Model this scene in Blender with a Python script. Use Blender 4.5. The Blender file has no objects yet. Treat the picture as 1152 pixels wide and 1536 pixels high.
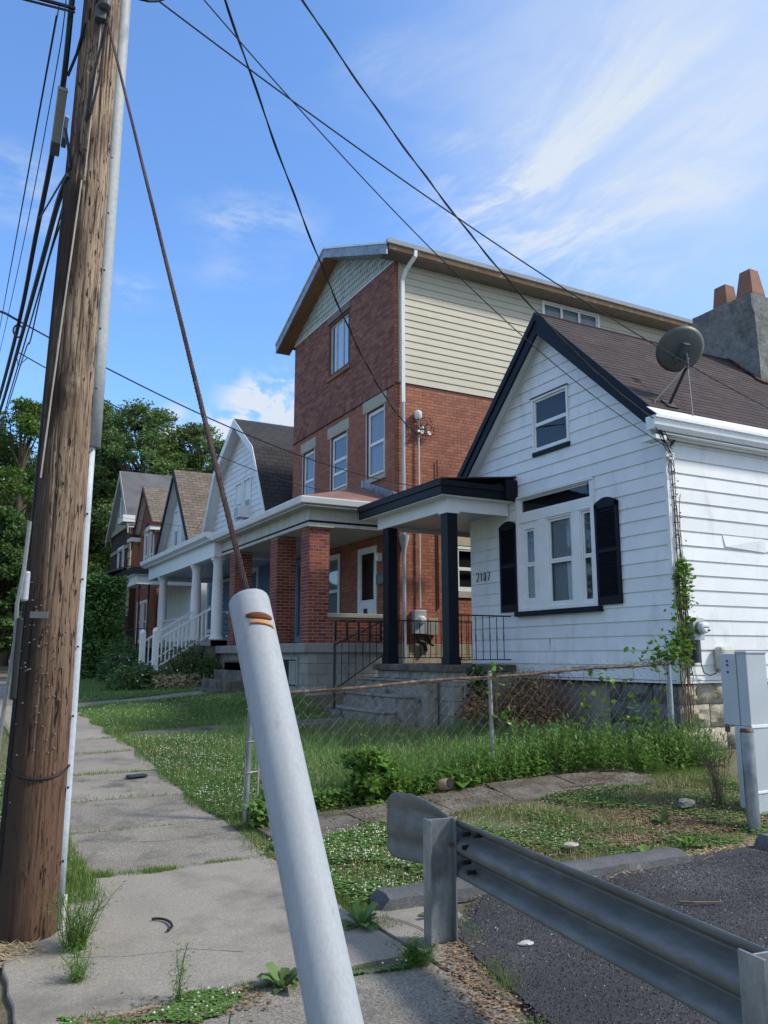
import bpy, bmesh, math, random
import numpy as np
from mathutils import Vector, Matrix
R = math.radians
rnd = random.Random(7)
nr = np.random.RandomState(11)
sc = bpy.context.scene
# ------------------------------------------------------------------ camera, world, sun, exposure
cd = bpy.data.cameras.new("camera"); cam = bpy.data.objects.new("camera", cd)
sc.collection.objects.link(cam); sc.camera = cam
cam.location = (0, 0, 1.6)
YAW, PITCH, ROLL = 0.492891603, 0.1749054, 0.0013145
cd.sensor_fit = 'VERTICAL'; cd.sensor_height = 36.0; cd.lens = 1219.354 / 1536 * 36.0
cd.clip_start = 0.05; cd.clip_end = 3000
cam.rotation_euler = (Matrix.Rotation(-YAW, 3, 'Z') @ Matrix.Rotation(math.pi/2 + PITCH, 3, 'X') @ Matrix.Rotation(-ROLL, 3, 'Z')).to_euler()
SUN_EL, SUN_AZ = R(44), R(124)        # azimuth clockwise from +Y
sun_dir = Vector((math.sin(SUN_AZ)*math.cos(SUN_EL), math.cos(SUN_AZ)*math.cos(SUN_EL), math.sin(SUN_EL)))
world = bpy.data.worlds.new("World"); sc.world = world; world.use_nodes = True
wn, wl = world.node_tree.nodes, world.node_tree.links
wn.clear()
def wnode(t, **k):
    n = wn.new(t)
    for a, b in k.items(): setattr(n, a, b)
    return n
wout = wnode('ShaderNodeOutputWorld'); bg = wnode('ShaderNodeBackground')
sky = wnode('ShaderNodeTexSky', sky_type='NISHITA', sun_disc=False)
sky.sun_elevation = SUN_EL; sky.sun_rotation = SUN_AZ; sky.air_density = 1.0; sky.dust_density = 0.6; sky.ozone_density = 2.5
tc = wnode('ShaderNodeTexCoord')
def vmath(op, a, b=None):
    n = wnode('ShaderNodeVectorMath', operation=op); wl.new(a, n.inputs[0])
    if b is not None:
        if isinstance(b, (tuple, list)): n.inputs[1].default_value = b
        else: wl.new(b, n.inputs[1])
    return n
def fmath(op, a, b=None, c=None, clamp=False):
    n = wnode('ShaderNodeMath', operation=op, use_clamp=clamp)
    for i, v in enumerate((a, b, c)):
        if v is None: continue
        if isinstance(v, (int, float)): n.inputs[i].default_value = v
        else: wl.new(v, n.inputs[i])
    return n.outputs[0]
def wnoise(scale, detail, stretch, rough=.6, dist=0.0, off=(0, 0, 0)):
    m = wnode('ShaderNodeMapping'); m.inputs['Scale'].default_value = stretch; m.inputs['Location'].default_value = off
    wl.new(tc.outputs['Generated'], m.inputs['Vector'])
    n = wnode('ShaderNodeTexNoise'); n.inputs['Scale'].default_value = scale; n.inputs['Detail'].default_value = detail
    n.inputs['Roughness'].default_value = rough; n.inputs['Distortion'].default_value = dist
    wl.new(m.outputs[0], n.inputs['Vector']); return n.outputs['Fac']
def dirblob(d, inner, outer, squash=1.0):
    # soft mask round one direction of the sky, flattened vertically
    d = Vector(d).normalized()
    s = vmath('SUBTRACT', tc.outputs['Generated'], tuple(d))
    s2 = vmath('MULTIPLY', s.outputs[0], (1, 1, squash))
    l = wnode('ShaderNodeVectorMath', operation='LENGTH'); wl.new(s2.outputs[0], l.inputs[0])
    mr = wnode('ShaderNodeMapRange', interpolation_type='SMOOTHSTEP'); wl.new(l.outputs['Value'], mr.inputs[0])
    mr.inputs[1].default_value = inner; mr.inputs[2].default_value = outer; mr.inputs[3].default_value = 1; mr.inputs[4].default_value = 0
    return mr.outputs[0]
def ramp01(v, a, b):
    mr = wnode('ShaderNodeMapRange', interpolation_type='SMOOTHSTEP'); wl.new(v, mr.inputs[0])
    mr.inputs[1].default_value = a; mr.inputs[2].default_value = b; return mr.outputs[0]
_c, _s = math.cos(PITCH), math.sin(PITCH)
def skydir(x, y):     # real direction of a cloud (taken once from the photograph's geometry)
    Fv = Vector((math.sin(YAW)*_c, math.cos(YAW)*_c, _s)); Rv = Vector((math.cos(YAW), -math.sin(YAW), 0)); Uv = Rv.cross(Fv)
    return (Fv*1219.4 + Rv*(x-576) - Uv*(y-768)).normalized()
wisps = ramp01(wnoise(3.2, 9, (1.0, 1.0, 3.2), .62, .6), .50, .78)
fine = ramp01(wnoise(11, 10, (1, 1.5, 3.0), .66, .25, (3, 1, 2)), .38, .70)
veil = wnoise(1.7, 5, (1, 1, 2.2), .55, .4, (5, 2, 1))
Fv_ = Vector((math.sin(YAW)*_c, math.cos(YAW)*_c, _s)); Rv_ = Vector((math.cos(YAW), -math.sin(YAW), 0)); Uv_ = Rv_.cross(Fv_)
def streaknoise(ang, scale, stretch, detail=8, rough=.6, dist=.3, off=0.0):
    """cirrus: noise drawn out along one direction of the sky"""
    a, b = Rv_*math.cos(ang)+Uv_*math.sin(ang), Uv_*math.cos(ang)-Rv_*math.sin(ang); cb = wnode('ShaderNodeCombineXYZ')
    for i, (v, k) in enumerate(((a, 1), (b, stretch), (Fv_, 1))):
        dt = vmath('DOT_PRODUCT', tc.outputs['Generated'], tuple(v)); wl.new(fmath('MULTIPLY_ADD', dt.outputs['Value'], k, off), cb.inputs[i])
    n = wnode('ShaderNodeTexNoise'); n.inputs['Scale'].default_value = scale; n.inputs['Detail'].default_value = detail; n.inputs['Roughness'].default_value = rough; n.inputs['Distortion'].default_value = dist
    wl.new(cb.outputs[0], n.inputs['Vector']); return n.outputs['Fac']
cirrus = ramp01(streaknoise(.55, 4.0, 2.4, 9, .62, .8), .32, .82); cirrus2 = ramp01(streaknoise(.35, 9, 3.2, 9, .65, .5, 3.0), .42, .70)
cloud = fmath('ADD', fmath('MULTIPLY', wisps, .12), fmath('MULTIPLY', dirblob(tuple(sun_dir), .1, 1.1), fmath('ADD', fmath('MULTIPLY', veil, .7), .25)))  # sun-side veil outside the view, added to soften and whiten the light
cloud = fmath('ADD', cloud, fmath('MULTIPLY', dirblob((-.47, -.85, .35), .3, 1.75), fmath('ADD', fmath('MULTIPLY', veil, .6), .35)))  # cloud veil on the unseen sky, added to make ambient light less blue
for (x, y, r0, r1, q, a, kind) in [(385, 332, 0, .11, 2.6, .62, 0), (195, 436, 0, .06, 2.2, .5, 0), (20, 275, 0, .085, 1.6, .55, 0), (90, 330, 0, .07, 2.5, .35, 0),
                          (352, 405, 0, .09, 3.0, .25, 0), (740, 290, 0, .17, 1.6, .6, 4), (905, 235, 0, .26, 1.6, .34, 3), (960, 120, 0, .36, 1.2, .28, 3), (1060, 60, 0, .42, 1.0, .55, 1), (930, 200, 0, .30, 1.3, .25, 1), (1120, 200, 0, .35, 1, .3, 1), (860, 370, 0, .2, 2, .5, 4), (620, 110, 0, .12, 2.5, .25, 4), (1000, 330, 0, .28, 1.5, .3, 3),
                          (395, 606, .0, .075, 1.5, 1.9, 2), (434, 562, .0, .03, 1.3, 1.5, 2), (345, 640, .0, .055, 1.9, 1.5, 2), (262, 618, 0, .025, 1.5, .8, 2), (250, 655, 0, .04, 1.6, 1.1, 2), (430, 650, 0.0, .06, 1.5, 1.6, 2)]:
    b = dirblob(skydir(x, y), r0, r1, q)
    t = fmath('MULTIPLY', b, a)
    src = {0: fine, 1: veil, 3: cirrus, 4: cirrus2, 2: ramp01(wnoise(16, 9, (1, 1, 1.4), .6, .4, (1, 7, 2)), .38, .52)}[kind]
    cloud = fmath('ADD', cloud, fmath('MULTIPLY', t, src))
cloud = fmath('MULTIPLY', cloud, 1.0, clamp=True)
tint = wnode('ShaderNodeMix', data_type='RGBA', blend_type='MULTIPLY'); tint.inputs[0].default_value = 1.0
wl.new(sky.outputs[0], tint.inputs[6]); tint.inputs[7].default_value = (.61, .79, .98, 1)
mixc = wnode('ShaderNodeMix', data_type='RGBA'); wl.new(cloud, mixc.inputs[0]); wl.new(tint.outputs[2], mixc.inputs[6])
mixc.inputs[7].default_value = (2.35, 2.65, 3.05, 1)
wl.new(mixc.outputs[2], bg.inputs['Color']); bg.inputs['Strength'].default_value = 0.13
wl.new(bg.outputs[0], wout.inputs['Surface'])
sl = bpy.data.lights.new("sun", 'SUN'); sl.energy = 1.7; sl.angle = R(7); sl.color = (1, .93, .82)
so = bpy.data.objects.new("sun", sl); sc.collection.objects.link(so); so.location = (6, -10, 12)
so.rotation_euler = sun_dir.to_track_quat('Z', 'Y').to_euler()
sc.view_settings.view_transform = 'Standard'; sc.view_settings.look = 'None'; sc.view_settings.gamma = 1
sc.view_settings.exposure = 1.22
sc.view_settings.use_curve_mapping = False

# ------------------------------------------------------------------ materials
MATS = {}
def mat(name, col, rough=.7, metal=0.0, var=.18, scale=3.0, fscale=30.0, fvar=.15, bump=.15, stretch=(1, 1, 1), island=0.0, col2=None, c2=(.55, .7), c2scale=2.0,
        spec=.4, hue=0.0, trans=0.0, extra=None, bdist=.01):
    m = bpy.data.materials.new(name); m.use_nodes = True; MATS[name] = m
    N, L = m.node_tree.nodes, m.node_tree.links
    p = N['Principled BSDF']; p.inputs['Roughness'].default_value = rough; p.inputs['Metallic'].default_value = metal
    p.inputs['Specular IOR Level'].default_value = spec
    g = N.new('ShaderNodeNewGeometry'); mp = N.new('ShaderNodeMapping'); mp.inputs['Scale'].default_value = stretch
    L.new(g.outputs['Position'], mp.inputs['Vector'])
    def noise(s, d=5, r=.6):
        n = N.new('ShaderNodeTexNoise'); n.inputs['Scale'].default_value = s; n.inputs['Detail'].default_value = d; n.inputs['Roughness'].default_value = r
        L.new(mp.outputs[0], n.inputs['Vector']); return n.outputs['Fac']
    def mr(v, a, b, c, d):
        n = N.new('ShaderNodeMapRange'); L.new(v, n.inputs[0])
        for i, q in enumerate((a, b, c, d)): n.inputs[i+1].default_value = q
        return n.outputs[0]
    def mul(a, b):
        n = N.new('ShaderNodeMath'); n.operation = 'MULTIPLY'; L.new(a, n.inputs[0]); L.new(b, n.inputs[1]); return n.outputs[0]
    f = mr(noise(scale), .3, .7, 1-var, 1+var)
    f2 = mr(noise(fscale, 6, .7), .3, .7, 1-fvar, 1+fvar)
    f = mul(f, f2)
    if island:
        oi = N.new('ShaderNodeObjectInfo'); ad = N.new('ShaderNodeMath'); ad.operation = 'ADD'
        L.new(g.outputs['Random Per Island'], ad.inputs[0]); L.new(oi.outputs['Random'], ad.inputs[1])
        fr = N.new('ShaderNodeMath'); fr.operation = 'FRACT'; L.new(ad.outputs[0], fr.inputs[0])
        f = mul(f, mr(fr.outputs[0], 0, 1, 1-island, 1+island)); isl = fr.outputs[0]
    hs = N.new('ShaderNodeHueSaturation'); hs.inputs['Color'].default_value = (*col, 1); L.new(f, hs.inputs['Value'])
    if island and hue:
        L.new(mr(isl, 0, 1, .5-hue, .5+hue), hs.inputs['Hue'])
    out = hs.outputs[0]
    if col2:
        mx = N.new('ShaderNodeMix'); mx.data_type = 'RGBA'; L.new(out, mx.inputs[6]); mx.inputs[7].default_value = (*col2, 1)
        L.new(mr(noise(c2scale, 7, .65), c2[0], c2[1], 0, 1), mx.inputs[0]); out = mx.outputs[2]
    if extra: out = extra(N, L, g, mp, out, noise, mr, mul)
    L.new(out, p.inputs['Base Color'])
    if bump:
        b = N.new('ShaderNodeBump'); b.inputs['Strength'].default_value = bump; b.inputs['Distance'].default_value = bdist
        L.new(noise(fscale, 6, .7), b.inputs['Height']); L.new(b.outputs[0], p.inputs['Normal'])
    if trans:
        t = N.new('ShaderNodeBsdfTranslucent'); L.new(out, t.inputs[0]); ms = N.new('ShaderNodeMixShader'); ms.inputs[0].default_value = trans
        L.new(p.outputs[0], ms.inputs[1]); L.new(t.outputs[0], ms.inputs[2]); L.new(ms.outputs[0], N['Material Output'].inputs[0])
    return m
def grime(scale=1.1, col=(.16, .15, .12), lo=.56, hi=.75, amt=.5, st=(1, 1, .25)):
    def ex(N, L, g, mp, out, noise, mr, mul):
        m2 = N.new('ShaderNodeMapping'); m2.inputs['Scale'].default_value = st; L.new(g.outputs['Position'], m2.inputs['Vector'])
        n = N.new('ShaderNodeTexNoise'); n.inputs['Scale'].default_value = scale*4; n.inputs['Detail'].default_value = 8; n.inputs['Roughness'].default_value = .65
        L.new(m2.outputs[0], n.inputs['Vector'])
        mx = N.new('ShaderNodeMix'); mx.data_type = 'RGBA'; L.new(out, mx.inputs[6]); mx.inputs[7].default_value = (*col, 1)
        L.new(mr(n.outputs['Fac'], lo, hi, 0, amt), mx.inputs[0]); return mx.outputs[2]
    return ex
WHITE = mat('white_siding', (.78, .79, .79), .5, var=.05, fvar=.03, bump=.06, island=.035, extra=grime(.9, (.34, .34, .29), .54, .78, .42))
WTRIM = mat('white_trim', (.78, .79, .78), .45, var=.05, fvar=.04, bump=.05, extra=grime(1.3, (.35, .33, .28), .6, .8, .35))
WGREY = mat('worn_cream_trim', (.50, .49, .43), .7, var=.12, fvar=.1, bump=.2, extra=grime(1.6, (.12, .11, .09), .55, .75, .6))
BLACKT = mat('black_trim', (.006, .008, .014), .5, spec=.2, var=.2, fvar=.15, bump=.08)
SHUT = mat('dark_shutter', (.008, .009, .016), .55, spec=.2, var=.15, bump=.05)
CREAM = mat('cream_siding', (.50, .46, .36), .6, var=.04, fvar=.04, bump=.08, island=.03, extra=grime(.8, (.3, .3, .25), .6, .8, .25))
FISH = mat('sage_shingle', (.40, .42, .35), .6, var=.06, island=.14, bump=.1)
BRICK = mat('orange_brick', (.32, .125, .078), .85, var=.14, scale=1.6, fvar=.12, fscale=45, bump=.15, island=.14, hue=.006, col2=(.16, .06, .04), c2=(.56, .8), c2scale=1.2)
BRICKD = mat('dark_mixed_brick', (.235, .10, .072), .88, var=.15, scale=1.8, fvar=.2, fscale=45, bump=.15, island=.30, hue=.010, col2=(.20, .13, .11), c2=(.62, .85), c2scale=2.6)
BRICKP = mat('red_porch_brick', (.21, .052, .035), .8, var=.15, fvar=.15, fscale=45, bump=.3, island=.3, hue=.008)
MORT = mat('dark_mortar', (.12, .055, .04), .95, var=.15, bump=.3)
MORTL = mat('pink_mortar', (.42, .30, .24), .95, var=.15, bump=.3)
MORTS = mat('stone_mortar', (.30, .28, .23), .95, var=.2, bump=.4)
STONE = mat('rock_faced_stone', (.40, .36, .28), .9, var=.22, scale=4, fvar=.25, fscale=25, bump=.9, island=.14, col2=(.13, .12, .10), c2=(.54, .7), c2scale=3.5, bdist=.03)
STONED = mat('grey_stone', (.20, .20, .19), .92, var=.25, scale=4, fvar=.25, fscale=25, bump=.9, island=.15, col2=(.07, .07, .065), c2=(.5, .68), c2scale=4, bdist=.03)  # darker and greyer than the other block stone; used on the street-side face
LIME = mat('limestone_lintel', (.40, .38, .30), .85, var=.12, fvar=.15, bump=.3, extra=grime(2, (.12, .12, .10), .55, .75, .55, (1, 1, .6)))
CONC = mat('sidewalk_concrete', (.275, .25, .21), .92, var=.16, scale=1.3, fvar=.42, fscale=110, bump=.55, island=.10, col2=(.115, .105, .09), c2=(.47, .72), c2scale=1.3, bdist=.006)
CONCB = mat('aggregate_concrete', (.235, .215, .18), .95, var=.18, scale=1.6, fvar=.75, fscale=85, bump=.8, island=.08, col2=(.09, .085, .078), c2=(.5, .72), c2scale=3, bdist=.01)
CONCS = mat('old_step_concrete', (.165, .152, .128), .95, var=.25, scale=2.5, fvar=.35, fscale=60, bump=.8, col2=(.075, .062, .045), c2=(.42, .62), c2scale=3, bdist=.015)
STEPM = mat('mossy_step_concrete', (.25, .24, .21), .95, var=.2, scale=3, fvar=.3, fscale=45, bump=.7, col2=(.06, .06, .05), c2=(.52, .68), c2scale=5, bdist=.015)
CONCP = mat('porch_base_concrete', (.30, .30, .27), .92, var=.12, scale=2, fvar=.15, fscale=40, bump=.4, island=.08, extra=grime(1.2, (.1, .1, .085), .5, .75, .55, (1, 1, .5)))
ASPH = mat('asphalt', (.046, .046, .050), .88, var=.35, scale=1.1, fvar=.8, fscale=95, bump=1.0, col2=(.17, .165, .16), c2=(.60, .74), c2scale=42, bdist=.012, extra=grime(.18, (.115, .115, .118), .48, .66, .65, (1, 1, 1)))
CURBM = mat('tarred_curb', (.10, .102, .108), .8, var=.2, scale=5, fvar=.3, fscale=60, bump=.6, col2=(.30, .29, .27), c2=(.62, .75), c2scale=14, bdist=.015)
SOIL = mat('turf_soil', (.13, .115, .07), .98, var=.3, scale=1.5, fvar=.35, fscale=25, bump=.7, col2=(.17, .12, .075), c2=(.55, .72), c2scale=1.6, bdist=.02)
ROOF = mat('brown_shingle', (.055, .040, .040), .95, var=.16, scale=1.4, fvar=.4, fscale=90, bump=.6, island=.22, bdist=.008, extra=grime(.7, (.05, .038, .038), .5, .72, .5, (1, 1, .5)))
ZINC = mat('galvanised_steel', (.33, .35, .36), .48, metal=.75, var=.18, scale=5, fvar=.2, fscale=30, bump=.1, stretch=(1, 1, .5), col2=(.18, .20, .21), c2=(.45, .7), c2scale=7)
ZINCR = mat('weathered_rail_steel', (.19, .195, .185), .58, metal=.15, var=.25, scale=4, fvar=.25, fscale=22, bump=.15, stretch=(1, .35, 1), col2=(.09, .10, .095), c2=(.45, .7), c2scale=4, extra=grime(1.6, (.11, .075, .05), .60, .76, .5, (1, 1, .5)))
GREYP = mat('grey_enamel', (.46, .50, .53), .38, metal=0, var=.05, fvar=.03, bump=.03)
TUBE = mat('pale_guy_guard', (.33, .35, .37), .6, metal=0, var=.05, scale=3, fvar=.10, fscale=60, bump=.04, stretch=(3, 3, .4), extra=grime(7, (.20, .22, .24), .57, .72, .5, (1, 1, .10)), spec=.3)
GREYD = mat('dark_grey_plastic', (.07, .08, .09), .5, var=.1)
RUST = mat('rusty_steel', (.105, .068, .052), .85, var=.3, scale=12, fvar=.4, fscale=60, bump=.5, col2=(.33, .22, .15), c2=(.5, .7), c2scale=20)
RUSTN = mat('rusted_notch', (.14, .04, .015), .8, var=.2, bump=.3)
RUSTT = mat('tan_rust', (.45, .24, .09), .8, var=.15, bump=.2)
WIRE = mat('black_cable', (.012, .012, .014), .55, var=.1, bump=0)
CABLE = mat('rusty_guy_strand', (.06, .035, .03), .7, metal=.4, var=.25, scale=20, bump=.2)
WIREG = mat('grey_bare_wire', (.25, .25, .24), .5, metal=.5, var=.1, bump=0)
WIREW = mat('pale_wire', (.55, .55, .52), .5, var=.1, bump=0)
IRON = mat('black_iron', (.012, .012, .014), .5, var=.2, bump=.1)
ALUG = mat('grey_downspout', (.40, .43, .46), .45, metal=.1, var=.08, bump=.05)
GUTW = mat('white_gutter', (.80, .82, .82), .38, var=.04, bump=.03, extra=grime(2, (.4, .38, .33), .62, .8, .3))
STUCCO = mat('grey_stucco', (.23, .24, .23), .95, var=.2, scale=3, fvar=.3, fscale=16, bump=1.0, col2=(.085, .09, .085), c2=(.46, .68), c2scale=2.6, bdist=.03)
CLAY = mat('terracotta_pot', (.25, .125, .085), .85, var=.2, fvar=.15, bump=.3, col2=(.20, .13, .10), c2=(.5, .75), c2scale=5)
DISH = mat('dish_grey', (.085, .10, .095), .5, var=.06, fvar=.05, bump=.03)
DARKIN = mat('dark_interior', (.012, .012, .014), .9, var=.1, bump=0)
CURT = mat('pale_curtain', (.30, .32, .34), .9, var=.12, scale=6, stretch=(1, 4, .2), bump=.2)
CURTD = mat('dim_curtain', (.08, .085, .09), .9, var=.3, scale=8, stretch=(1, 5, .2), bump=.2)
BLUEP = mat('light_blue_paint', (.16, .30, .44), .6, var=.08, bump=.05)
WOODE = mat('bare_fascia_wood', (.40, .24, .13), .8, var=.2, fvar=.15, bump=.2, col2=(.6, .5, .4), c2=(.55, .7), c2scale=5)
SOFF = mat('plywood_soffit', (.25, .14, .075), .85, var=.2, bump=.2)
GALV = mat('metal_fascia', (.30, .32, .35), .5, metal=.3, var=.2, scale=5, bump=.1, col2=(.15, .16, .2), c2=(.5, .65), c2scale=7)
HROOF = mat('slate_grey_roof', (.10, .10, .105), .92, var=.15, scale=1, fvar=.2, fscale=20, bump=.4, col2=(.16, .15, .14), c2=(.5, .75), c2scale=1.5)
def rowed(col, alt, roww, rowh):
    def ex(N, L, g, mp, out, noise, mr, mul):
        b = N.new('ShaderNodeTexBrick'); b.inputs['Scale'].default_value = 1; b.inputs['Brick Width'].default_value = roww; b.inputs['Row Height'].default_value = rowh
        b.inputs['Mortar Size'].default_value = .012; b.inputs['Color1'].default_value = (1, 1, 1, 1); b.inputs['Color2'].default_value = (alt, alt, alt, 1); b.inputs['Mortar'].default_value = (.35, .35, .35, 1)
        sp = N.new('ShaderNodeSeparateXYZ'); L.new(g.outputs['Position'], sp.inputs[0]); cb = N.new('ShaderNodeCombineXYZ'); L.new(sp.outputs[0], cb.inputs[0]); L.new(sp.outputs[2], cb.inputs[1])
        L.new(cb.outputs[0], b.inputs['Vector']); mx = N.new('ShaderNodeMix'); mx.data_type = 'RGBA'; mx.blend_type = 'MULTIPLY'; mx.inputs[0].default_value = 1
        L.new(out, mx.inputs[6]); L.new(b.outputs['Color'], mx.inputs[7]); return mx.outputs[2]
    return ex
ROOFD = mat('dark_grey_shingle', (.050, .048, .052), .95, var=.15, scale=1.2, fvar=.3, fscale=30, bump=.4, extra=rowed(0, .75, .3, .14))
ROOFB = mat('taupe_shingle', (.19, .155, .125), .95, var=.12, fvar=.25, fscale=30, bump=.4, extra=rowed(0, .7, .35, .13))
ROOFG = mat('old_grey_roof', (.12, .12, .125), .95, var=.2, scale=.6, fvar=.2, fscale=20, bump=.3, col2=(.07, .07, .075), c2=(.5, .7), c2scale=.8)
ROOFP = mat('faded_pink_shingle', (.24, .135, .11), .95, var=.2, scale=2, fvar=.3, fscale=40, bump=.5, island=.2)
REDT = mat('dark_red_trim', (.085, .016, .014), .6, var=.15)
def pole_extra(N, L, g, mp, out, noise, mr, mul):
    def band(sx, sz, sc_, lo, hi, col, amt, src, det=6):
        m2 = N.new('ShaderNodeMapping'); m2.inputs['Scale'].default_value = (sx, sx, sz); L.new(g.outputs['Position'], m2.inputs['Vector'])
        n = N.new('ShaderNodeTexNoise'); n.inputs['Scale'].default_value = sc_; n.inputs['Detail'].default_value = det; n.inputs['Roughness'].default_value = .6; n.inputs['Distortion'].default_value = .3
        L.new(m2.outputs[0], n.inputs['Vector'])
        mx = N.new('ShaderNodeMix'); mx.data_type = 'RGBA'; L.new(src, mx.inputs[6]); mx.inputs[7].default_value = (*col, 1)
        L.new(mr(n.outputs['Fac'], lo, hi, 0, amt), mx.inputs[0]); return mx.outputs[2]
    # red-brown creosoted butt grading to a sun-bleached upper shaft
    sp = N.new('ShaderNodeSeparateXYZ'); L.new(g.outputs['Position'], sp.inputs[0])
    mx = N.new('ShaderNodeMix'); mx.data_type = 'RGBA'; mx.inputs[6].default_value = (.125, .068, .042, 1); L.new(out, mx.inputs[7])
    L.new(mr(sp.outputs[2], .8, 3.6, 0, 1), mx.inputs[0]); o = mx.outputs[2]
    o = band(1, .07, 34, .50, .66, (.10, .052, .028), .8, o)
    o = band(1, .05, 60, .57, .66, (.018, .010, .006), .95, o, 4)
    o = band(1, .3, 2.2, .52, .64, (.05, .028, .018), .75, o, 5)
    for (cz, ca, rz2, ra) in ((4.25, -2.75, .34, 1.1), (4.62, -2.05, .16, .45), (5.15, -2.9, .5, .8), (3.2, -2.3, .22, .35), (1.6, -2.6, .5, .7)):
        ds = N.new('ShaderNodeVectorMath'); ds.operation = 'SUBTRACT'; L.new(g.outputs['Position'], ds.inputs[0]); ds.inputs[1].default_value = (.60+.16*math.cos(ca), 5.50+.16*math.sin(ca), cz)
        dm = N.new('ShaderNodeVectorMath'); dm.operation = 'MULTIPLY'; L.new(ds.outputs[0], dm.inputs[0]); dm.inputs[1].default_value = (1/(.16*ra), 1/(.16*ra), 1/rz2)
        dl = N.new('ShaderNodeVectorMath'); dl.operation = 'LENGTH'; L.new(dm.outputs[0], dl.inputs[0])
        nn = noise(9, 6, .7); a2 = N.new('ShaderNodeMath'); a2.operation = 'ADD'; L.new(dl.outputs['Value'], a2.inputs[0]); L.new(mr(nn, .3, .7, -.6, .6), a2.inputs[1])
        mx = N.new('ShaderNodeMix'); mx.data_type = 'RGBA'; L.new(o, mx.inputs[6]); mx.inputs[7].default_value = (.022, .015, .012, 1)
        L.new(mr(a2.outputs[0], .75, 1.15, .93, 0), mx.inputs[0]); o = mx.outputs[2]
    o = band(1, .10, 95, .60, .645, (.03, .017, .01), .95, o, 3)
    o = band(1, .16, 45, .615, .64, (.012, .007, .005), 1, o, 2)
    # side facing the road painted darker, standing in for shade away from the sun
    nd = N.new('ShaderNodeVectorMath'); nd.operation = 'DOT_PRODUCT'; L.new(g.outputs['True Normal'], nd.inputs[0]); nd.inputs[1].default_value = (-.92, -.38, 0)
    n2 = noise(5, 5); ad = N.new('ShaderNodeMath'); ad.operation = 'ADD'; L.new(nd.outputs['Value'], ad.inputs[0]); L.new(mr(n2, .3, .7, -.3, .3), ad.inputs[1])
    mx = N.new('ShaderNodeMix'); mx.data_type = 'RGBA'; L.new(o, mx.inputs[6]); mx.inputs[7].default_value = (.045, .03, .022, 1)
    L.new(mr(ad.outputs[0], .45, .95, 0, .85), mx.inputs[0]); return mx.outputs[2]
POLE = mat('weathered_pole_wood', (.34, .255, .18), .9, var=.12, scale=3, fvar=.25, fscale=60, bump=.9, stretch=(1, 1, .08), extra=pole_extra, bdist=.012)
BARK = mat('bark', (.08, .06, .045), .95, var=.2, bump=.5)
def leafm(name, col, isl=.45, tr=.3, hue=.02, rough=.55): return mat(name, col, rough, var=.25, scale=.35, fvar=.1, fscale=5, bump=0, island=isl, hue=hue, trans=tr, spec=.3)
LEAF1 = leafm('locust_leaves', (.125, .195, .06)); LEAF2 = leafm('dark_leaves', (.085, .15, .042)); LEAF3 = leafm('bright_leaves', (.11, .19, .035))
HEDGE = leafm('hedge_leaves', (.12, .22, .06), .5, .15)
GRASS = leafm('grass_blades', (.18, .26, .065), .4, .35, .03); GRASSD = leafm('yard_grass', (.18, .28, .08), .4, .35, .03)
CLOV = leafm('clover_leaves', (.14, .25, .065), .4, .3); CLOVW = mat('clover_flower', (.62, .60, .50), .8, var=.2, bump=0, island=.2)
WEED = leafm('weed_leaves', (.155, .27, .06), .35, .4, .02, .4); VINE = leafm('vine_leaves', (.13, .24, .04), .35, .45, .02, .4)
DRY = mat('dry_straw', (.42, .33, .19), .9, var=.2, bump=0, island=.35); DEADL = mat('dead_leaves', (.22, .145, .09), .9, var=.25, bump=0, island=.45, hue=.02)
TWIG = mat('twigs', (.14, .10, .07), .9, var=.2, bump=0, island=.2); PALEW = mat('white_flower', (.75, .75, .72), .8, var=.1, bump=0)
FLOWO = mat('orange_flower', (.55, .16, .06), .8, var=.2, bump=0, island=.3)
def glass(name, tint, fac):
    m = bpy.data.materials.new(name); m.use_nodes = True; N, L = m.node_tree.nodes, m.node_tree.links
    N.remove(N['Principled BSDF']); gl = N.new('ShaderNodeBsdfGlossy'); gl.inputs['Roughness'].default_value = .03
    tr = N.new('ShaderNodeBsdfTransparent'); tr.inputs[0].default_value = (*tint, 1); lw = N.new('ShaderNodeLayerWeight'); lw.inputs[0].default_value = .5; pw = N.new('ShaderNodeMath'); pw.operation = 'POWER'; pw.inputs[1].default_value = 4.0; L.new(lw.outputs['Facing'], pw.inputs[0])
    ad = N.new('ShaderNodeMath'); ad.operation = 'ADD'; ad.inputs[1].default_value = fac; L.new(pw.outputs[0], ad.inputs[0])
    g = N.new('ShaderNodeNewGeometry'); n = N.new('ShaderNodeTexNoise'); n.inputs['Scale'].default_value = 1.3; L.new(g.outputs['Position'], n.inputs['Vector'])
    b = N.new('ShaderNodeBump'); b.inputs['Strength'].default_value = .08; b.inputs['Distance'].default_value = .02; L.new(n.outputs['Fac'], b.inputs['Height']); L.new(b.outputs[0], gl.inputs['Normal'])
    ms = N.new('ShaderNodeMixShader'); L.new(ad.outputs[0], ms.inputs[0]); L.new(tr.outputs[0], ms.inputs[1]); L.new(gl.outputs[0], ms.inputs[2]); L.new(ms.outputs[0], N['Material Output'].inputs[0]); return m
GLASS = glass('window_glass', (.75, .8, .82), .05); GLASSB = glass('sky_window_glass', (.5, .55, .6), .45)

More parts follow.
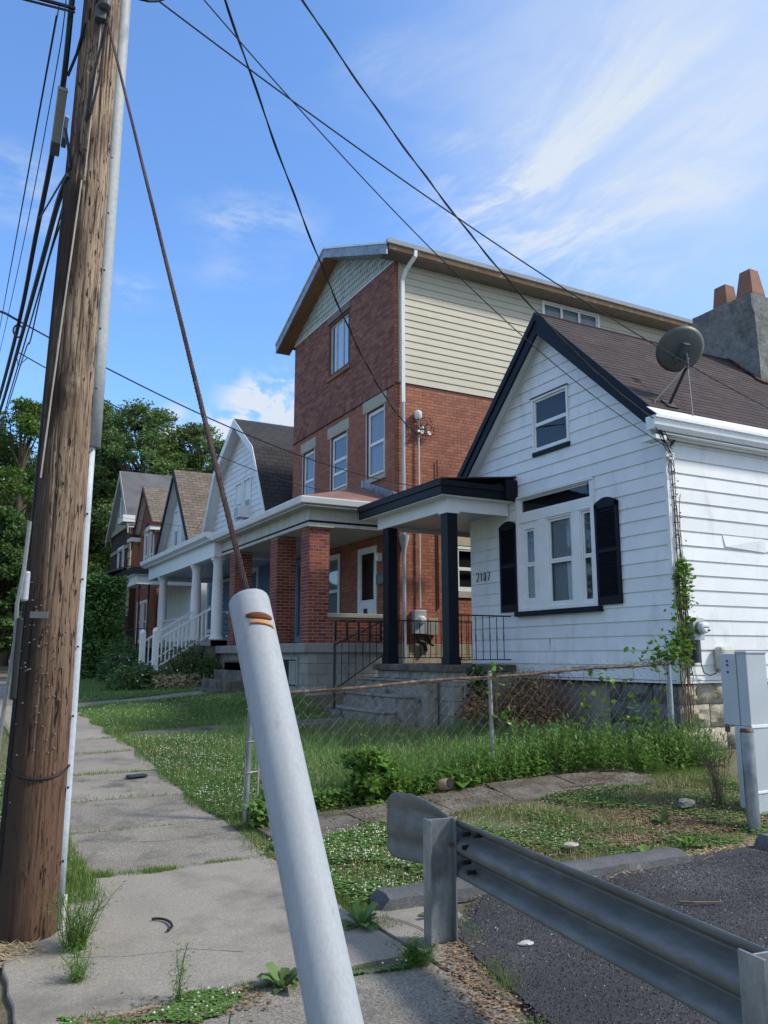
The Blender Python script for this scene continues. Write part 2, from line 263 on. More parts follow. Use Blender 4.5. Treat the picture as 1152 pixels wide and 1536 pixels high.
# ------------------------------------------------------------------ mesh helpers
OFF = {}
COL = sc.collection
def tag(o, label=None, cat=None, group=None, kind=None):
    if label: o['label'] = label
    if cat: o['category'] = cat
    if group: o['group'] = group
    if kind: o['kind'] = kind
    return o
def thing(name, label, cat, loc=(0, 0, 0), group=None):
    o = bpy.data.objects.new(name, None); COL.objects.link(o); o.location = loc; o.empty_display_size = .2
    OFF[o] = Vector(loc); return tag(o, label, cat, group)
def link(name, me, parent=None, m=None, kind=None, loc=None):
    o = bpy.data.objects.new(name, me); COL.objects.link(o)
    if m is not None and not me.materials: me.materials.append(m)
    if parent is not None: o.parent = parent; OFF[o] = OFF.get(parent, Vector((0, 0, 0)))
    if loc is not None: o.location = Vector(loc) - (OFF.get(parent, Vector((0, 0, 0))) if parent is not None else Vector((0, 0, 0)))
    if kind: o['kind'] = kind
    return o
def npmesh(name, V, F, m, parent=None, kind=None, smooth=False):
    V = np.asarray(V, dtype=np.float64).reshape(-1, 3); F = np.asarray(F, dtype=np.int32)
    if parent is not None: V = V - np.array(OFF.get(parent, Vector((0, 0, 0))))
    me = bpy.data.meshes.new(name); k = F.shape[1]
    me.vertices.add(len(V)); me.vertices.foreach_set('co', V.astype(np.float32).ravel())
    me.loops.add(F.size); me.loops.foreach_set('vertex_index', F.ravel()); me.polygons.add(len(F))
    me.polygons.foreach_set('loop_start', np.arange(0, F.size, k, dtype=np.int32)); me.polygons.foreach_set('loop_total', np.full(len(F), k, dtype=np.int32))
    me.polygons.foreach_set('use_smooth', np.full(len(F), bool(smooth)))
    me.update(calc_edges=True); me.validate()
    return link(name, me, parent, m, kind)
class MB:
    def __init__(s): s.v = []; s.f = []
    def poly8(s, p):
        n = len(s.v); s.v += [tuple(q) for q in p]
        s.f += [(n, n+3, n+2, n+1), (n+4, n+5, n+6, n+7), (n, n+1, n+5, n+4), (n+1, n+2, n+6, n+5), (n+2, n+3, n+7, n+6), (n+3, n, n+4, n+7)]; return s
    def box(s, x0, x1, y0, y1, z0, z1):
        x0, x1 = sorted((x0, x1)); y0, y1 = sorted((y0, y1)); z0, z1 = sorted((z0, z1))
        return s.poly8([(x0, y0, z0), (x1, y0, z0), (x1, y1, z0), (x0, y1, z0), (x0, y0, z1), (x1, y0, z1), (x1, y1, z1), (x0, y1, z1)])
    def obox(s, c, ax, ay, az):      # centre and three half-axis vectors
        c, ax, ay, az = map(Vector, (c, ax, ay, az))
        return s.poly8([c-ax-ay-az, c+ax-ay-az, c+ax+ay-az, c-ax+ay-az, c-ax-ay+az, c+ax-ay+az, c+ax+ay+az, c-ax+ay+az])
    def prism(s, pts, ext):          # pts: planar 3D polygon, extruded by vector ext
        n = len(s.v); k = len(pts); e = Vector(ext)
        s.v += [tuple(Vector(p)) for p in pts] + [tuple(Vector(p)+e) for p in pts]
        s.f += [tuple(range(n, n+k))[::-1], tuple(range(n+k, n+2*k))] + [(n+i, n+(i+1) % k, n+k+(i+1) % k, n+k+i) for i in range(k)]; return s
    def quad(s, *p):
        n = len(s.v); s.v += [tuple(q) for q in p]; s.f.append(tuple(range(n, n+len(p)))); return s
    def tube(s, pts, r, n=6, caps=True):
        pts = [Vector(p) for p in pts]; rs = r if isinstance(r, (list, tuple)) else [r]*len(pts); base = len(s.v); u = None
        for i, p in enumerate(pts):
            d = (pts[min(i+1, len(pts)-1)] - pts[max(i-1, 0)])
            d = d.normalized() if d.length > 1e-9 else Vector((0, 0, 1))
            if u is None: u = d.orthogonal().normalized()
            u = (u - d*u.dot(d)); u = u.normalized() if u.length > 1e-6 else d.orthogonal().normalized(); w = d.cross(u)
            for k in range(n):
                a = 2*math.pi*k/n; s.v.append(tuple(p + (u*math.cos(a) + w*math.sin(a))*rs[i]))
        for i in range(len(pts)-1):
            for k in range(n):
                a, b = base+i*n+k, base+i*n+(k+1) % n; s.f.append((a, b, b+n, a+n))
        if caps: s.f.append(tuple(base+k for k in range(n))[::-1]); s.f.append(tuple(base+(len(pts)-1)*n+k for k in range(n)))
        return s
    def lathe(s, c, prof, n=20):     # prof: list (r, z)
        base = len(s.v); c = Vector(c)
        for r_, z in prof:
            for k in range(n): a = 2*math.pi*k/n; s.v.append((c.x+r_*math.cos(a), c.y+r_*math.sin(a), c.z+z))
        for i in range(len(prof)-1):
            for k in range(n): a, b = base+i*n+k, base+i*n+(k+1) % n; s.f.append((a, b, b+n, a+n))
        s.f.append(tuple(base+k for k in range(n))[::-1]); s.f.append(tuple(base+(len(prof)-1)*n+k for k in range(n))); return s
    def build(s, name, m, parent=None, kind=None, bevel=0, smooth=False, label=None):
        off = OFF.get(parent, Vector((0, 0, 0))) if parent is not None else Vector((0, 0, 0))
        me = bpy.data.meshes.new(name); me.from_pydata([tuple(Vector(p)-off) for p in s.v], [], s.f)
        bm = bmesh.new(); bm.from_mesh(me); bmesh.ops.recalc_face_normals(bm, faces=bm.faces); bm.to_mesh(me); bm.free()
        if smooth:
            me.polygons.foreach_set('use_smooth', [True]*len(me.polygons)); me.set_sharp_from_angle(angle=R(40))
        o = link(name, me, parent, m, kind)
        if bevel: b = o.modifiers.new('bevel', 'BEVEL'); b.width = bevel; b.segments = 2; b.limit_method = 'ANGLE'
        if label: o['label'] = label
        return o
# a wall face: 'F' looks toward the street (-X) at X=c, u runs along Y; 'S' looks toward -Y at Y=c, u runs along X
class Face:
    def __init__(s, k, c): s.k, s.c = k, c
    def p(s, u, z, d): return (s.c-d, u, z) if s.k == 'F' else (u, s.c-d, z)
    def box(s, mb, u0, u1, z0, z1, d0, d1):
        a = s.p(u0, z0, d0); b = s.p(u1, z1, d1); return mb.box(a[0], b[0], a[1], b[1], a[2], b[2])
def camdist(p): return (Vector(p)-Vector((0, 0, 1.6))).length
def clap(face, parent, z0, z1, e, urange, holes, m, name='clapboard', jit=.0, maxd=.019, gap=.005):
    z = z0
    while z < z1-.01:
        zt = min(z+e, z1); a0, b0 = urange(z); a1, b1 = urange(zt)
        if b0-a0 > .03:
            cuts = sorted([(h[0], h[1]) for h in holes if h[2] < z+.5*(zt-z) < h[3]])
            segs = []; cur = a0
            for c in cuts:
                if c[0] > cur: segs.append((cur, min(c[0], b0)))
                cur = max(cur, c[1])
            if cur < b0: segs.append((cur, b0))
            for (s0, s1) in segs:
                if s1-s0 < .03: continue
                t0 = a1 if abs(s0-a0) < 1e-6 else s0; t1 = b1 if abs(s1-b0) < 1e-6 else s1
                if t1 <= t0: t0 = t1 = (t0+t1)/2
                dd = maxd+rnd.uniform(-jit, jit)
                mb = MB(); P = face.p; zg = z+gap
                mb.poly8([P(s0, zg, dd), P(s1, zg, dd+rnd.uniform(-jit, jit)), P(s1, zg, -.002), P(s0, zg, -.002), P(t0, zt+.004, .002), P(t1, zt+.004, .002), P(t1, zt+.004, -.004), P(t0, zt+.004, -.004)])
                mb.build(name, m, parent)
        z = zt
def brick_mesh(m, L_, D_, H_, name='brick'):
    mb = MB().box(-L_/2, L_/2, -D_/2, D_/2, -H_/2, H_/2); me = bpy.data.meshes.new(name); me.from_pydata(mb.v, [], mb.f); me.materials.append(m); return me
def bricks(face, parent, u0, u1, z0, z1, m, cl, ch, holes=(), clip=None, joint=.0080, proud=.0030, budget=None, header_every=0, depth=.03, phase=0.0):
    """every brick is its own solid; the ones that show largest become objects, the rest one joined part"""
    L_, H_ = cl-joint, ch-joint; full = {}; out = []
    row = 0; z = z0
    while z+ch <= z1+1e-4:
        hdr = header_every and row % header_every == header_every-1
        l = cl/2 if hdr else cl
        u = u0 - (0 if row % 2 == 0 else l/2) + phase % l
        u = u - l if u > u0 else u
        while u < u1-1e-4:
            a, b = max(u, u0), min(u+l, u1)
            segs = [(a, b)]
            for h in holes:
                if h[2] < z+ch*.5 < h[3]:
                    ns = []
                    for (p, q) in segs:
                        if q <= h[0] or p >= h[1]: ns.append((p, q))
                        else:
                            if p < h[0]: ns.append((p, h[0]))
                            if q > h[1]: ns.append((h[1], q))
                    segs = ns
            for (p, q) in segs:
                if q-p > .03 and (clip is None or clip((p+q)/2, z+ch/2)):
                    out.append((p+joint/2, q-joint/2, z+joint/2, z+ch-joint/2, proud+rnd.uniform(-.0004, .0004)))
            u += l
        z += ch; row += 1
    res = []
    for (p, q, za, zb, pr) in out:
        c = face.p((p+q)/2, (za+zb)/2, pr/2); res.append((camdist(c), face, p, q, za, zb, pr, m, parent))
    return res
def emit_bricks(lst, n=300, stuffname='brickwork'):
    lst.sort(key=lambda r: r[0]); cache = {}; rest = {}
    for i, (d, face, p, q, za, zb, pr, m, parent) in enumerate(lst):
        if i < n:
            key = (m.name, face.k, round(q-p, 2), round(zb-za, 3))
            if key not in cache:
                L_, H_ = round(q-p, 2), zb-za
                me = brick_mesh(m, L_, .02, H_) if face.k == 'S' else brick_mesh(m, .02, L_, H_); cache[key] = me
            link('brick', cache[key], parent, None, None, face.p((p+q)/2, (za+zb)/2, pr-.01))
        else:
            mb = rest.setdefault((m.name, id(parent)), (MB(), m, parent)); face.box(mb[0], p, q, za, zb, -.004, pr)
    for (mb, m, parent) in rest.values():
        V = np.array(mb.v); F = np.array(mb.f); npmesh(stuffname, V, F, m, parent, 'stuff')
def holed(face, parent, u0, u1, z0, z1, holes, d0, d1, m, name='wall', top=None):
    """a real wall slab with openings; top(u) optionally limits the height (gable)"""
    us = sorted({u0, u1, *[min(max(h[i], u0), u1) for h in holes for i in (0, 1)]}); mb = MB()
    for a, b in zip(us, us[1:]):
        if b-a < 1e-4: continue
        c = (a+b)/2; cuts = sorted((h[2], h[3]) for h in holes if h[0] < c < h[1]); cur = z0
        for p, q in cuts+[(z1, z1)]:
            if p > cur: face.box(mb, a, b, cur, p, d0, d1)
            cur = max(cur, q)
    return mb.build(name, m, parent)
def window(face, parent, u0, u1, z0, z1, frame=.06, rails=(.5,), vbars=(), fm=None, gm=None, back=None, depth=.06, name='window', label=None, proud=.03, sashw=.035, recess=0.0):
    fm = fm or WTRIM; gm = gm or GLASS; d0 = -recess
    mb = MB()
    for (a, b, c, d) in ((u0, u0+frame, z0, z1), (u1-frame, u1, z0, z1), (u0+frame, u1-frame, z0, z0+frame), (u0+frame, u1-frame, z1-frame, z1)):
        face.box(mb, a, b, c, d, d0-.03, d0+proud)
    w = mb.build(name, fm, parent, bevel=.004, label=label)
    iu0, iu1, iz0, iz1 = u0+frame, u1-frame, z0+frame, z1-frame; sb = MB()
    zs = [iz0]+[iz0+(iz1-iz0)*r for r in rails]+[iz1]; us = [iu0]+[iu0+(iu1-iu0)*r for r in vbars]+[iu1]
    for i in range(len(zs)-1):
        for j in range(len(us)-1):
            a, b, c, d = us[j]+.003, us[j+1]-.003, zs[i]+.003, zs[i+1]-.003; dd = d0+(.012 if i == 0 and len(zs) > 2 else .0) - .004*j; s_ = sashw
            for (p, q, r_, t) in ((a, a+s_, c, d), (b-s_, b, c, d), (a+s_, b-s_, c, c+s_), (a+s_, b-s_, d-s_, d)): face.box(sb, p, q, r_, t, dd-.02, dd+.006)
            g = MB(); g.quad(face.p(a+s_-.002, c+s_-.002, dd-.008), face.p(b-s_+.002, c+s_-.002, dd-.008), face.p(b-s_+.002, d-s_+.002, dd-.008), face.p(a+s_-.002, d-s_+.002, dd-.008)); g.build('pane', gm, w)
    sb.build('sash', fm, w)
    k = MB(); face.box(k, iu0, iu1, iz0, iz1, d0-.16, d0-(.10 if back is None or back.name.startswith('dark') else .045)); k.build('window_backing' if back is None else 'curtain', back or DARKIN, w)  # back panel: real curtain, else a near-black sheet standing in for the unlit room
    return w
# ------------------------------------------------------------------ ground
GX = np.array([-30, -6, 1, 2.45, 4, 5.5, 6.6, 8.7, 14, 40.]); GY = np.array([-12, 5.15, 6.4, 7.6, 9, 10.2, 12, 14.3, 15.1, 17.4, 21, 30, 60, 130.])
GZ = np.array([[-.02]*3+[-.02, -.02, -.02, -.02, -.02, -.02, -.02],
 [-.03, -.02, -.02, -.02, -.02, -.02, -.02, -.02, -.02, -.02], [.0, .02, .02, .02, .08, .12, .17, .2, .2, .2], [.06, .07, .07, .08, .18, .26, .30, .33, .35, .35],
 [.13, .14, .14, .15, .25, .3, .34, .36, .4, .4], [.22, .24, .24, .25, .32, .36, .38, .4, .45, .45], [.34, .37, .37, .37, .42, .44, .46, .5, .55, .55], [.42, .45, .45, .45, .48, .49, .50, .54, .6, .6],
 [.45, .48, .48, .48, .60, .75, .88, .95, 1, 1], [.53, .56, .56, .56, .65, .75, .85, .95, 1, 1], [.65, .67, .67, .68, .75, .88, .92, .95, 1, 1],
 [.83, .85, .85, .85, .93, 1, 1.02, 1.05, 1.1, 1.2], [1.2, 1.3, 1.3, 1.3, 1.3, 1.3, 1.4, 1.5, 2, 3], [3, 3, 3, 3, 3, 3, 3, 4, 6, 9]])
def gz(x, y):
    x = np.clip(np.asarray(x, float), GX[0], GX[-1]-1e-6); y = np.clip(np.asarray(y, float), GY[0], GY[-1]-1e-6)
    i = np.clip(np.searchsorted(GX, x, side='right')-1, 0, len(GX)-2); j = np.clip(np.searchsorted(GY, y, side='right')-1, 0, len(GY)-2)
    a = (x-GX[i])/(GX[i+1]-GX[i]); b = (y-GY[j])/(GY[j+1]-GY[j])
    return GZ[j, i]*(1-a)*(1-b)+GZ[j, i+1]*a*(1-b)+GZ[j+1, i]*(1-a)*b+GZ[j+1, i+1]*a*b
def g1(x, y): return float(gz(x, y))
def sheet(name, xs, ys, dz, m, parent=None, kind='structure', thick=None, jitter=0):
    X, Y = np.meshgrid(xs, ys); Z = gz(X, Y)+dz
    if jitter: Z = Z+nr.uniform(-jitter, jitter, Z.shape)
    n, k = X.shape; V = np.stack([X, Y, Z], -1).reshape(-1, 3); idx = np.arange(n*k).reshape(n, k)
    F = np.stack([idx[:-1, :-1], idx[:-1, 1:], idx[1:, 1:], idx[1:, :-1]], -1).reshape(-1, 4)
    return npmesh(name, V, F, m, parent, kind, True)
xs = np.unique(np.concatenate([np.linspace(-400, -30, 10), np.linspace(-30, -4, 20), np.linspace(-4, 14, 121), np.linspace(14, 60, 30), np.linspace(60, 500, 10)]))
ys = np.unique(np.concatenate([np.linspace(-200, -12, 10), np.linspace(-12, 2, 20), np.linspace(2, 24, 148), np.linspace(24, 130, 60), np.linspace(130, 900, 12)]))
ground = sheet('ground', xs, ys, -.012, SOIL, jitter=.006)
tag(ground, 'soil and turf of the front yards rising toward the houses', 'ground')
# sidewalk slabs
JY = [1.2, 4.12, 6.45, 7.72, 8.98, 10.2, 11.5, 12.8, 14.1, 15.4, 16.8, 18.2, 19.6, 21, 22.6, 24.2, 26, 28, 30]
side = bpy.data.objects.new('sidewalk', None); COL.objects.link(side); tag(side, 'cracked concrete sidewalk running along the front yards', 'sidewalk', None, 'structure'); OFF[side] = Vector((0, 0, 0))
def slab(x0, x1, y0, y1, parent, m, tilt=.012, name='slab', zof=.0, skew=0.0):
    """slab with worn, irregular edges, broken surface and its own thickness"""
    n = 14; pts = []
    for k in range(n): pts.append((x0+(x1-x0)*k/n, y0+skew*k/n))
    for k in range(n): pts.append((x1, y0+skew+(y1-y0)*k/n))
    for k in range(n): pts.append((x1-(x1-x0)*k/n, y1+skew*(1-k/n)))
    for k in range(n): pts.append((x0, y1-(y1-y0)*k/n))
    pts = [(x+rnd.uniform(-.008, .008), y+rnd.uniform(-.008, .008)) for x, y in pts]
    tx, ty = rnd.uniform(-tilt, tilt), rnd.uniform(-tilt, tilt); cx, cy = (x0+x1)/2, (y0+y1)/2
    def zz(x, y): return g1(x, y)+.012+zof+tx*(x-cx)+ty*(y-cy)
    mb = MB(); N_ = len(pts); c = (cx, cy, zz(cx, cy)); base = 0
    mb.v = [(x, y, zz(x, y)-.10) for x, y in pts]+[(x, y, zz(x, y)-.006) for x, y in pts]+[(cx+(x-cx)*.992, cy+(y-cy)*.992, zz(x, y)) for x, y in pts]+[c]
    for k in range(N_):
        j = (k+1) % N_; mb.f += [(k, j, N_+j, N_+k), (N_+k, N_+j, 2*N_+j, 2*N_+k), (2*N_+k, 2*N_+j, 3*N_)]
    return mb.build(name, m, parent)
for i in range(len(JY)-1):
    g_ = .03 if i < 8 else .02
    m_ = CONC if i in (1,) else (CONCB if i in (0, 2, 3, 4) else CONC)
    slab(1.0 if i > 1 else (.42 if i == 1 else .62), 2.44, JY[i]+g_/2, JY[i+1]-g_/2, side, m_, .002 if i < 2 else .01, skew=.0 if i != 1 else .05)
slab(-1.6, .36, .6, 5.05, side, CONCB, .004); slab(-1.6, .58, -2, .58, side, CONCB, .004)
slab(2.47, 3.05, 3.4, 4.95, side, CONC, .004, zof=-.004)
slab(.62, 2.5, -1.5, 1.17, side, CONCB, .004)
# cross walk along the fence, entrance walks
def walk(name, label, pts, wid, m, n=None):
    w = bpy.data.objects.new(name, None); COL.objects.link(w); OFF[w] = Vector((0, 0, 0)); tag(w, label, 'path', None, 'structure')
    for i in range(len(pts)-1):
        (xa, ya), (xb, yb) = pts[i], pts[i+1]; d = Vector((xb-xa, yb-ya)); nn = Vector((-d.y, d.x)).normalized()*wid/2; d = d.normalized()*.005
        c = [(xa+d.x-nn.x, ya+d.y-nn.y), (xb-d.x-nn.x, yb-d.y-nn.y), (xb-d.x+nn.x, yb-d.y+nn.y), (xa+d.x+nn.x, ya+d.y+nn.y)]
        c = [(x+rnd.uniform(-.03, .03), y+rnd.uniform(-.03, .03)) for x, y in c]; t = rnd.uniform(0, .012)
        MB().poly8([(x, y, g1(x, y)-.1) for x, y in c]+[(x, y, g1(x, y)+.012+t) for x, y in c]).build('slab', m, w, bevel=.008)
    return w
walk('fence_walk', 'narrow sunken concrete walk running outside the chain link fence', [(2.6, 6.98), (3.5, 7.05), (4.4, 7.12), (5.2, 7.15), (6.1, 7.12), (7.1, 7.08)], .62, CONCS)
walk('yard_walk', 'old concrete walk leading to the steps of the white house', [(2.5, 12.9), (3.5, 13.0), (4.5, 13.15), (5.5, 13.3), (6.5, 13.4)], .8, CONCS)
walk('entry_walk', 'concrete walk crossing the lawn to the brick house steps', [(2.5, 18.0), (3.5, 18.1), (4.5, 18.3), (5.4, 18.5)], .95, CONC)
# parking lot
lot = sheet('parking_lot', np.linspace(0, 1, 2), np.linspace(0, 1, 2), 0, ASPH); bpy.data.objects.remove(lot)
V = [(2.44, .9, .0), (2.5, 3.1, .0), (2.66, 3.9, .0), (2.78, 4.3, .0), (3.1, 4.55, .0), (3.4, 4.88, .0), (8.0, 5.0, .0), (30, 5.0, .0), (30, -30, .0), (2.44, -30, .0)]
mb = MB(); mb.quad(*[(x, y, z+.004) for x, y, z in V]); lot = mb.build('parking_lot', ASPH); tag(lot, 'black asphalt parking lot behind the guardrail', 'parking lot', None, 'structure')
road = sheet('road', np.linspace(-10.5, -2.2, 12), np.concatenate([np.linspace(-12, 30, 60), np.linspace(32, 128, 40)]), .012, mat('worn_road', (.17, .165, .16), .9, var=.2, fvar=.3, fscale=60, bump=.4)); tag(road, 'worn grey street left of the utility pole', 'road')
side2 = sheet('far_sidewalk', np.linspace(-13.2, -11.6, 4), np.concatenate([np.linspace(-12, 30, 60), np.linspace(32, 128, 40)]), .03, CONC); tag(side2, 'sidewalk on the far side of the street', 'sidewalk')
# loose grit on the asphalt
def crumbs(name, n, fx, size, m, label, cat, zoff=.004, zflat=True):
    P = np.array([fx() for _ in range(n)]); s = nr.uniform(size*.35, size, n)
    oc = np.array([(1, 0, 0), (-.5, .87, 0), (-.5, -.87, 0), (0, 0, .8)]); a = nr.uniform(0, 6.28, n)
    ca, sa = np.cos(a), np.sin(a); V = np.zeros((n, 4, 3))
    for k in range(4): V[:, k, 0] = P[:, 0]+s*(oc[k, 0]*ca-oc[k, 1]*sa); V[:, k, 1] = P[:, 1]+s*(oc[k, 0]*sa+oc[k, 1]*ca); V[:, k, 2] = P[:, 2]+s*oc[k, 2]
    b = np.arange(n)[:, None]*4; F = np.concatenate([b+np.array([[0, 1, 3]]), b+np.array([[1, 2, 3]]), b+np.array([[2, 0, 3]])])
    return tag(npmesh(name, V, F, m, None, 'stuff'), label, cat)
GRIT = mat('pale_grit', (.38, .36, .34), .9, var=.2, bump=0, island=.4); TARG = mat('tar_grit', (.035, .035, .038), .7, var=.2, bump=0, island=.5)
def fx(): x = rnd.uniform(2.8, 8.5); y = rnd.uniform(1.0, 4.9); return (x, y, .004)
crumbs('gravel', 2600, fx, .007, GRIT, 'pale grit scattered on the black asphalt', 'gravel')
crumbs('asphalt_stones', 64000, lambda: (lambda y: (rnd.uniform(2.46+max(0, y-3.1)*.26+max(0, y-4.3)*.6, 6.5), y, .003))(rnd.uniform(1.0, 4.82)), .010, TARG, 'dark stones standing out of the asphalt surface', 'gravel')
# curbs
def curb(pts, label, w=.13, h=.10):
    """worn curb: rounded bar along pts with chipped ends"""
    mb = MB(); n = 22; base = 0
    A, B = Vector(pts[0]), Vector(pts[1]); d = (B-A); L_ = d.length; d.normalize(); s = Vector((-d.y, d.x, 0))
    prof = [(-w, 0), (-w*.9, h*.75), (-w*.55, h), (w*.5, h), (w*.92, h*.7), (w*1.1, 0)]
    for i in range(n+1):
        t = i/n; e = min(1, min(t, 1-t)*14+.45); z = g1(*(A+d*L_*t)[:2])
        for (a, b) in prof: q = A+d*L_*t+s*(a*(.8+.2*e)+rnd.uniform(-.006, .006)); mb.v.append((q.x, q.y, z-.03+(b+.03)*e+rnd.uniform(-.006, .006)))
    k = len(prof)
    for i in range(n):
        for j in range(k-1): a = i*k+j; mb.f.append((a, a+1, a+k+1, a+k))
    mb.f.append(tuple(range(k))); mb.f.append(tuple(n*k+j for j in range(k))[::-1])
    o = mb.build('parking_curb', CURBM, smooth=True); return tag(o, label, 'curb', 'tarred curbs at the edge of the parking lot')
curb([(2.62, 5.02, 0), (3.75, 4.98, 0)], 'tarred curb segment behind the guardrail post')
curb([(4.0, 4.99, 0), (5.35, 4.93, 0)], 'long cracked tarred curb between grass and asphalt')
curb([(6.15, 4.82, 0), (7.6, 4.8, 0)], 'dark curb end beside the steel bollard', .1, .13)
# ------------------------------------------------------------------ white house
WX, WY0, WY1, WYC, RS, RZ = 8.666, 7.85, 12.63, 10.24, .965, 7.31
wh = thing('white_house', 'small white clapboard house with black trim, shutters and a brown shingle roof', 'house', (WX, WYC, g1(8.7, 9)))
F = Face('F', WX); S = Face('S', WY0)
FX1 = 18.0
HW = [(9.37, 9.57, 2.42, 3.80), (9.82, 10.38, 2.42, 3.80), (10.74, 11.0, 2.5, 3.72), (9.38, 11.08, 4.02, 4.24), (9.82, 10.64, 5.05, 5.90)]
core = MB(); core.box(WX+.25, FX1, WY0+.012, WY1-.012, 1.25, 4.55)
core.prism([(WX+.25, WY0+.012, 4.55), (WX+.25, WY1-.012, 4.55), (WX+.25, WYC, 4.55+RS*(WY1-WY0)/2)], (FX1-WX-.25, 0, 0)); core.build('wall', DARKIN, wh)
holed(F, wh, WY0+.012, WY1-.012, Z0_ := 1.2, 4.6, HW, -.25, -.004, DARKIN)  # near-black wall; through the board gaps it stands in for shadow lines
for a in np.arange(WY0+.1, WY1-.1, .18):
    b = a+.18; h = min(4.6+RS*(min(abs(a-WY0), abs(WY1-a))), 4.6+RS*(min(abs(b-WY0), abs(WY1-b))))-.08
    if h > 4.65: holed(F, wh, a, b, 4.6, h, [q for q in HW if q[2] > 4.5], -.25, -.004, DARKIN, 'wall_strip')
Z0, EX = 1.262, .2035
def gable_range(z):
    lim = (RZ-.16-z)/RS; return (max(WY0, WYC-lim), min(WY1, WYC+lim))
holesF = [(9.26, 11.2, 2.33, 4.27), (9.77, 10.69, 4.98, 5.95)]
clap(F, wh, Z0, 6.95, EX, gable_range, holesF, WHITE, jit=.002)
clap(S, wh, Z0, 4.62, EX, lambda z: (WX+.0, FX1), [(WX, WX+.085, 0, 9)], WHITE, jit=.002)
# vertical butt joints in the old siding
bj = MB()
for (u, z) in ((9.42, Z0+EX*14), (10.45, Z0+EX*2), (11.3, Z0+EX*16)): F.box(bj, u-.002, u+.002, z+.01, z+EX-.01, .0, .0180)
bj.build('butt_joint', DARKIN, wh, kind='stuff')
bj = MB()
for (u, z) in ((11.0, Z0+EX*3),): S.box(bj, u-.002, u+.002, z+.01, z+EX-.01, .0, .0185)
bj.build('butt_joint', DARKIN, wh)
tb = MB(); tb.poly8([S.p(9.72, Z0+EX*9+.03, .035), S.p(10.6, Z0+EX*9-.01, .02), S.p(10.6, Z0+EX*9-.01, .008), S.p(9.72, Z0+EX*9+.03, .01), S.p(9.70, Z0+EX*10-.01, .012), S.p(10.6, Z0+EX*10-.02, .02), S.p(10.6, Z0+EX*10-.02, .006), S.p(9.70, Z0+EX*10-.01, .004)])
tb.build('loose_clapboard', WHITE, wh, label='bent clapboard lifting off the side wall')
mb = MB(); mb.box(WX-.024, WX+.085, WY0-.024, WY0+.0, Z0-.01, 4.6); mb.box(WX-.024, WX+.0, WY0, WY0+.03, Z0-.01, 4.6); mb.build('corner_board', WTRIM, wh, bevel=.003)
mb = MB(); mb.box(WX-.02, WX+.06, WY1-.02, WY1+.02, Z0, 4.6); mb.build('corner_board', WTRIM, wh, bevel=.003)
# foundation: rock-faced blocks
bk = MB(); bk.box(WX+.10, FX1, WY0+.09, WY1-.1, -.1, Z0-.02); bk.build('foundation_core', MORTS, wh)
def rock(face, u0, u1, z0, z1, m, parent, name='stone_block'):
    """one hewn block with a lumpy proud face"""
    n, k = 7, 5; mb = MB()
    for j in range(k+1):
        for i in range(n+1):
            e = min(i, n-i, j, k-j); d = -.02 if e == 0 else .012+.04*rnd.random()*min(e, 2)
            u = u0+(u1-u0)*i/n+(rnd.uniform(-.01, .01) if e else 0); z = z0+(z1-z0)*j/k+(rnd.uniform(-.008, .008) if e else 0)
            mb.v.append(face.p(u, z, d))
    for j in range(k):
        for i in range(n): a = j*(n+1)+i; mb.f.append((a, a+1, a+n+2, a+n+1))
    return mb.build(name, m, parent, smooth=True)
FS = Face('S', WY0+.05); FF = Face('F', WX+.05)
for r in range(4):
    z = .02+r*.31; x = WX+.04 - (0 if r % 2 else .0); first = True
    while x < 15:
        L_ = (.34 if r % 2 and first else rnd.uniform(.48, .66)); first = False
        rock(FS, x+.008, x+L_-.008, z+.008, z+.302, STONE, wh); x += L_
for r in range(4):
    z = .02+r*.31; y = WY0+.05
    while y < 9.15:
        L_ = min(rnd.uniform(.42, .6), 9.22-y)
        if L_ < .12: break
        rock(FF, y+.008, y+L_-.008, z+.008, z+.302, STONED, wh); y += L_
dk = MB(); dk.box(WX+.3, WX+.32, 9.2, 11.4, .1, Z0-.01); dk.box(WX+.06, WX+.3, 9.2, 9.22, .1, Z0-.01); dk.build('crawlspace_opening', DARKIN, wh)
mb = MB(); mb.box(WX-.01, FX1, WY0-.012, WY0+.06, Z0-.035, Z0-.003); mb.box(WX-.01, WX+.05, WY0+.06, WY1, Z0-.035, Z0-.003); mb.build('sill_board', WTRIM, wh)
fb = MB(); fb.box(8.75, 9.75, 7.45, 7.8, .2, .285); fb.build('footing', LIME, wh, bevel=.02)
# roof: planes + individual shingles on the visible slope
OX = 8.44; EY = 7.62
def rz_(y): return RZ-RS*abs(y-WYC)
rf = MB()
for sgn in (-1, 1):
    ye = EY if sgn < 0 else 12.86
    rf.prism([(OX, WYC, RZ-.004), (OX, ye, rz_(ye)-.004), (OX, ye, rz_(ye)-.05), (OX, WYC, RZ-.05)], (FX1+.3-OX, 0, 0))
roof = rf.build('roof', ROOF, wh)
rows = []; sl = math.hypot(1, RS); E_ = .127
nrow = int((WYC-EY)*sl/E_)
for r in range(nrow+1):
    yb = EY-.02+r*E_/sl; x = OX-.02+(rnd.uniform(0, .3)); 
    xx = OX-.015
    while xx < FX1:
        x2 = min(x, FX1) if x > xx else xx+.3
        rows.append((xx, x2, yb)); xx = x2; x = xx+rnd.choice((.17, .25, .33, .33))
def shingle8(x0, x1, yb):
    z0 = rz_(yb); yt = min(yb+E_*1.1/sl, WYC); zt = rz_(yt); h = .009+rnd.uniform(-.002, .003)
    return [(x0+.002, yb, z0-.003), (x1-.002, yb, z0-.003), (x1-.002, yt, zt-.003), (x0+.002, yt, zt-.003), (x0+.002, yb-.004, z0+h), (x1-.002, yb-.004, z0+h), (x1-.002, yt, zt+.0035), (x0+.002, yt, zt+.0035)]
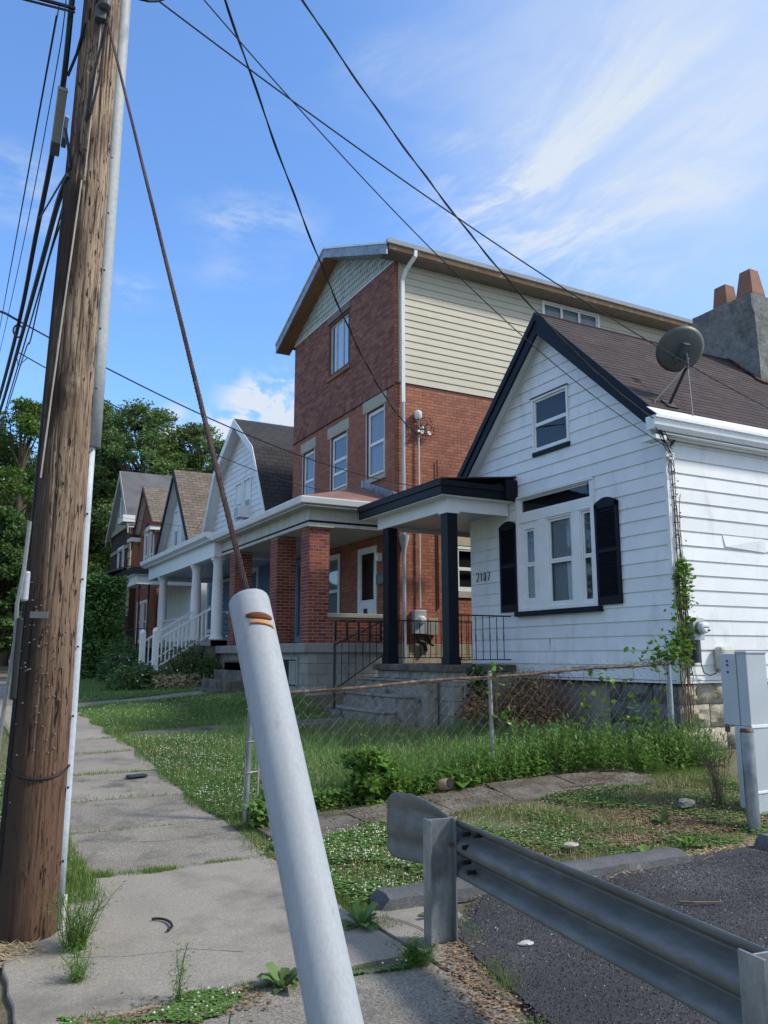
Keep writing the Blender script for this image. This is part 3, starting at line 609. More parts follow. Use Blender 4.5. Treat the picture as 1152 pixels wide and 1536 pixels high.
rows.sort(key=lambda q: camdist((q[0], q[2], rz_(q[2]))))
rest = MB()
for i, q in enumerate(rows):
    if i < 300: MB().poly8(shingle8(*q)).build('shingle', ROOF, roof)
    else: rest.poly8(shingle8(*q))
npmesh('shingles', np.array(rest.v), np.array(rest.f), ROOF, roof, 'stuff')
rc = MB(); rc.tube([(OX, WYC, RZ+.005), (FX1, WYC, RZ+.005)], .03, 6); rc.build('ridge_cap', ROOF, wh)
# black rake boards (two stacked mouldings) and white frieze under the overhang
def rake(x0, x1, top, bot, m, name, yl=WY0+.06, yr=WY1+.18, dz=0):
    for (a, ye) in ((-1, yl), (1, yr)):
        mb = MB(); mb.prism([(x0, WYC, RZ+top+dz), (x0, ye, rz_(ye)+top+dz), (x0, ye, rz_(ye)+bot+dz+(.06 if bot < -.2 else 0)), (x0, WYC, RZ+bot+dz)], (x1-x0, 0, 0)); mb.build(name, m, wh, bevel=.004)
rake(OX-.045, OX+.0, .03, -.12, BLACKT, 'rake_moulding', EY+.06)
rake(OX-.02, OX+.022, -.12, -.36, BLACKT, 'rake_board', EY+.13)
# soffit
for ye, s in ((EY+.2, 1), (12.8, 1)):
    mb = MB(); mb.prism([(OX+.025, WYC, RZ-.20), (OX+.025, ye, rz_(ye)-.20), (OX+.025, ye, rz_(ye)-.23), (OX+.025, WYC, RZ-.23)], (WX-OX-.01, 0, 0)); mb.build('soffit', WTRIM, wh)
    mb = MB(); mb.prism([(WX-.024, WYC, RZ-.235), (WX-.024, ye, rz_(ye)-.235), (WX-.024, ye, rz_(ye)-.30), (WX-.024, WYC, RZ-.30)], (.022, 0, 0)); mb.build('frieze', WTRIM, wh)
# side gutter
def gutter(pts_prof, x0, x1, m, parent, name='gutter'):
    mb = MB(); mb.prism([(x0, y, z) for y, z in pts_prof], (x1-x0, 0, 0)); return mb.build(name, m, parent, smooth=False)
gutter([(7.75, 4.62), (7.64, 4.62), (7.60, 4.68), (7.585, 4.76), (7.56, 4.77), (7.56, 4.80), (7.75, 4.80)], 8.22, 18.3, GUTW, wh)
mb = MB(); mb.prism([(8.25, 7.56, 4.80), (8.25, 7.74, 4.95), (8.25, 7.745, 4.965), (8.25, 7.56, 4.812)], (10, 0, 0)); mb.build('drip_edge', GUTW, wh)
mb = MB(); mb.box(8.3, 18.2, 7.75, 7.79, 4.56, 4.80); mb.build('fascia', WTRIM, wh)
mb = MB(); mb.box(8.45, 18.2, 7.66, 7.84, 4.585, 4.605); mb.build('soffit', WTRIM, wh)
mb = MB(); mb.box(8.30, 8.5, 7.66, 7.92, 4.5, 4.56); mb.build('eave_return', WTRIM, wh)
# triple window group
def frame_board(u0, u1, z0, z1, d0, d1, m=WTRIM, name='window_casing'): mb = MB(); F.box(mb, u0, u1, z0, z1, d0, d1); return mb.build(name, m, wh, bevel=.004)
frame_board(9.26, 9.34, 2.33, 4.27, 0, .055); frame_board(11.12, 11.2, 2.33, 4.27, 0, .055); frame_board(9.34, 11.12, 2.33, 2.39, 0, .055)
frame_board(9.34, 11.12, 3.84, 3.99, 0, .05); frame_board(9.26, 11.2, 4.27, 4.30, 0, .075)
frame_board(9.60, 9.78, 2.39, 3.84, 0, .048); frame_board(10.42, 10.62, 2.39, 3.84, 0, .048)
window(F, wh, 9.78, 10.42, 2.39, 3.84, .035, back=CURT, proud=.03)
window(F, wh, 9.34, 9.60, 2.39, 3.84, .025, back=CURTD, proud=.03, sashw=.03)
window(F, wh, 10.62, 11.12, 2.39, 3.84, .12, back=CURTD, proud=.03, sashw=.035)
window(F, wh, 9.34, 11.12, 3.99, 4.27, .018, rails=(), back=DARKIN, proud=.04, name='transom_window', sashw=.02)
frame_board(9.20, 11.26, 2.25, 2.33, .0, .10, BLACKT, 'window_sill')
window(F, wh, 9.77, 10.69, 5.0, 5.95, .04, back=DARKIN, proud=.04, sashw=.03)
frame_board(9.75, 10.71, 5.95, 5.965, 0, .06, BLACKT, 'window_head'); frame_board(9.76, 10.70, 4.93, 5.0, 0, .05, BLACKT, 'window_sill')
# shutters with louvers
def shutter(u0, u1, z0, z1, label):
    mb = MB(); P = F.p; d0, d1 = .018, .055; b = .055
    for (a, c, e, f) in ((u0, u0+b, z0, z1-.09), (u1-b, u1, z0, z1-.09), (u0+b, u1-b, z0, z0+.12), (u0+b, u1-b, (z0+z1)/2-.03, (z0+z1)/2+.03)): F.box(mb, a, c, e, f, d0, d1)
    arc = [P(u0, z1-.16, d0), P(u1, z1-.16, d0)]+[P(u1-(u1-u0)*t, z1-.085+.085*math.sin(math.pi*t), d0) for t in [i/10 for i in range(11)]]
    mb.prism(arc, Vector(P(0, 0, d1))-Vector(P(0, 0, d0))); s = mb.build('shutter', SHUT, wh, bevel=.003, label=label)
    mb = MB(); F.box(mb, u0+b, u1-b, z0+.1, z1-.15, .012, .022); mb.build('shutter_back', SHUT, s)
    z = z0+.135
    while z < z1-.19:
        if abs(z-(z0+z1)/2+.01) > .045:
            mb = MB(); mb.poly8([P(u0+b, z, .05), P(u1-b, z, .05), P(u1-b, z+.006, .052), P(u0+b, z+.006, .052), P(u0+b, z+.028, .024), P(u1-b, z+.028, .024), P(u1-b, z+.034, .026), P(u0+b, z+.034, .026)]); mb.build('louver', SHUT, s)
        z += .034
shutter(8.775, 9.262, 2.34, 3.95, 'shutter right of the triple window'); shutter(11.205, 11.70, 2.34, 3.93, 'shutter left of the triple window')
# house number 2107 built from strokes
NUM = {'2': [[(0, .85), (.15, 1), (.8, 1), (1, .8), (1, .62), (0, 0), (1, 0)]], '1': [[(.3, .85), (.55, 1), (.55, 0)]], '0': [[(.15, .15), (.15, .85), (.5, 1), (.85, .85), (.85, .15), (.5, 0), (.15, .15)]], '7': [[(0, 1), (1, 1), (.45, 0)]]}
def digits(parent, text, face, u, z, w, h, sp, d, m=BLACKT, r=.008, sgn=-1):
    for i, ch in enumerate(text):
        mb = MB()
        for st in NUM[ch]: mb.tube([face.p(u+sgn*(i*sp+a*w), z+b*h, d) for a, b in st], r, 5)
        mb.build('number_digit', m, parent)
digits(wh, '2107', F, 12.46, 2.94, .075, .15, .115, .03)
# porch
PX, PYR, PYL = 7.36, 11.37, 14.1
mb = MB(); mb.box(PX-.05, WX-.03, PYR-.04, PYL, 1.33, 1.45); mb.box(WX-.03, 10.2, WY1+.05, PYL, 1.33, 1.45); mb.build('porch_deck', CONCS, wh, bevel=.015)
for r in range(5):
    z = .15+r*.236
    for k in range(7):
        y0 = PYR-.0+k*.40-(0 if r % 2 else .2); y1 = y0+.39
        y0, y1 = max(y0, PYR), min(y1, PYL-.02)
        if y1-y0 > .05: mb = MB(); mb.box(PX+.02, PX+.2, y0+.002, y1-.002, z+.003, z+.233); mb.build('concrete_block', CONCP, wh, bevel=.005)
    for k in range(4):
        x0 = PX+.03+k*.40-(.2 if r % 2 else 0); x1 = x0+.39; x0 = max(x0, PX+.205); x1 = min(x1, WX+.04)
        if x1-x0 > .05: mb = MB(); mb.box(x0+.002, x1-.002, PYR+.0, PYR+.2, z+.003, z+.233); mb.build('concrete_block', CONCP, wh, bevel=.005)
mb = MB(); mb.box(PX+.06, WX, PYR+.05, PYL-.05, .1, 1.33); mb.build('porch_base', MORTS, wh)
for (y0, y1, nm) in ((11.45, 11.67, 0), (13.55, 13.77, 1)):
    mb = MB(); mb.box(7.37, 7.57, y0, y1, 1.45, 4.02); mb.box(7.355, 7.585, y0-.015, y1+.015, 1.45, 1.58); mb.build('porch_post', BLACKT, wh, bevel=.006)
# porch roof
mb = MB(); mb.box(7.14, WX-.02, 11.26, 14.27, 4.40, 4.475); mb.box(7.11, 7.14, 11.23, 14.30, 4.26, 4.50); mb.box(7.14, WX-.02, 11.23, 11.26, 4.26, 4.50); mb.box(7.14, WX+1.6, 14.27, 14.30, 4.26, 4.50)
mb.box(7.085, 7.11, 11.20, 14.32, 4.40, 4.50); mb.box(7.11, WX-.02, 11.205, 11.23, 4.40, 4.50)
mb.build('porch_fascia', BLACKT, wh, bevel=.006)
mb = MB(); mb.prism([(7.09, 11.2, 4.503), (7.09, 14.32, 4.503), (WX, 14.32, 4.68), (WX, 11.2, 4.68)], (0, 0, .02)); mb.build('porch_roof', ROOF, wh)
mb = MB(); mb.box(7.15, WX-.02, 11.27, 14.26, 4.24, 4.26); mb.build('porch_soffit', WTRIM, wh)
mb = MB(); mb.box(7.35, 7.42, 11.43, 13.95, 4.02, 4.24); mb.box(7.42, WX-.03, 11.43, 11.50, 4.02, 4.24); mb.box(7.42, WX+1.5, 13.88, 13.95, 4.02, 4.24); mb.box(7.34, 7.6, 11.42, 11.7, 3.985, 4.02); mb.build('porch_beam', WTRIM, wh, bevel=.004)
mb = MB(); mb.box(7.42, WX, 11.5, 13.88, 4.10, 4.12); mb.box(WX, 10.1, WY1+.03, 13.88, 4.10, 4.12); mb.build('porch_ceiling', GREYP, wh)
mb = MB(); mb.prism([(8.40, 12.45, 4.5), (8.40, 12.95, 4.5), (8.40, 12.9, 4.72), (8.40, 12.5, 4.82)], (.3, 0, 0)); mb.build('roof_flashing', BLACKT, wh)
mb = MB(); mb.box(8.40, WX-.02, 11.15, 11.3, 4.27, 4.62); mb.build('fascia_end', BLACKT, wh, bevel=.02)
# porch steps
steps = MB(); steps.box(7.12, 7.32, 12.2, 14.3, .1, 1.2); st = steps.build('concrete_steps', STEPM, wh)
for (x0, z1, ya, yb) in ((6.55, .68, 12.3, 14.45), (6.82, .94, 12.1, 14.4), (7.08, 1.2, 11.75, 14.35)):
    mb = MB(); mb.box(x0+.025, 7.34, ya+.02, yb, .2, z1-.05); mb.box(x0, 7.34, ya, yb, z1-.05, z1); mb.build('step', STEPM, st, bevel=.018)
# iron railings
def railing(a, b, z0a, z1a, z0b, z1b, n, end=True, parent=wh):
    mb = MB(); mb.tube([(*a, z1a), (*b, z1b)], .016, 4); mb.tube([(*a, z0a), (*b, z0b)], .012, 4); r = mb.build('iron_railing', IRON, parent)
    for i in range(1, n):
        t = i/n; p = (a[0]+(b[0]-a[0])*t, a[1]+(b[1]-a[1])*t); mb = MB(); za, zb = z0a+(z0b-z0a)*t, z1a+(z1b-z1a)*t; zm = (za+zb)/2
        mb.tube([(*p, za), (*p, zm-.1), (*p, zm), (*p, zm+.1), (*p, zb)], [.0075, .0075, .012, .0075, .0075], 4); mb.build('baluster', IRON, r)
    return r
railing((7.5, 11.50), (8.66, 11.50), 1.53, 2.27, 1.53, 2.27, 8); railing((7.5, 13.85), (9.7, 13.85), 1.56, 2.27, 1.56, 2.27, 18)
railing((7.40, 13.80), (6.46, 13.98), 1.62, 2.26, .98, 1.80, 7)
mb = MB(); mb.tube([(6.46, 13.98, .64), (6.46, 13.98, 1.83)], .024, 6); mb.build('newel_post', IRON, wh)
# chimney
mb = MB(); n = 9
cx0, cx1, cy0, cy1 = 13.3, 14.25, 9.62, 10.86; zz = [5.9, 6.6, 7.2, 7.75, 8.05, 8.25, 8.47]; gr = [0, 0, 0, .02, .06, .12, .14]
for z, g_ in zip(zz, gr):
    for i in range(4*n):
        s, k = divmod(i, n); t = k/n; X0, X1, Y0_, Y1_ = cx0-g_, cx1+g_, cy0-g_*.3, cy1+g_
        p = [(X0+(X1-X0)*t, Y0_), (X1, Y0_+(Y1_-Y0_)*t), (X1-(X1-X0)*t, Y1_), (X0, Y1_-(Y1_-Y0_)*t)][s]; mb.v.append((p[0]+rnd.uniform(-.015, .015), p[1]+rnd.uniform(-.015, .015), z+rnd.uniform(-.01, .01)))
for j in range(len(zz)-1):
    for i in range(4*n): a = j*4*n+i; b = j*4*n+(i+1) % (4*n); mb.f.append((a, b, b+4*n, a+4*n))
mb.f.append(tuple((len(zz)-1)*4*n+i for i in range(4*n)))
ch = mb.build('chimney', STUCCO, wh, smooth=True)
def pot(cx, cy, z, b, t, h):
    mb = MB(); k = 4; b *= 1.14; t *= 1.14; lv = ((0, b*.9), (h*.30, b), (h, t)); th = t-.03
    for (dz, r_) in lv:
        for i in range(k): a = math.pi/4+i*math.pi/2; mb.v.append((cx+r_*math.cos(a), cy+r_*math.sin(a), z+dz))
    for j in range(2):
        for i in range(k): a = j*k+i; b2 = j*k+(i+1) % k; mb.f.append((a, b2, b2+k, a+k))
    base = len(mb.v)
    for (dz, r_) in ((h, th), (h-.2, th)):
        for i in range(k): a = math.pi/4+i*math.pi/2; mb.v.append((cx+r_*math.cos(a), cy+r_*math.sin(a), z+dz))
    for i in range(k): j2 = (i+1) % k; mb.f += [(2*k+i, 2*k+j2, base+j2, base+i), (base+i, base+j2, base+k+j2, base+k+i)]
    mb.f.append(tuple(base+k+i for i in range(k))); mb.build('chimney_pot', CLAY, ch)
pot(13.68, 9.97, 8.44, .235, .15, .74); pot(13.62, 10.52, 8.44, .21, .165, .62)
mb = MB()
for i in range(26): x = cx0-.08; y = cy0-.06+i*.05; mb.obox((x+rnd.uniform(-.02, .03), y, rz_(min(y, 2*WYC-y))+.02), (.05, 0, .0), (0, .04, .035), (-.01, -.02, .025))
for i in range(20): x = cx0-.05+i*.06; y = cy0-.05; mb.obox((x, y+rnd.uniform(-.03, .02), rz_(y)+.02), (.045, 0, .01), (0, .05, .045), (-.0, -.02, .02))
mb.build('chimney_flashing', mat('rusty_flashing', (.11, .04, .03), .9, var=.4, scale=8, bump=.5, col2=(.03, .03, .035), c2=(.45, .6), c2scale=6), wh)
# satellite dish
dx, dy = 8.98, 8.0; dz = rz_(dy)
sd = thing('satellite_dish', 'grey satellite dish on a tripod mount at the roof eave', 'satellite dish', (dx, dy, dz))
top = Vector((9.13, 7.76, 5.76)); ax = Vector((.22, .76, .60)).normalized(); c = top+Vector((-.02, .0, .14))+ax*.10
ux = ax.cross(Vector((0, 0, 1))).normalized(); uy = ux.cross(ax)
mb = MB(); nr_, na = 7, 32; mb.v.append(tuple(c-ax*.0))
for i in range(1, nr_+1):
    r_ = i/nr_
    for k in range(na): a = 2*math.pi*k/na; mb.v.append(tuple(c+ux*.375*r_*math.cos(a)+uy*.34*r_*math.sin(a)+ax*.075*r_*r_))
for k in range(na): mb.f.append((0, 1+k, 1+(k+1) % na))
for i in range(nr_-1):
    for k in range(na): a = 1+i*na+k; b = 1+i*na+(k+1) % na; mb.f.append((a, a+na, b+na, b))
o = mb.build('reflector', DISH, sd, smooth=True); so_ = o.modifiers.new('thick', 'SOLIDIFY'); so_.thickness = .012
mb = MB(); mb.obox(c-ax*.06, ux*.05, uy*.12, ax*.05); mb.obox(c-ax*.05-uy*.12, ux*.12, uy*.03, ax*.03); mb.tube([top-Vector((0, 0, .1)), top+Vector((0, 0, .05)), c-ax*.1], .022, 8); mb.build('bracket', GREYD, sd, bevel=.004)
base = Vector((dx, dy, dz+.02))
mb = MB(); mb.tube([base, top-Vector((0, 0, .05))], .022, 8); mb.build('mast', IRON, sd)
mb = MB(); mb.obox(base, (.10, 0, 0), (0, .07, .07), (0, -.01, .01)); mb.build('foot', IRON, sd)
for e in ((8.62, 7.96), (9.10, 7.70)):
    mb = MB(); mb.tube([(e[0], e[1], rz_(e[1])+.02), tuple(top-Vector((0, 0, .04)))], .010, 6); mb.build('strut', WIREG, sd)
arm = c-uy*.34+ax*.08; lnb = c-uy*.22+ax*.52
mb = MB(); mb.tube([tuple(c-uy*.10-ax*.03), tuple(arm), tuple(lnb)], .014, 6); mb.build('feed_arm', WIREG, sd)
mb = MB(); mb.obox(lnb, ux*.06, uy*.035, ax*.05); mb.tube([tuple(lnb), tuple(lnb-ax*.12+uy*.05)], .035, 8); mb.build('receiver', GREYP, sd, bevel=.008)
# electric meter, conduit boxes
me_ = thing('electric_meter', 'round glass electric meter on the side wall of the white house', 'electric meter', (8.97, 7.8, 1.95))
mb = MB(); mb.box(8.87, 9.08, 7.74, 7.83, 1.80, 2.10); mb.build('meter_box', GREYP, me_, bevel=.006)
mb = MB(); cc = Vector((8.975, 7.74, 1.96)); mb.tube([cc, cc-Vector((0, .05, 0))], .088, 20); mb.build('meter_ring', ZINC, me_, smooth=True)
mb = MB(); mb.tube([cc-Vector((0, .05, 0)), cc-Vector((0, .11, 0)), cc-Vector((0, .13, 0))], [.078, .074, .05], 20); mb.build('meter_dial', GUTW, me_, smooth=True)
mb = MB(); mb.box(8.93, 9.02, 7.606, 7.612, 1.965, 1.975); mb.box(8.99, 9.03, 7.604, 7.612, 1.915, 1.94); mb.build('meter_marks', BLACKT, me_)
mb = MB(); mb.tube([(8.93, 7.77, 1.80), (8.93, 7.77, 1.50)], .062, 14); mb.build('conduit_sleeve', GREYD, me_, smooth=True)
mb = MB(); mb.tube([(9.03, 7.8, 1.62), (9.03, 7.79, 1.48), (9.06, 7.78, 1.37), (9.16, 7.77, 1.33), (9.28, 7.77, 1.36), (9.36, 7.77, 1.45)], .008, 6); mb.tube([(8.79, 7.81, 1.9), (8.79, 7.81, 1.42), (8.84, 7.81, 1.34), (9.1, 7.8, 1.33)], .006, 5); mb.build('loop_cable', WIRE, me_)
jb = MB(); jb.tube([(9.47, 7.79, 1.60), (9.47, 7.79, 1.47)], .14, 16)
mb = MB(); mb.box(9.32, 9.60, 7.68, 7.83, 1.38, 1.72); tag(mb.build('junction_box', mat('beige_box', (.50, .50, .46), .6, var=.08, bump=.05), bevel=.05), 'rounded beige junction box on the side wall behind the grey cabinet', 'junction box')
# service entry hardware at the corner
sh = thing('service_hook', 'tangled service wires and connectors at the eave corner of the white house', 'wiring', (8.64, 7.8, 4.5))
mb = MB()
for i in range(9):
    a = Vector((8.3+rnd.uniform(-.05, .1), 7.64+rnd.uniform(-.03, .03), 4.68+rnd.uniform(-.1, .05))); b = Vector((8.72+rnd.uniform(-.04, .08), 7.80, 4.42+rnd.uniform(-.1, .1)))
    mb.tube([a, a.lerp(b, .4)-Vector((0, .03, rnd.uniform(.05, .16))), b], .006, 5)
mb.tube([(8.70, 7.8, 4.45), (8.84, 7.78, 4.62)], [.012, .022], 6)
mb.build('wire_tangle', WIRE, sh)
mb = MB()
for i in range(6): mb.obox((8.68+rnd.uniform(-.06, .1), 7.79, 4.42+rnd.uniform(-.12, .08)), (.025, 0, 0), (0, .02, 0), (0, 0, .03))
mb.build('connector', GUTW, sh, bevel=.004)
mb = MB(); mb.tube([(8.70+.055*math.cos(a), 7.79+.02*math.sin(a*2), 4.17+.11*math.sin(a)) for a in [i*math.pi/8 for i in range(17)]], .006, 5); mb.build('cable_loop', WIRE, sh)
mb = MB(); mb.tube([(8.72, 7.81, 4.4), (8.74, 7.81, 3.6), (8.725, 7.81, 3.0), (8.74, 7.81, 2.3), (8.76, 7.81, 1.6)], .009, 5); mb.tube([(8.78, 7.81, 4.4), (8.77, 7.81, 3.5), (8.79, 7.81, 2.8), (8.77, 7.81, 2.0)], .006, 5); mb.build('wall_cable', mat('dusty_cable', (.12, .11, .10), .8, var=.3), sh)
mb = MB()
for k in range(17): z = 4.3-k*.18; mb.obox((8.755, 7.815, z), (.03, 0, 0), (0, .008, 0), (0, 0, .005))
mb.build('cable_clip', IRON, sh)

# ------------------------------------------------------------------ brick house
BX, BY0, BY1 = 8.358, 15.07, 21.0; BC = (BY0+BY1)/2
bh = thing('brick_house', 'tall three storey brick house with cream siding and sage shingled gable', 'house', (BX, BC, .9))
BF = Face('F', BX); BS = Face('S', BY0); EZ = 10.75; BRS = .46
PKZ = 12.0
HB = [(17.44, 18.54, 8.80, 10.14), (15.95, 16.73, 2.8, 3.96), (17.88, 18.82, 2.33, 3.97), (19.48, 20.52, 2.08, 4.02)]+[(a+.06, b-.06, c+.08, d-.02) for a, b, c, d in ((19.45, 20.3, 5.6, 7.07), (17.44, 18.45, 5.6, 7.07), (15.5, 16.45, 5.55, 7.2))]
holed(BF, bh, BY0+.01, BY1, .3, 10.42, HB, -.3, .0005, MORT)
holed(BS, bh, BX+.3, 19, .3, 10.5, [(9.94, 10.89, 3.06, 3.94), (12.66, 14.44, 9.91, 10.36)], -.3, .0005, MORT)
core = MB(); core.box(BX+.3, 19, BY0+.3, BY1, .3, 10.4); core.prism([(BX+.01, BY0+.01, 10.4), (BX+.01, BY1, 10.4), (BX+.01, BC, 10.4+.43*(BY1-BY0)/2)], (10.6, 0, 0)); core.build('wall', MORT, bh)
wins2 = [(19.45, 20.3, 5.6, 7.07), (17.44, 18.45, 5.6, 7.07), (15.5, 16.45, 5.55, 7.2)]
holes = [(17.35, 18.62, 8.69, 10.45)]+[(a, b, c, d) for a, b, c, d in wins2]
lint = [(19.38, 20.40, 7.07, 7.36), (17.34, 18.6, 7.07, 7.36), (15.4, 16.58, 7.2, 7.49)]
lst = bricks(BF, bh, BY0, BY1, 4.6, 7.5, BRICK, .205, .0725, holes+lint)
lst += bricks(BF, bh, BY0, BY1, 7.72, 10.42, BRICKD, .205, .071, holes)
# soldier course
for (y) in np.arange(BY0, BY1-.03, .0725): lst.append((camdist((BX, y, 7.6)), BF, y+.006, y+.066, 7.51, 7.715, .01+rnd.uniform(-.002, .003), BRICKD, bh))
lst += bricks(BF, bh, BY0, BY1, 1.85, 4.6, BRICK, .205, .0725, [(15.85, 16.85, 1.8, 4.05), (17.75, 18.95, 2.2, 4.1), (19.3, 20.7, 1.9, 4.2)])
lst2 = bricks(BS, bh, BX, 13.0, 1.86, 7.56, BRICK, .205, .0725, [(9.88, 10.95, 3.0, 4.22)], header_every=7)
# the orange quoin returns of the dark brick veneer
for k, z in enumerate(np.arange(7.58, 10.4, .071)): lst2.append((camdist((BX, BY0, z)), BS, BX, BX+.10, z+.005, z+.066, .01, BRICK, bh))
# porch columns + walls
CXc = 6.40
def column(x0, x1, y0, y1, z0, z1, m=BRICKP):
    mb = MB(); mb.box(x0+.012, x1-.012, y0+.012, y1-.012, z0, z1); mb.build('porch_column', MORTL, bh)
    a = bricks(Face('F', x0+.012), bh, y0, y1, z0, z1, m, .205, .068, joint=.012, proud=.004, phase=.1)
    b = bricks(Face('S', y0+.012), bh, x0, x1, z0, z1, m, .205, .068, joint=.012, proud=.004)
    return a+b
lstp = column(6.38, 6.84, 15.07, 15.53, 1.85, 4.2)+column(6.38, 6.84, 16.88, 17.34, 1.85, 4.2)+column(6.38, 6.84, 19.85, 20.31, 1.85, 4.2)
mb = MB(); mb.box(6.84, BX, BY0+.012, BY0+.2, 1.85, 2.36); mb.build('parapet', MORTL, bh)
slits = [(6.96+i*.26, 7.005+i*.26, 1.9, 2.28) for i in range(5)]
lstp += bricks(Face('S', BY0+.012), bh, 6.84, BX, 1.85, 2.36, BRICKP, .205, .068, slits, joint=.012, proud=.004)
mb = MB()
for s in slits: mb.box(s[0], s[1], BY0-.0, BY0+.02, s[2], s[3])
mb.build('parapet_slit', DARKIN, bh)
mb = MB(); mb.box(6.80, BX, BY0-.05, BY0+.24, 2.36, 2.45); mb.build('parapet_cap', LIME, bh, bevel=.01)
near = sorted(lst2+lstp, key=lambda r: r[0])
emit_bricks(lst2[:0]+sorted(lstp, key=lambda r: r[0])+[], 190, 'porch_brickwork'); emit_bricks(lst2, 110, 'side_brickwork'); emit_bricks(lst, 0, 'front_brickwork')
# porch base, ledge
mb = MB(); mb.box(6.26, BX, 15.0, 21.1, 1.66, 1.85); mb.build('porch_ledge', CONCP, bh, bevel=.015)
mb = MB(); mb.box(6.40, BX-.05, 15.1, 21.05, .3, 1.66); mb.build('porch_base', MORTS, bh)
for r in range(5):
    z = .60+r*.212; k = 0; y = 15.09
    while y < 17.6:
        L_ = .42 if (k or r % 2) else .22; k += 1
        mb = MB(); mb.box(6.37, 6.41, y+.003, y+L_-.003, z+.003, z+.209); mb.build('concrete_block', CONCP, bh, bevel=.004); y += L_
    x = 6.37; k = 0
    while x < 8.3:
        L_ = .42 if (k or r % 2) else .22; k += 1
        if not (6.9 < x < 7.2 and 0 < r < 4) or True:
            mb = MB(); mb.box(x+.003, min(x+L_, BX)-.003, 15.06, 15.11, z+.003, z+.209); mb.build('concrete_block', CONCP, bh, bevel=.004)
        x += L_
mb = MB()
mb.box(6.345, 6.375, 15.55, 16.35, 1.0, 1.52); mb.build('basement_window', DARKIN, bh); mb = MB(); mb.box(6.335, 6.37, 15.5, 16.4, 1.52, 1.58); mb.box(6.335, 6.37, 15.5, 15.58, 1.0, 1.52); mb.box(6.33, 6.36, 15.6, 15.95, 1.02, 1.5); mb.build('basement_frame', CONCP, bh, bevel=.01)
# side foundation blocks
for r in range(5):
    z = .7+r*.23; x = BX+.02; k = 0
    while x < 12.5:
        L_ = .40 if (k or r % 2) else .2; k += 1
        mb = MB(); mb.box(x+.003, x+L_-.003, BY0-.03, BY0+.05, z+.003, z+.227); mb.build('concrete_block', mat('tan_block', (.36, .31, .22), .9, var=.15, bump=.3, extra=grime(1.2, (.1, .09, .06), .5, .7, .6)) if 'tan_block' not in MATS else MATS['tan_block'], bh, bevel=.004); x += L_
# entry steps
for (x0, z1) in ((5.55, .86), (5.82, 1.06), (6.09, 1.27)): pass
es = MB(); es.box(6.1, 6.3, 17.6, 19.6, .5, 1.5); es = es.build('entry_steps', CONCS, bh)
for (x0, z1, ya, yb) in ((5.30, .86, 17.45, 19.75), (5.58, 1.06, 17.5, 19.7), (5.86, 1.27, 17.55, 19.65), (6.1, 1.47, 17.6, 19.6)):
    mb = MB(); mb.box(x0, 6.36, ya, yb, .5, z1); mb.build('step', CONCS, es, bevel=.02)
# porch entablature
mb = MB(); mb.box(6.33, 6.46, 15.02, 21.0, 4.20, 4.27); mb.box(6.46, BX, 15.02, 15.12, 4.20, 4.27); mb.box(6.30, 6.9, 15.0, 15.56, 4.18, 4.20); mb.build('lower_moulding', WGREY, bh, bevel=.008)
mb = MB(); mb.box(6.37, 6.5, 15.06, 21.0, 4.27, 4.32); mb.box(6.5, BX, 15.06, 15.1, 4.27, 4.32); mb.build('shadow_gap', DARKIN, bh)
mb = MB(); mb.box(6.35, 6.48, 15.04, 21.0, 4.32, 4.56); mb.box(6.48, BX, 15.04, 15.14, 4.32, 4.56); mb.build('porch_frieze', WGREY, bh, bevel=.006)
mb = MB(); mb.box(6.14, BX, 14.80, 21.2, 4.56, 4.585); mb.build('porch_soffit', WGREY, bh)
mb = MB(); mb.prism([(6.14, 14.80, 4.60), (6.08, 14.80, 4.62), (6.05, 14.80, 4.72), (6.05, 14.8, 4.745), (6.16, 14.8, 4.745), (6.16, 14.8, 4.60)], (0, 6.4, 0)); mb.prism([(6.06, 14.84, 4.60), (6.06, 14.76, 4.62), (6.06, 14.73, 4.72), (6.06, 14.73, 4.745), (6.06, 14.86, 4.745)], (BX-6.06, 0, 0)); mb.build('porch_gutter', WTRIM, bh)
mb = MB(); mb.quad((6.08, 14.78, 4.75), (BX, 14.78, 4.75), (BX, 16.5, 5.45)); mb.quad((6.08, 14.78, 4.75), (BX, 16.5, 5.45), (BX, 20.4, 5.45), (6.08, 21.2, 4.75)); mb.build('porch_roof', ROOFP, bh)
mb = MB()
for i in range(14): t = i/13; y = 15.0+t*1.5; z = 4.85+(y-14.78)/1.72*.60; mb.obox((BX-.04, y, z+.05), (.02, 0, 0), (0, .07, .03), (0, 0, .09))
mb.build('roof_flashing', GALV, bh)
# porch recess
mb = MB(); mb.box(6.5, BX-.02, 15.15, 21, 4.22, 4.24); mb.build('porch_ceiling', WGREY, bh)
d = window(BF, bh, 15.88, 16.80, 1.88, 4.02, .10, rails=(.42,), back=DARKIN, name='storm_door', label='white storm door with a torn dark screen')
mb = MB(); BF.box(mb, 15.99, 16.69, 1.95, 2.78, .0, .03); mb.build('door_panel', WTRIM, d)
mb = MB(); BF.box(mb, 16.3, 16.48, 2.5, 2.64, .03, .036); mb.build('door_notice', BLACKT, d)
window(BF, bh, 17.8, 18.9, 2.25, 4.05, .09, back=CURT); window(BF, bh, 19.35, 20.65, 1.95, 4.15, .14, rails=(), vbars=(.5,), fm=BLUEP, back=CURT, name='blue_window')
mb = MB(); mb.obox((BX-.10, 15.62, 3.72), (.06, 0, 0), (0, .06, 0), (0, 0, .09)); mb.build('porch_lamp', GUTW, bh, bevel=.01)
mb = MB(); mb.box(BX-.14, BX-.01, 15.3, 15.7, 3.12, 3.34); mb.build('mailbox', mat('blue_grey_mailbox', (.10, .14, .16), .5), bh, bevel=.02)
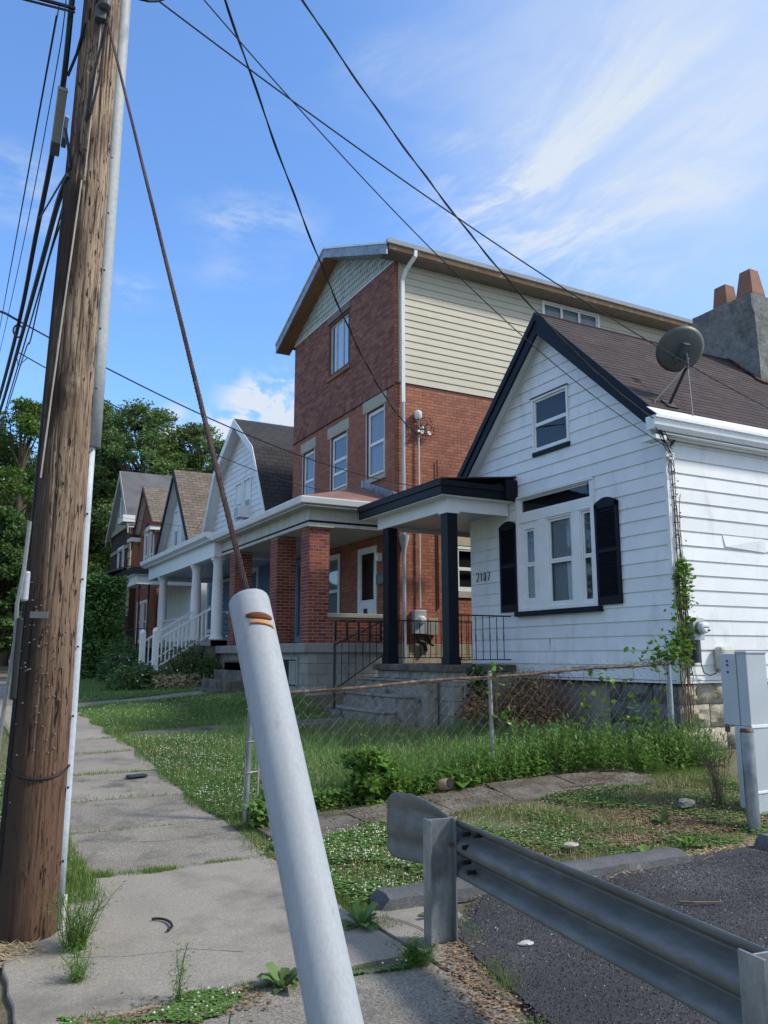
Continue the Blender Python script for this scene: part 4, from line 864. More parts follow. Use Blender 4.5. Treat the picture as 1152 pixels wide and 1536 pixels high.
# upper windows
for (a, b, c, d_), rr in zip(wins2, ((.42,), (.3, .55), (.5,))):
    window(BF, bh, a+.04, b-.04, c+.05, d_, .06, rails=rr, back=CURTD if a > 16 else CURT, recess=.05, proud=.01)
    [BF.box(MB(), q, q+.05, c, d_, -.08, .006).build('window_jamb', WGREY, bh) for q in (a, b-.05)]
    mb = MB(); BF.box(mb, a-.05, b+.05, c-.07, c+.04, -.05, .05); mb.build('stone_sill', LIME, bh, bevel=.008)
for (a, b, c, d_) in lint: mb = MB(); BF.box(mb, a, b, c, d_, -.02, .025); mb.build('stone_lintel', LIME, bh, bevel=.01)
window(BF, bh, 17.38, 18.6, 8.74, 10.2, .07, rails=(), vbars=(.35, .72), gm=GLASSB, fm=mat('almond_frame', (.50, .46, .36), .6), back=DARKIN, recess=.05, proud=.02)
mb = MB(); BF.box(mb, 17.28, 18.68, 8.62, 8.72, -.02, .05); mb.build('brick_sill', BRICKD, bh, bevel=.01)
mb = MB(); BF.box(mb, 17.30, 18.68, 10.22, 10.42, -.02, .03); mb.build('wood_header', mat('weathered_header', (.20, .15, .13), .85, var=.2), bh, bevel=.005)
# belt ledge
mb = MB(); BF.box(mb, BY0, BY1, 7.497, 7.51, .0, .03); mb.build('belt_ledge', DARKIN, bh)
# fish-scale gable
mb = MB(); BF.box(mb, BY0-.0, BY1, 10.42, 10.46, -.02, .03); mb.build('gable_sill', WTRIM, bh)
fish = []; r = 0
for z in np.arange(10.46, 12.0, .155):
    for y in np.arange(BY0+(0 if r % 2 else .07), BY1, .14):
        if abs(y-BC) < (11.86-z)/.43: fish.append((y, z))
    r += 1
pr = [(-.066, .19), (-.066, .035), (-.045, .0), (0, -.022), (.045, 0), (.066, .035), (.066, .19)]
fmb = MB(); fmb.prism([(0, a, b) for a, b in pr], (.012, 0, 0)); fme = bpy.data.meshes.new('scale_shingle'); fme.from_pydata(fmb.v, [], fmb.f); fme.materials.append(FISH); frest = MB()
fish.sort(key=lambda q: camdist((BX, q[0], q[1])))
for i, (y, z) in enumerate(fish):
    if i < 300: o = link('scale_shingle', fme, bh, None, None, (BX-.034-rnd.uniform(0, .004), y, z)); o.rotation_euler = (0, R(7), 0)
    else: frest.prism([(BX-.03, y+a, z+b) for a, b in pr], (.012, 0, 0))
if frest.v: frest.build('scale_shingles', FISH, bh, 'stuff')
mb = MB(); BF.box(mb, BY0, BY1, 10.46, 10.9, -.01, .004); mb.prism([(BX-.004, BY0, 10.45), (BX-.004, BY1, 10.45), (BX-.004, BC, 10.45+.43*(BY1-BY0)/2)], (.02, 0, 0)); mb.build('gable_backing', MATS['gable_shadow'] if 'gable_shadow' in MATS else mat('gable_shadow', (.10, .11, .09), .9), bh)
# roof with overhang
rx = BX-.42; ov = .44
def bz(y): return 12.05-.43*abs(y-BC)
mb = MB()
for ye in (BY0-ov, BY1+ov): mb.prism([(rx, BC, bz(BC)), (rx, ye, bz(ye)), (rx, ye, bz(ye)-.06), (rx, BC, bz(BC)-.06)], (19.3-rx, 0, 0))
mb.build('roof', ROOFD, bh)
for ye in (BY0-ov, BY1+ov):
    mb = MB(); mb.prism([(rx-.02, BC, bz(BC)-.03), (rx-.02, ye, bz(ye)-.03), (rx-.02, ye, bz(ye)-.27), (rx-.02, BC, bz(BC)-.27)], (.04, 0, 0)); mb.build('barge_board', GALV, bh, bevel=.004)
    mb = MB(); mb.prism([(rx-.05, BC, bz(BC)+.01), (rx-.05, ye, bz(ye)+.01), (rx-.05, ye, bz(ye)-.035), (rx-.05, BC, bz(BC)-.035)], (.04, 0, 0)); mb.build('drip_edge', WTRIM, bh)
    yq = max(ye, BY0-.02); mb = MB(); mb.prism([(rx+.02, BC, bz(BC)-.24), (rx+.02, yq, bz(yq)-.24), (rx+.02, yq, bz(yq)-.26), (rx+.02, BC, bz(BC)-.26)], (.40, 0, 0)); mb.build('soffit', SOFF if ye > BC else GALV, bh)
ye = BY0-ov; ez = bz(ye)
mb = MB(); mb.prism([(rx-.02, ye, ez-.03), (rx-.02, ye-.08, ez-.02), (rx-.02, ye-.10, ez+.07), (rx-.02, ye+.02, ez+.07), (rx-.02, ye+.02, ez-.05)], (10.9, 0, 0)); mb.build('gutter', ALUG, bh)
mb = MB(); mb.box(rx+.05, 19.2, ye-.01, ye+.025, ez-.13, ez-.03); mb.build('wood_fascia', WOODE, bh)
mb = MB(); mb.box(rx+.05, 19.2, ye+.03, BY0, ez-.15, ez-.13); mb.build('eave_soffit', mat('grey_soffit', (.22, .20, .17), .8, var=.1), bh)
clap(BS, bh, 7.59, 10.62, .168, lambda z: (BX+.13, 19), [(12.6, 14.5, 9.85, 10.5)], CREAM, maxd=.02, gap=.004)
mb = MB(); BS.box(mb, BX+.105, BX+.14, 7.58, 10.62, 0, .03); mb.build('corner_board', CREAM, bh)
window(BS, bh, 12.6, 14.5, 9.85, 10.42, .06, rails=(), vbars=(.33, .66), back=CURT, proud=.03)
w = window(BS, bh, 9.88, 10.95, 3.0, 4.0, .06, rails=(.5,), back=DARKIN, proud=.02); mb = MB(); BS.box(mb, 9.8, 11.0, 4.02, 4.22, 0, .03); mb.build('stone_lintel', mat('cream_lintel', (.48, .42, .28), .8), bh); mb = MB(); BS.box(mb, 9.84, 10.98, 2.86, 3.0, 0, .04); mb.build('stone_sill', LIME, bh)
# downspout
mb = MB(); X_ = BX+.17; y_ = BY0-.09
mb.tube([(X_+.12, ye-.03, ez-.02), (X_+.12, ye-.02, ez-.16), (X_+.02, BY0-.2, ez-.42), (X_, y_, ez-.62), (X_, y_, 7.1)], .055, 4); mb.build('downspout', GUTW, bh, smooth=False)
mb = MB(); mb.tube([(X_, y_, 7.12), (X_, y_, 6.0), (X_, y_, 4.5), (X_, y_, 1.0)], .042, 8); mb.build('downspout', ALUG, bh, smooth=True)
mb = MB(); mb.lathe((X_, y_, 3.72), [(.045, 0), (.05, .1), (.11, .34), (.12, .42)], 10); mb.build('rain_head', ALUG, bh, smooth=True)
# service mast and meters
sm = thing('service_mast', 'electric service mast with weatherhead and coiled wires on the brick side wall', 'service mast', (8.93, 15, 4))
mb = MB(); mb.tube([(8.93, 15.0, 6.85), (8.93, 15.0, 2.6)], .022, 8); mb.build('conduit', WIREW, sm, smooth=True)
mb = MB(); mb.lathe((8.90, 14.97, 6.86), [(.05, -.1), (.085, -.06), (.09, .06), (.06, .09)], 12); mb.build('weatherhead', GUTW, sm, smooth=True)
mb = MB()
for i in range(6):
    cx, cz, r_ = 8.88+rnd.uniform(-.15, .3), 6.6+rnd.uniform(-.12, .08), rnd.uniform(.07, .16)
    mb.tube([(cx+r_*math.cos(a), 14.95+rnd.uniform(-.04, .04), cz+r_*math.sin(a)) for a in [k*math.pi/6 for k in range(13)]], .009, 5)
mb.build('wire_coil', WIRE, sm)
mb = MB()
for i in range(6): mb.obox((8.98+rnd.uniform(-.1, .2), 14.95, 6.55+rnd.uniform(-.12, .12)), (.03, 0, 0), (0, .02, 0), (0, 0, .025))
mb.build('connector', GUTW, sm)
mb = MB(); mb.tube([(9.42, 15.03, 5.9), (9.42, 15.03, 5.1), (9.37, 15.03, 5.0)], .014, 5); mb.tube([(9.30, 15.0, 5.25), (9.40, 14.98, 5.1), (9.30, 14.98, 4.95)], .02, 5); mb.tube([(9.42, 15.04, 5.2), (9.42, 15.04, 2.6)], .018, 6); mb.build('wall_conduit', IRON, sm)
mt = thing('meter_cabinet', 'pair of grey utility meter boxes on the brick side wall behind the porch railing', 'electric meter', (8.95, 15, 2.3))
mb = MB(); mb.box(8.74, 9.03, 14.90, 15.05, 2.05, 2.55); mb.build('meter_box', ALUG, mt, bevel=.01)
mb = MB(); cc = Vector((8.89, 14.9, 2.34)); mb.tube([cc, cc-Vector((0, .07, 0)), cc-Vector((0, .10, 0))], [.09, .085, .05], 18); mb.build('meter_dial', GUTW, mt, smooth=True)
mb = MB(); mb.box(9.08, 9.33, 14.92, 15.05, 2.03, 2.38); mb.build('side_box', mat('tan_box', (.30, .28, .22), .6), mt, bevel=.01)
mb = MB(); mb.tube([(8.85, 14.98, 2.05), (8.87, 14.96, 1.9), (9.0, 14.95, 1.86), (9.04, 14.96, 1.7)], .045, 8); mb.tube([(9.1, 14.96, 2.0), (9.14, 14.95, 1.85), (9.22, 14.95, 1.82)], .035, 8); mb.build('meter_pipe', IRON, mt, smooth=True)
# ------------------------------------------------------------------ houses farther along the street
def gable_house(name, label, X, y0, y1, yp, zeave, zpeak, wallm, roofm, trimm, depth=12, over=.35, kink=None, basez=.6, side=.3, sid=None, trimw=.22, framez=None):
    h = thing(name, label, 'house', (X, (y0+y1)/2, basez)); Fc = Face('F', X)
    mb = MB(); mb.box(X, X+depth, y0, y1, basez-.6, zeave)
    pr_ = [(y0, zeave)]+([(kink[0], kink[1])] if kink else [])+[(yp, zpeak)]+([(kink[2], kink[3])] if kink else [])+[(y1, zeave)]
    mb.prism([(X, y, z-.03) for y, z in pr_], (depth, 0, 0)); mb.build('wall', wallm, h)
    xo = X-over
    def ext(pts):
        (ya, za), (yb, zb) = pts[0], pts[1]; k = (zb-za)/(yb-ya); pts = [(ya-side, za-side*k)]+pts[1:]
        (ya, za), (yb, zb) = pts[-1], pts[-2]; k = (zb-za)/(yb-ya); return pts[:-1]+[(ya+side, za+side*k)]
    pe = ext(pr_); mb = MB()
    for (a, b) in zip(pe, pe[1:]): mb.prism([(xo, a[0], a[1]+.08), (xo, b[0], b[1]+.08), (xo, b[0], b[1]), (xo, a[0], a[1])], (depth+over+.2, 0, 0))
    mb.build('roof', roofm, h)
    for (a, b) in zip(pe, pe[1:]):
        mb = MB(); mb.prism([(xo-.03, a[0], a[1]+.06), (xo-.03, b[0], b[1]+.06), (xo-.03, b[0], b[1]-trimw), (xo-.03, a[0], a[1]-trimw)], (.05, 0, 0)); mb.build('rake_board', trimm, h)
        mb = MB(); mb.prism([(xo+.02, a[0], a[1]-.02), (xo+.02, b[0], b[1]-.02), (xo+.02, b[0], b[1]-.05), (xo+.02, a[0], a[1]-.05)], (over-.02, 0, 0)); mb.build('soffit', WTRIM, h)
    def ur(z):
        lo, hi = y0, y1
        for (a, b) in zip(pr_, pr_[1:]):
            if min(a[1], b[1]) <= z <= max(a[1], b[1]) and abs(a[1]-b[1]) > 1e-6:
                y = a[0]+(b[0]-a[0])*(z-a[1])/(b[1]-a[1])
                if y < yp: lo = max(lo, y)
                else: hi = min(hi, y)
        return (lo+.02, hi-.02)
    return h, Fc, ur
GHX = 8.45
gh, GF, gur = gable_house('gambrel_house', 'white sided gambrel roof house with columned porch and white stair rails', GHX, 22.45, 29.3, 25.75, 5.7, 9.42, WHITE, ROOFD, WTRIM, kink=(23.75, 8.02, 27.9, 8.02), side=.12, over=.36)
gh_holes = [(24.75, 25.55, 5.95, 7.4), (25.65, 26.45, 5.95, 7.4)]
clap(GF, gh, 5.75, 9.4, .19, gur, gh_holes, WHITE, maxd=.02)
for (a, b, c, d_) in gh_holes: window(GF, gh, a, b, c, d_, .08, back=DARKIN, proud=.05)
mb = MB(); mb.box(GHX-.4, GHX, 24.85, 25.35, 6.0, 6.38); a_ = mb.build('air_conditioner', GUTW, gh, bevel=.01)
mb = MB(); mb.box(GHX-.41, GHX-.40, 24.9, 25.3, 6.05, 6.33); mb.build('grille', ALUG, a_)
mb = MB(); GF.box(mb, 24.65, 26.55, 5.82, 5.92, 0, .1); mb.build('window_sill', WTRIM, gh)
clap(GF, gh, 1.9, 5.6, .19, lambda z: (22.5, 29.25), [], mat('blue_siding', (.10, .19, .30), .6, var=.06, bump=.05), maxd=.015)
window(GF, gh, 23.9, 24.9, 2.4, 4.3, .1, back=CURTD, proud=.05); window(GF, gh, 26.6, 27.6, 2.0, 4.2, .1, back=DARKIN, proud=.05, name='door'); window(GF, gh, 28.4, 29.4, 2.4, 4.3, .1, back=CURTD, proud=.05)
# porch
mb = MB(); mb.prism([(6.0, 20.9, 4.78), (GHX, 20.9, 5.45), (GHX, 20.9, 5.40), (6.0, 20.9, 4.70)], (0, 8.0, 0)); mb.build('porch_roof', mat('dark_red_roof', (.07, .035, .035), .9, var=.2), gh)
mb = MB(); mb.prism([(5.98, 20.85, 4.62), (5.88, 20.85, 4.70), (5.86, 20.85, 4.82), (5.99, 20.85, 4.82)], (0, 8.1, 0)); mb.box(5.99, GHX, 20.82, 20.88, 4.6, 4.82); mb.build('porch_gutter', WTRIM, gh)
mb = MB(); mb.box(6.15, 6.40, 20.95, 28.8, 4.18, 4.62); mb.box(6.40, GHX, 20.95, 21.1, 4.18, 4.62); mb.box(6.4, GHX, 28.6, 28.8, 4.18, 4.62); mb.build('porch_frieze', WTRIM, gh, bevel=.01)
mb = MB(); mb.box(6.3, GHX, 21.05, 28.7, 4.3, 4.33); mb.build('porch_ceiling', GREYP, gh)
mb = MB(); mb.box(5.98, 6.16, 20.9, 28.85, 4.6, 4.62); mb.build('porch_soffit', WTRIM, gh)
mb = MB(); mb.box(6.1, GHX, 20.95, 28.9, 1.86, 2.02); mb.build('porch_deck', CONCP, gh)
mb = MB(); mb.box(6.2, GHX, 21.1, 28.8, .3, 1.86); mb.build('porch_base', CONCS, gh)
COLp = [(6.35, 21.2), (6.35, 23.3), (6.35, 27.4)]
for i, (x, y) in enumerate(COLp):
    mb = MB(); mb.lathe((x, y, 2.02), [(.19, 0), (.19, .06), (.16, .10), (.145, .16), (.15, 1.0), (.125, 1.98), (.15, 2.03), (.16, 2.08), (.19, 2.10), (.19, 2.17)], 16); mb.build('porch_column', WTRIM, gh, smooth=True)
mb = MB(); mb.box(6.12, 6.6, 20.95, 21.45, 1.0, 2.02); mb.build('pedestal', CONCS, gh, bevel=.02)
def picket(a, b, za, zb, n, parent, h=.78):
    d = Vector((b[0]-a[0], b[1]-a[1], zb-za)); mb = MB()
    mb.tube([(*a, za+h), (*b, zb+h)], .035, 4); r = mb.build('white_railing', WTRIM, parent)
    mb = MB(); mb.tube([(*a, za+.1), (*b, zb+.1)], .025, 4); mb.build('lower_rail', WTRIM, r)
    for i in range(1, n):
        t = i/n; mb = MB(); x, y, z = a[0]+d.x*t, a[1]+d.y*t, za+d.z*t; mb.box(x-.015, x+.015, y-.015, y+.015, z+.1, z+h); mb.build('baluster', WTRIM, r)
    return r
picket((6.2, 21.3), (4.85, 21.25), 2.05, 1.22, 13, gh); picket((6.2, 23.1), (4.9, 23.05), 2.05, 1.22, 11, gh); picket((6.35, 23.6), (6.35, 27.2), 2.02, 2.02, 20, gh, .7); picket((6.6, 21.15), (8.3, 21.15), 2.02, 2.02, 11, gh, .7)
for (x, y) in ((4.8, 21.25), (4.85, 23.05)): mb = MB(); mb.box(x-.07, x+.07, y-.07, y+.07, .8, 2.22); mb.lathe((x, y, 2.2), [(.09, 0), (.09, .04), (.06, .1), (.01, .12)], 8); mb.build('newel_post', WTRIM, gh)
for i in range(6): mb = MB(); mb.box(4.9+i*.22, 6.25, 21.4, 22.95, .7, 1.0+i*.17+.02); mb.build('step', CONCS, gh, bevel=.015)
# taupe roof house
th, TF, tur = gable_house('steep_gable_house', 'narrow white house with steep taupe shingle roof and black rake boards', 8.3, 30.3, 36.2, 33.2, 5.7, 9.15, WHITE, ROOFB, BLACKT, side=.25, over=.38, trimw=.26)
clap(TF, th, 5.7, 9.0, .2, tur, [(32.1, 33.0, 5.9, 7.7), (33.4, 34.3, 5.9, 7.7)], WHITE, maxd=.02)
for a in (32.1, 33.4): window(TF, th, a, a+.9, 5.9, 7.7, .12, back=DARKIN, proud=.05)
mb = MB(); mb.prism([(6.0, 30.9, 4.78), (8.3, 30.9, 5.5), (8.3, 30.9, 5.42), (6.0, 30.9, 4.70)], (0, 6.4, 0)); mb.build('porch_roof', ROOFD, th)
mb = MB(); mb.box(5.98, 6.06, 30.85, 37.4, 4.62, 4.86); mb.box(6.06, 8.3, 30.85, 30.92, 4.62, 4.86); mb.build('porch_fascia', BLACKT, th)
mb = MB(); mb.box(6.2, 6.35, 31.05, 37.2, 4.25, 4.62); mb.box(6.35, 8.3, 31.05, 31.15, 4.25, 4.62); mb.build('porch_frieze', WTRIM, th)
mb = MB(); mb.box(6.06, 8.3, 30.92, 37.3, 4.58, 4.62); mb.build('porch_ceiling', WTRIM, th)
for (x, y) in ((6.35, 31.2), (6.7, 31.2), (6.35, 34.0), (6.35, 36.9)): mb = MB(); mb.box(x-.03, x+.03, y-.03, y+.03, 1.8, 4.3); mb.build('iron_post', IRON, th)
mb = MB(); mb.box(6.1, 8.3, 31, 37.2, .5, 1.8); mb.build('porch_base', CONCS, th)
mb = MB(); mb.tube([(6.35, 31.2, 2.6), (6.35, 37, 2.6)], .02, 4); mb.tube([(6.35, 31.2, 2.6), (8.2, 31.2, 2.6)], .02, 4); mb.build('iron_railing', IRON, th)
for i in range(24): mb = MB(); y = 31.3+i*.24; mb.tube([(6.35, y, 1.8), (6.35, y, 2.6)], .01, 4); mb.build('baluster', IRON, th)
# red trimmed brick house
BRF = mat('far_orange_brick', (.27, .095, .055), .9, var=.15, fvar=.3, fscale=12, bump=.2); BRFD = mat('far_dark_brick', (.075, .035, .03), .9, var=.15, fvar=.3, fscale=12, bump=.2)
rh, RF_, _ = gable_house('red_trimmed_house', 'small orange brick house with dark red bargeboards and a taupe gable roof', 8.3, 37.1, 41.6, 39.75, 7.4, 9.68, BRF, ROOFB, REDT, side=.25, over=.28, trimw=.2)
for a in (37.9, 39.1): window(RF_, rh, a, a+.85, 5.2, 7.4, .14, back=CURTD, proud=.06); mb = MB(); RF_.box(mb, a-.1, a+.95, 7.4, 7.62, 0, .08); mb.build('stone_lintel', LIME, rh)
window(RF_, rh, 38.6, 39.6, 2.2, 4.2, .14, back=CURTD, proud=.06); window(RF_, rh, 39.9, 40.9, 2.2, 4.2, .14, back=CURTD, proud=.06)
mb = MB(); mb.box(7.8, 8.35, 36.7, 37.6, 7.2, 7.4); mb.build('eave_return', WTRIM, rh); MB().box(7.8, 8.35, 41.1, 41.9, 7.2, 7.4).build('eave_return', WTRIM, rh); MB().box(7.75, 8.35, 36.65, 37.65, 7.4, 7.55).build('return_cap', REDT, rh); MB().box(7.75, 8.35, 41.1, 41.95, 7.4, 7.55).build('return_cap', REDT, rh)
# quoined brick house
qh, QF, _ = gable_house('quoined_house', 'old dark brick house with cream stone quoins and large grey roof', 8.15, 42.5, 48.3, 45.3, 8.5, 11.55, BRFD, ROOFG, WGREY, side=.35, over=.28, trimw=.35, depth=16)
for k in range(12): mb = MB(); w_ = .62 if k % 2 else .42; QF.box(mb, 42.47, 42.47+w_, 3.6+k*.42, 3.98+k*.42, .0, .07); mb.build('quoin', mat('cream_quoin', (.50, .43, .30), .8, var=.12, bump=.2) if 'cream_quoin' not in MATS else MATS['cream_quoin'], qh)
mb = MB(); QF.box(mb, 42.5, 48.3, 8.25, 8.5, 0, .12); QF.box(mb, 43.3, 48.2, 7.15, 7.35, 0, .06); mb.build('belt_course', MATS['cream_quoin'], qh); mb = MB(); mb.box(7.6, 8.2, 42.2, 43.5, 8.35, 8.7); mb.build('eave_return', WTRIM, qh)
mb = MB(); mb.prism([(8.14, 42.8, 8.55), (8.14, 48.0, 8.55), (8.14, 45.3, 11.2)], (-.03, 0, 0)); mb.build('gable_panel', mat('cream_gable', (.45, .43, .36), .8, var=.1), qh)
window(QF, qh, 44.3, 45.9, 4.7, 7.4, .16, rails=(.5,), vbars=(.5,), back=CURTD, proud=.08); window(QF, qh, 44.8, 45.8, 9.0, 10.2, .16, back=DARKIN, proud=.08)
mb = MB(); mb.prism([(6.2, 43.4, 5.55), (8.2, 43.4, 6.25), (8.2, 43.4, 6.15), (6.2, 43.4, 5.45)], (0, 6.6, 0)); mb.build('porch_roof', ROOFG, qh)
mb = MB(); mb.box(6.1, 6.3, 43.3, 50.1, 5.2, 5.5); mb.box(6.3, 8.15, 43.3, 43.5, 5.2, 5.5); mb.build('porch_fascia', WTRIM, qh)
mb = MB(); mb.box(6.4, 8.15, 43.6, 49.9, 1.3, 5.2); mb.build('porch_wall', MATS['cream_quoin'], qh)

# ------------------------------------------------------------------ vegetation
def leaf_cards(P, size, up=.3, elong=1.6, seed=0, aspect=None):
    """one bent leaf (2 triangles folded on its midrib) per point, random orientation"""
    r = np.random.RandomState(seed); n = len(P)
    d = r.normal(size=(n, 3)); d[:, 2] = d[:, 2]*.6+up*0; d /= np.linalg.norm(d, axis=1)[:, None]
    a = r.normal(size=(n, 3)); a[:, 2] += up*2; s = np.cross(d, a); s /= np.linalg.norm(s, axis=1)[:, None]+1e-9
    nn = np.cross(d, s); L_ = (r.uniform(.6, 1.2, n)*size)[:, None]; W_ = L_/elong
    V = np.stack([P, P+d*L_*.5+s*W_*.5+nn*W_*.15, P+d*L_, P+d*L_*.5-s*W_*.5+nn*W_*.15], 1)
    b = np.arange(n)[:, None]*4; F_ = b+np.array([[0, 1, 2, 3]]); return V.reshape(-1, 3), F_
def clump_points(centres, radii, per, seed, flat=.75):
    r = np.random.RandomState(seed); out = []
    for c, q in zip(centres, radii):
        v = r.normal(size=(per, 3)); v /= np.linalg.norm(v, axis=1)[:, None]; v *= (r.uniform(0, 1, per)**.45)[:, None]*q; v[:, 2] *= flat; out.append(v+c)
    return np.concatenate(out)
TREE_N = 0
def tree(x, y, h, w, m, label, group, leaf=.32, nclump=70, per=110, crown0=.25, seed=1, style=0, name='broadleaf_tree', base=None):
    z = g1(x, y) if base is None else base; t = thing(name, label, 'tree', (x, y, z), group)
    r = np.random.RandomState(seed); mb = MB(); lean = r.uniform(-.06, .06, 2)
    mb.tube([(x, y, z-.3), (x+lean[0]*h*.4, y+lean[1]*h*.4, z+h*.4), (x+lean[0]*h, y+lean[1]*h, z+h*.86)], [h*.022, h*.015, h*.004], 8)
    C = []; Q = []
    for i in range(nclump):
        f = crown0+(1-crown0)*r.uniform(0, 1)**.85; prof = math.sin(math.pi*min(1, (f-crown0)/(1-crown0)*.80+.17))**.7
        a = r.uniform(0, 6.283); rad = w*.5*prof*(r.uniform(.25, 1)**.5)
        c = np.array([x+lean[0]*h*f+math.cos(a)*rad, y+lean[1]*h*f+math.sin(a)*rad, z+h*f*.97]); C.append(c); Q.append(w*r.uniform(.075, .15)*(1 if style == 0 else .95))
        if i % 3 == 0:
            f0 = max(.12, f-.22); mb.tube([(x+lean[0]*h*f0, y+lean[1]*h*f0, z+h*f0), tuple((c+np.array([x, y, z+h*f0]))/2+np.array([0, 0, -.02*h])), tuple(c)], [h*.007, h*.004, h*.0015], 5)
    mb.build('trunk', BARK, t)
    P = clump_points(C, Q, per, seed+5, .62 if style == 0 else .5)
    V_, F_ = leaf_cards(P, leaf, .5, 1.7, seed+9); npmesh('crown', V_, F_, m, t)
    return t
BG = 'trees on the hill behind the houses'
def at(px, D): # world x,y of an image column at a distance (used once to place the wood behind the houses)
    u = (px-576)/1219.354; s_, c_ = math.sin(YAW), math.cos(YAW); return (D*(s_+c_*u), D*(c_-s_*u))
for i, (px, ytop, D, w, m, lab) in enumerate([
  (205, 588, 60, 9, LEAF1, 'tall feathery locust rising highest above the quoined house'), (140, 592, 63, 8, LEAF1, 'tall locust just right of the utility pole'), (258, 655, 64, 7, LEAF2, 'lower dark tree between the two tall locusts'),
  (298, 616, 62, 8, LEAF1, 'tall locust above the steep taupe roof'), (340, 655, 66, 7, LEAF1, 'yellowish tree crown left of the gambrel gable'), (385, 690, 66, 9, LEAF2, 'dark tree mostly hidden behind the gambrel roof'),
  (235, 700, 70, 13, LEAF2, 'broad dark tree filling the gap behind the locusts'), (165, 690, 66, 9, LEAF2, 'dark bushy tree beside the pole above the hedge'), (138, 745, 62, 7, LEAF3, 'light green young tree between the pole and the quoined house'),
  (85, 640, 66, 9, LEAF2, 'dark tree behind the utility pole'), (12, 588, 42, 5.6, LEAF3, 'bushy green tree at the left edge of the photo'), (-40, 610, 44, 8, LEAF2, 'dark tree cut by the left edge of the photo'), (48, 700, 60, 5, LEAF3, 'small dark tree low behind the pole'),
  (0, 760, 36, 3.6, LEAF2, 'shaded lower tree at the far left'), (440, 760, 75, 14, LEAF2, 'dark tree hidden behind the brick house'), (310, 740, 72, 13, LEAF2, 'broad dark tree behind the gambrel house')]):
    x, y = at(px, D); ztop = 1.6+(983-ytop)*D/1219; zb = max(g1(x, y), 1.0)
    tree(x, y, ztop-zb, w*1.12, m, lab, BG, leaf=.27 if D > 45 else .2, nclump=150, per=230, seed=20+i, style=0 if m is not LEAF1 else 1, crown0=.12, base=zb)
wood = []
r_ = np.random.RandomState(3); C = []; Q = []
for i in range(420):
    px = r_.uniform(-150, 480); D = r_.uniform(74, 88); x, y = at(px, D); C.append(np.array([x, y, r_.uniform(1, 19)])); Q.append(r_.uniform(1.2, 2.4))
P = clump_points(C, Q, 110, 31); V_, F_ = leaf_cards(P, .6, .4, 1.5, 5); tag(npmesh('far_wood', V_, F_, LEAF2, None, 'stuff'), 'dense dark wood filling the hillside behind the street', 'wood')
# trees across the street (seen only as reflections in the windows)
for i, (x, y, h, w) in enumerate(((-19, 3, 11, 8), (-20, 14, 13, 9), (-21, 26, 13, 9), (-19, -9, 11, 8), (-22, 39, 13, 10))):
    tree(x, y, h, w, LEAF2, ['broad tree across the street opposite the parking lot', 'tall tree across the street opposite the white house', 'tree across the street opposite the brick house', 'tree across the street behind the camera', 'tree across the street opposite the gambrel house'][i], 'trees across the street', leaf=.5, nclump=70, per=60, seed=90+i, base=0)
# hedge and shrubs
def bush(name, label, cat, box, m, n, leaf, seed, group=None, boxy=True, stems=True, jag=.12):
    x0, x1, y0, y1, z0, z1 = box; r = np.random.RandomState(seed); t = thing(name, label, cat, ((x0+x1)/2, (y0+y1)/2, z0), group)
    if boxy:
        P = r.uniform(0, 1, (n, 3)); ax = r.randint(0, 5, n); e = 1-(r.uniform(0, 1, n)**2)*.16
        P[ax == 0, 0] = (1-e)[ax == 0]; P[ax == 1, 0] = e[ax == 1]; P[ax == 2, 1] = (1-e)[ax == 2]; P[ax == 3, 1] = e[ax == 3]; P[ax == 4, 2] = e[ax == 4]
        q = P*2-1; rr = np.maximum(np.abs(q[:, 0])**5+np.abs(q[:, 1])**5, .0001)**.2; 
        P = np.stack([x0+(x1-x0)*P[:, 0], y0+(y1-y0)*P[:, 1], z0+(z1-z0)*P[:, 2]], 1)
        P += (np.sin(P*2.9+seed)*jag+np.sin(P[:, [1, 2, 0]]*6.1)*jag*.5)
    else:
        v = r.normal(size=(n, 3)); v /= np.linalg.norm(v, axis=1)[:, None]; v *= (r.uniform(.3, 1, n)**.4)[:, None]; v *= (1+.22*np.sin(v[:, [1]]*5+seed)+.15*np.sin(v[:, [0]]*9+v[:, [2]]*7)); v[:, 2] = np.abs(v[:, 2])
        P = np.stack([(x0+x1)/2+v[:, 0]*(x1-x0)/2, (y0+y1)/2+v[:, 1]*(y1-y0)/2, z0+v[:, 2]*(z1-z0)], 1)
    V_, F_ = leaf_cards(P, leaf, .4, 1.7, seed+1); npmesh('foliage', V_, F_, m, t)
    mb = MB()
    for k in range(7): a = r.uniform(0, 6.28); mb.tube([((x0+x1)/2, (y0+y1)/2, z0-.1), ((x0+x1)/2+math.cos(a)*(x1-x0)*.2, (y0+y1)/2+math.sin(a)*(y1-y0)*.2, z0+(z1-z0)*.4), ((x0+x1)/2+math.cos(a)*(x1-x0)*.36, (y0+y1)/2+math.sin(a)*(y1-y0)*.36, z0+(z1-z0)*.75)], [.04, .025, .01], 5)
    mb.build('stems', BARK, t); return t
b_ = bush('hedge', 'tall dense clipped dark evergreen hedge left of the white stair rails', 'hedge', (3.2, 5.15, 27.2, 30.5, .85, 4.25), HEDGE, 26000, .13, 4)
mb = MB(); mb.box(3.7, 4.65, 27.8, 30.0, .8, 3.7); mb.build('shade_core', mat('hedge_core', (.008, .015, .006), .95), b_)  # solid box coloured near-black to stand in for shade between the leaves
bush('yew_shrub', 'brown green spreading shrub between the hedge and the white rails', 'shrub', (4.1, 5.4, 23.6, 26, .8, 1.9), LEAF2, 5000, .12, 6, None, False)
bush('rose_bush', 'flowering bush growing through the white stair rail', 'shrub', (4.9, 6.2, 20.4, 21.3, .8, 1.75), LEAF1, 3500, .08, 8, None, False)
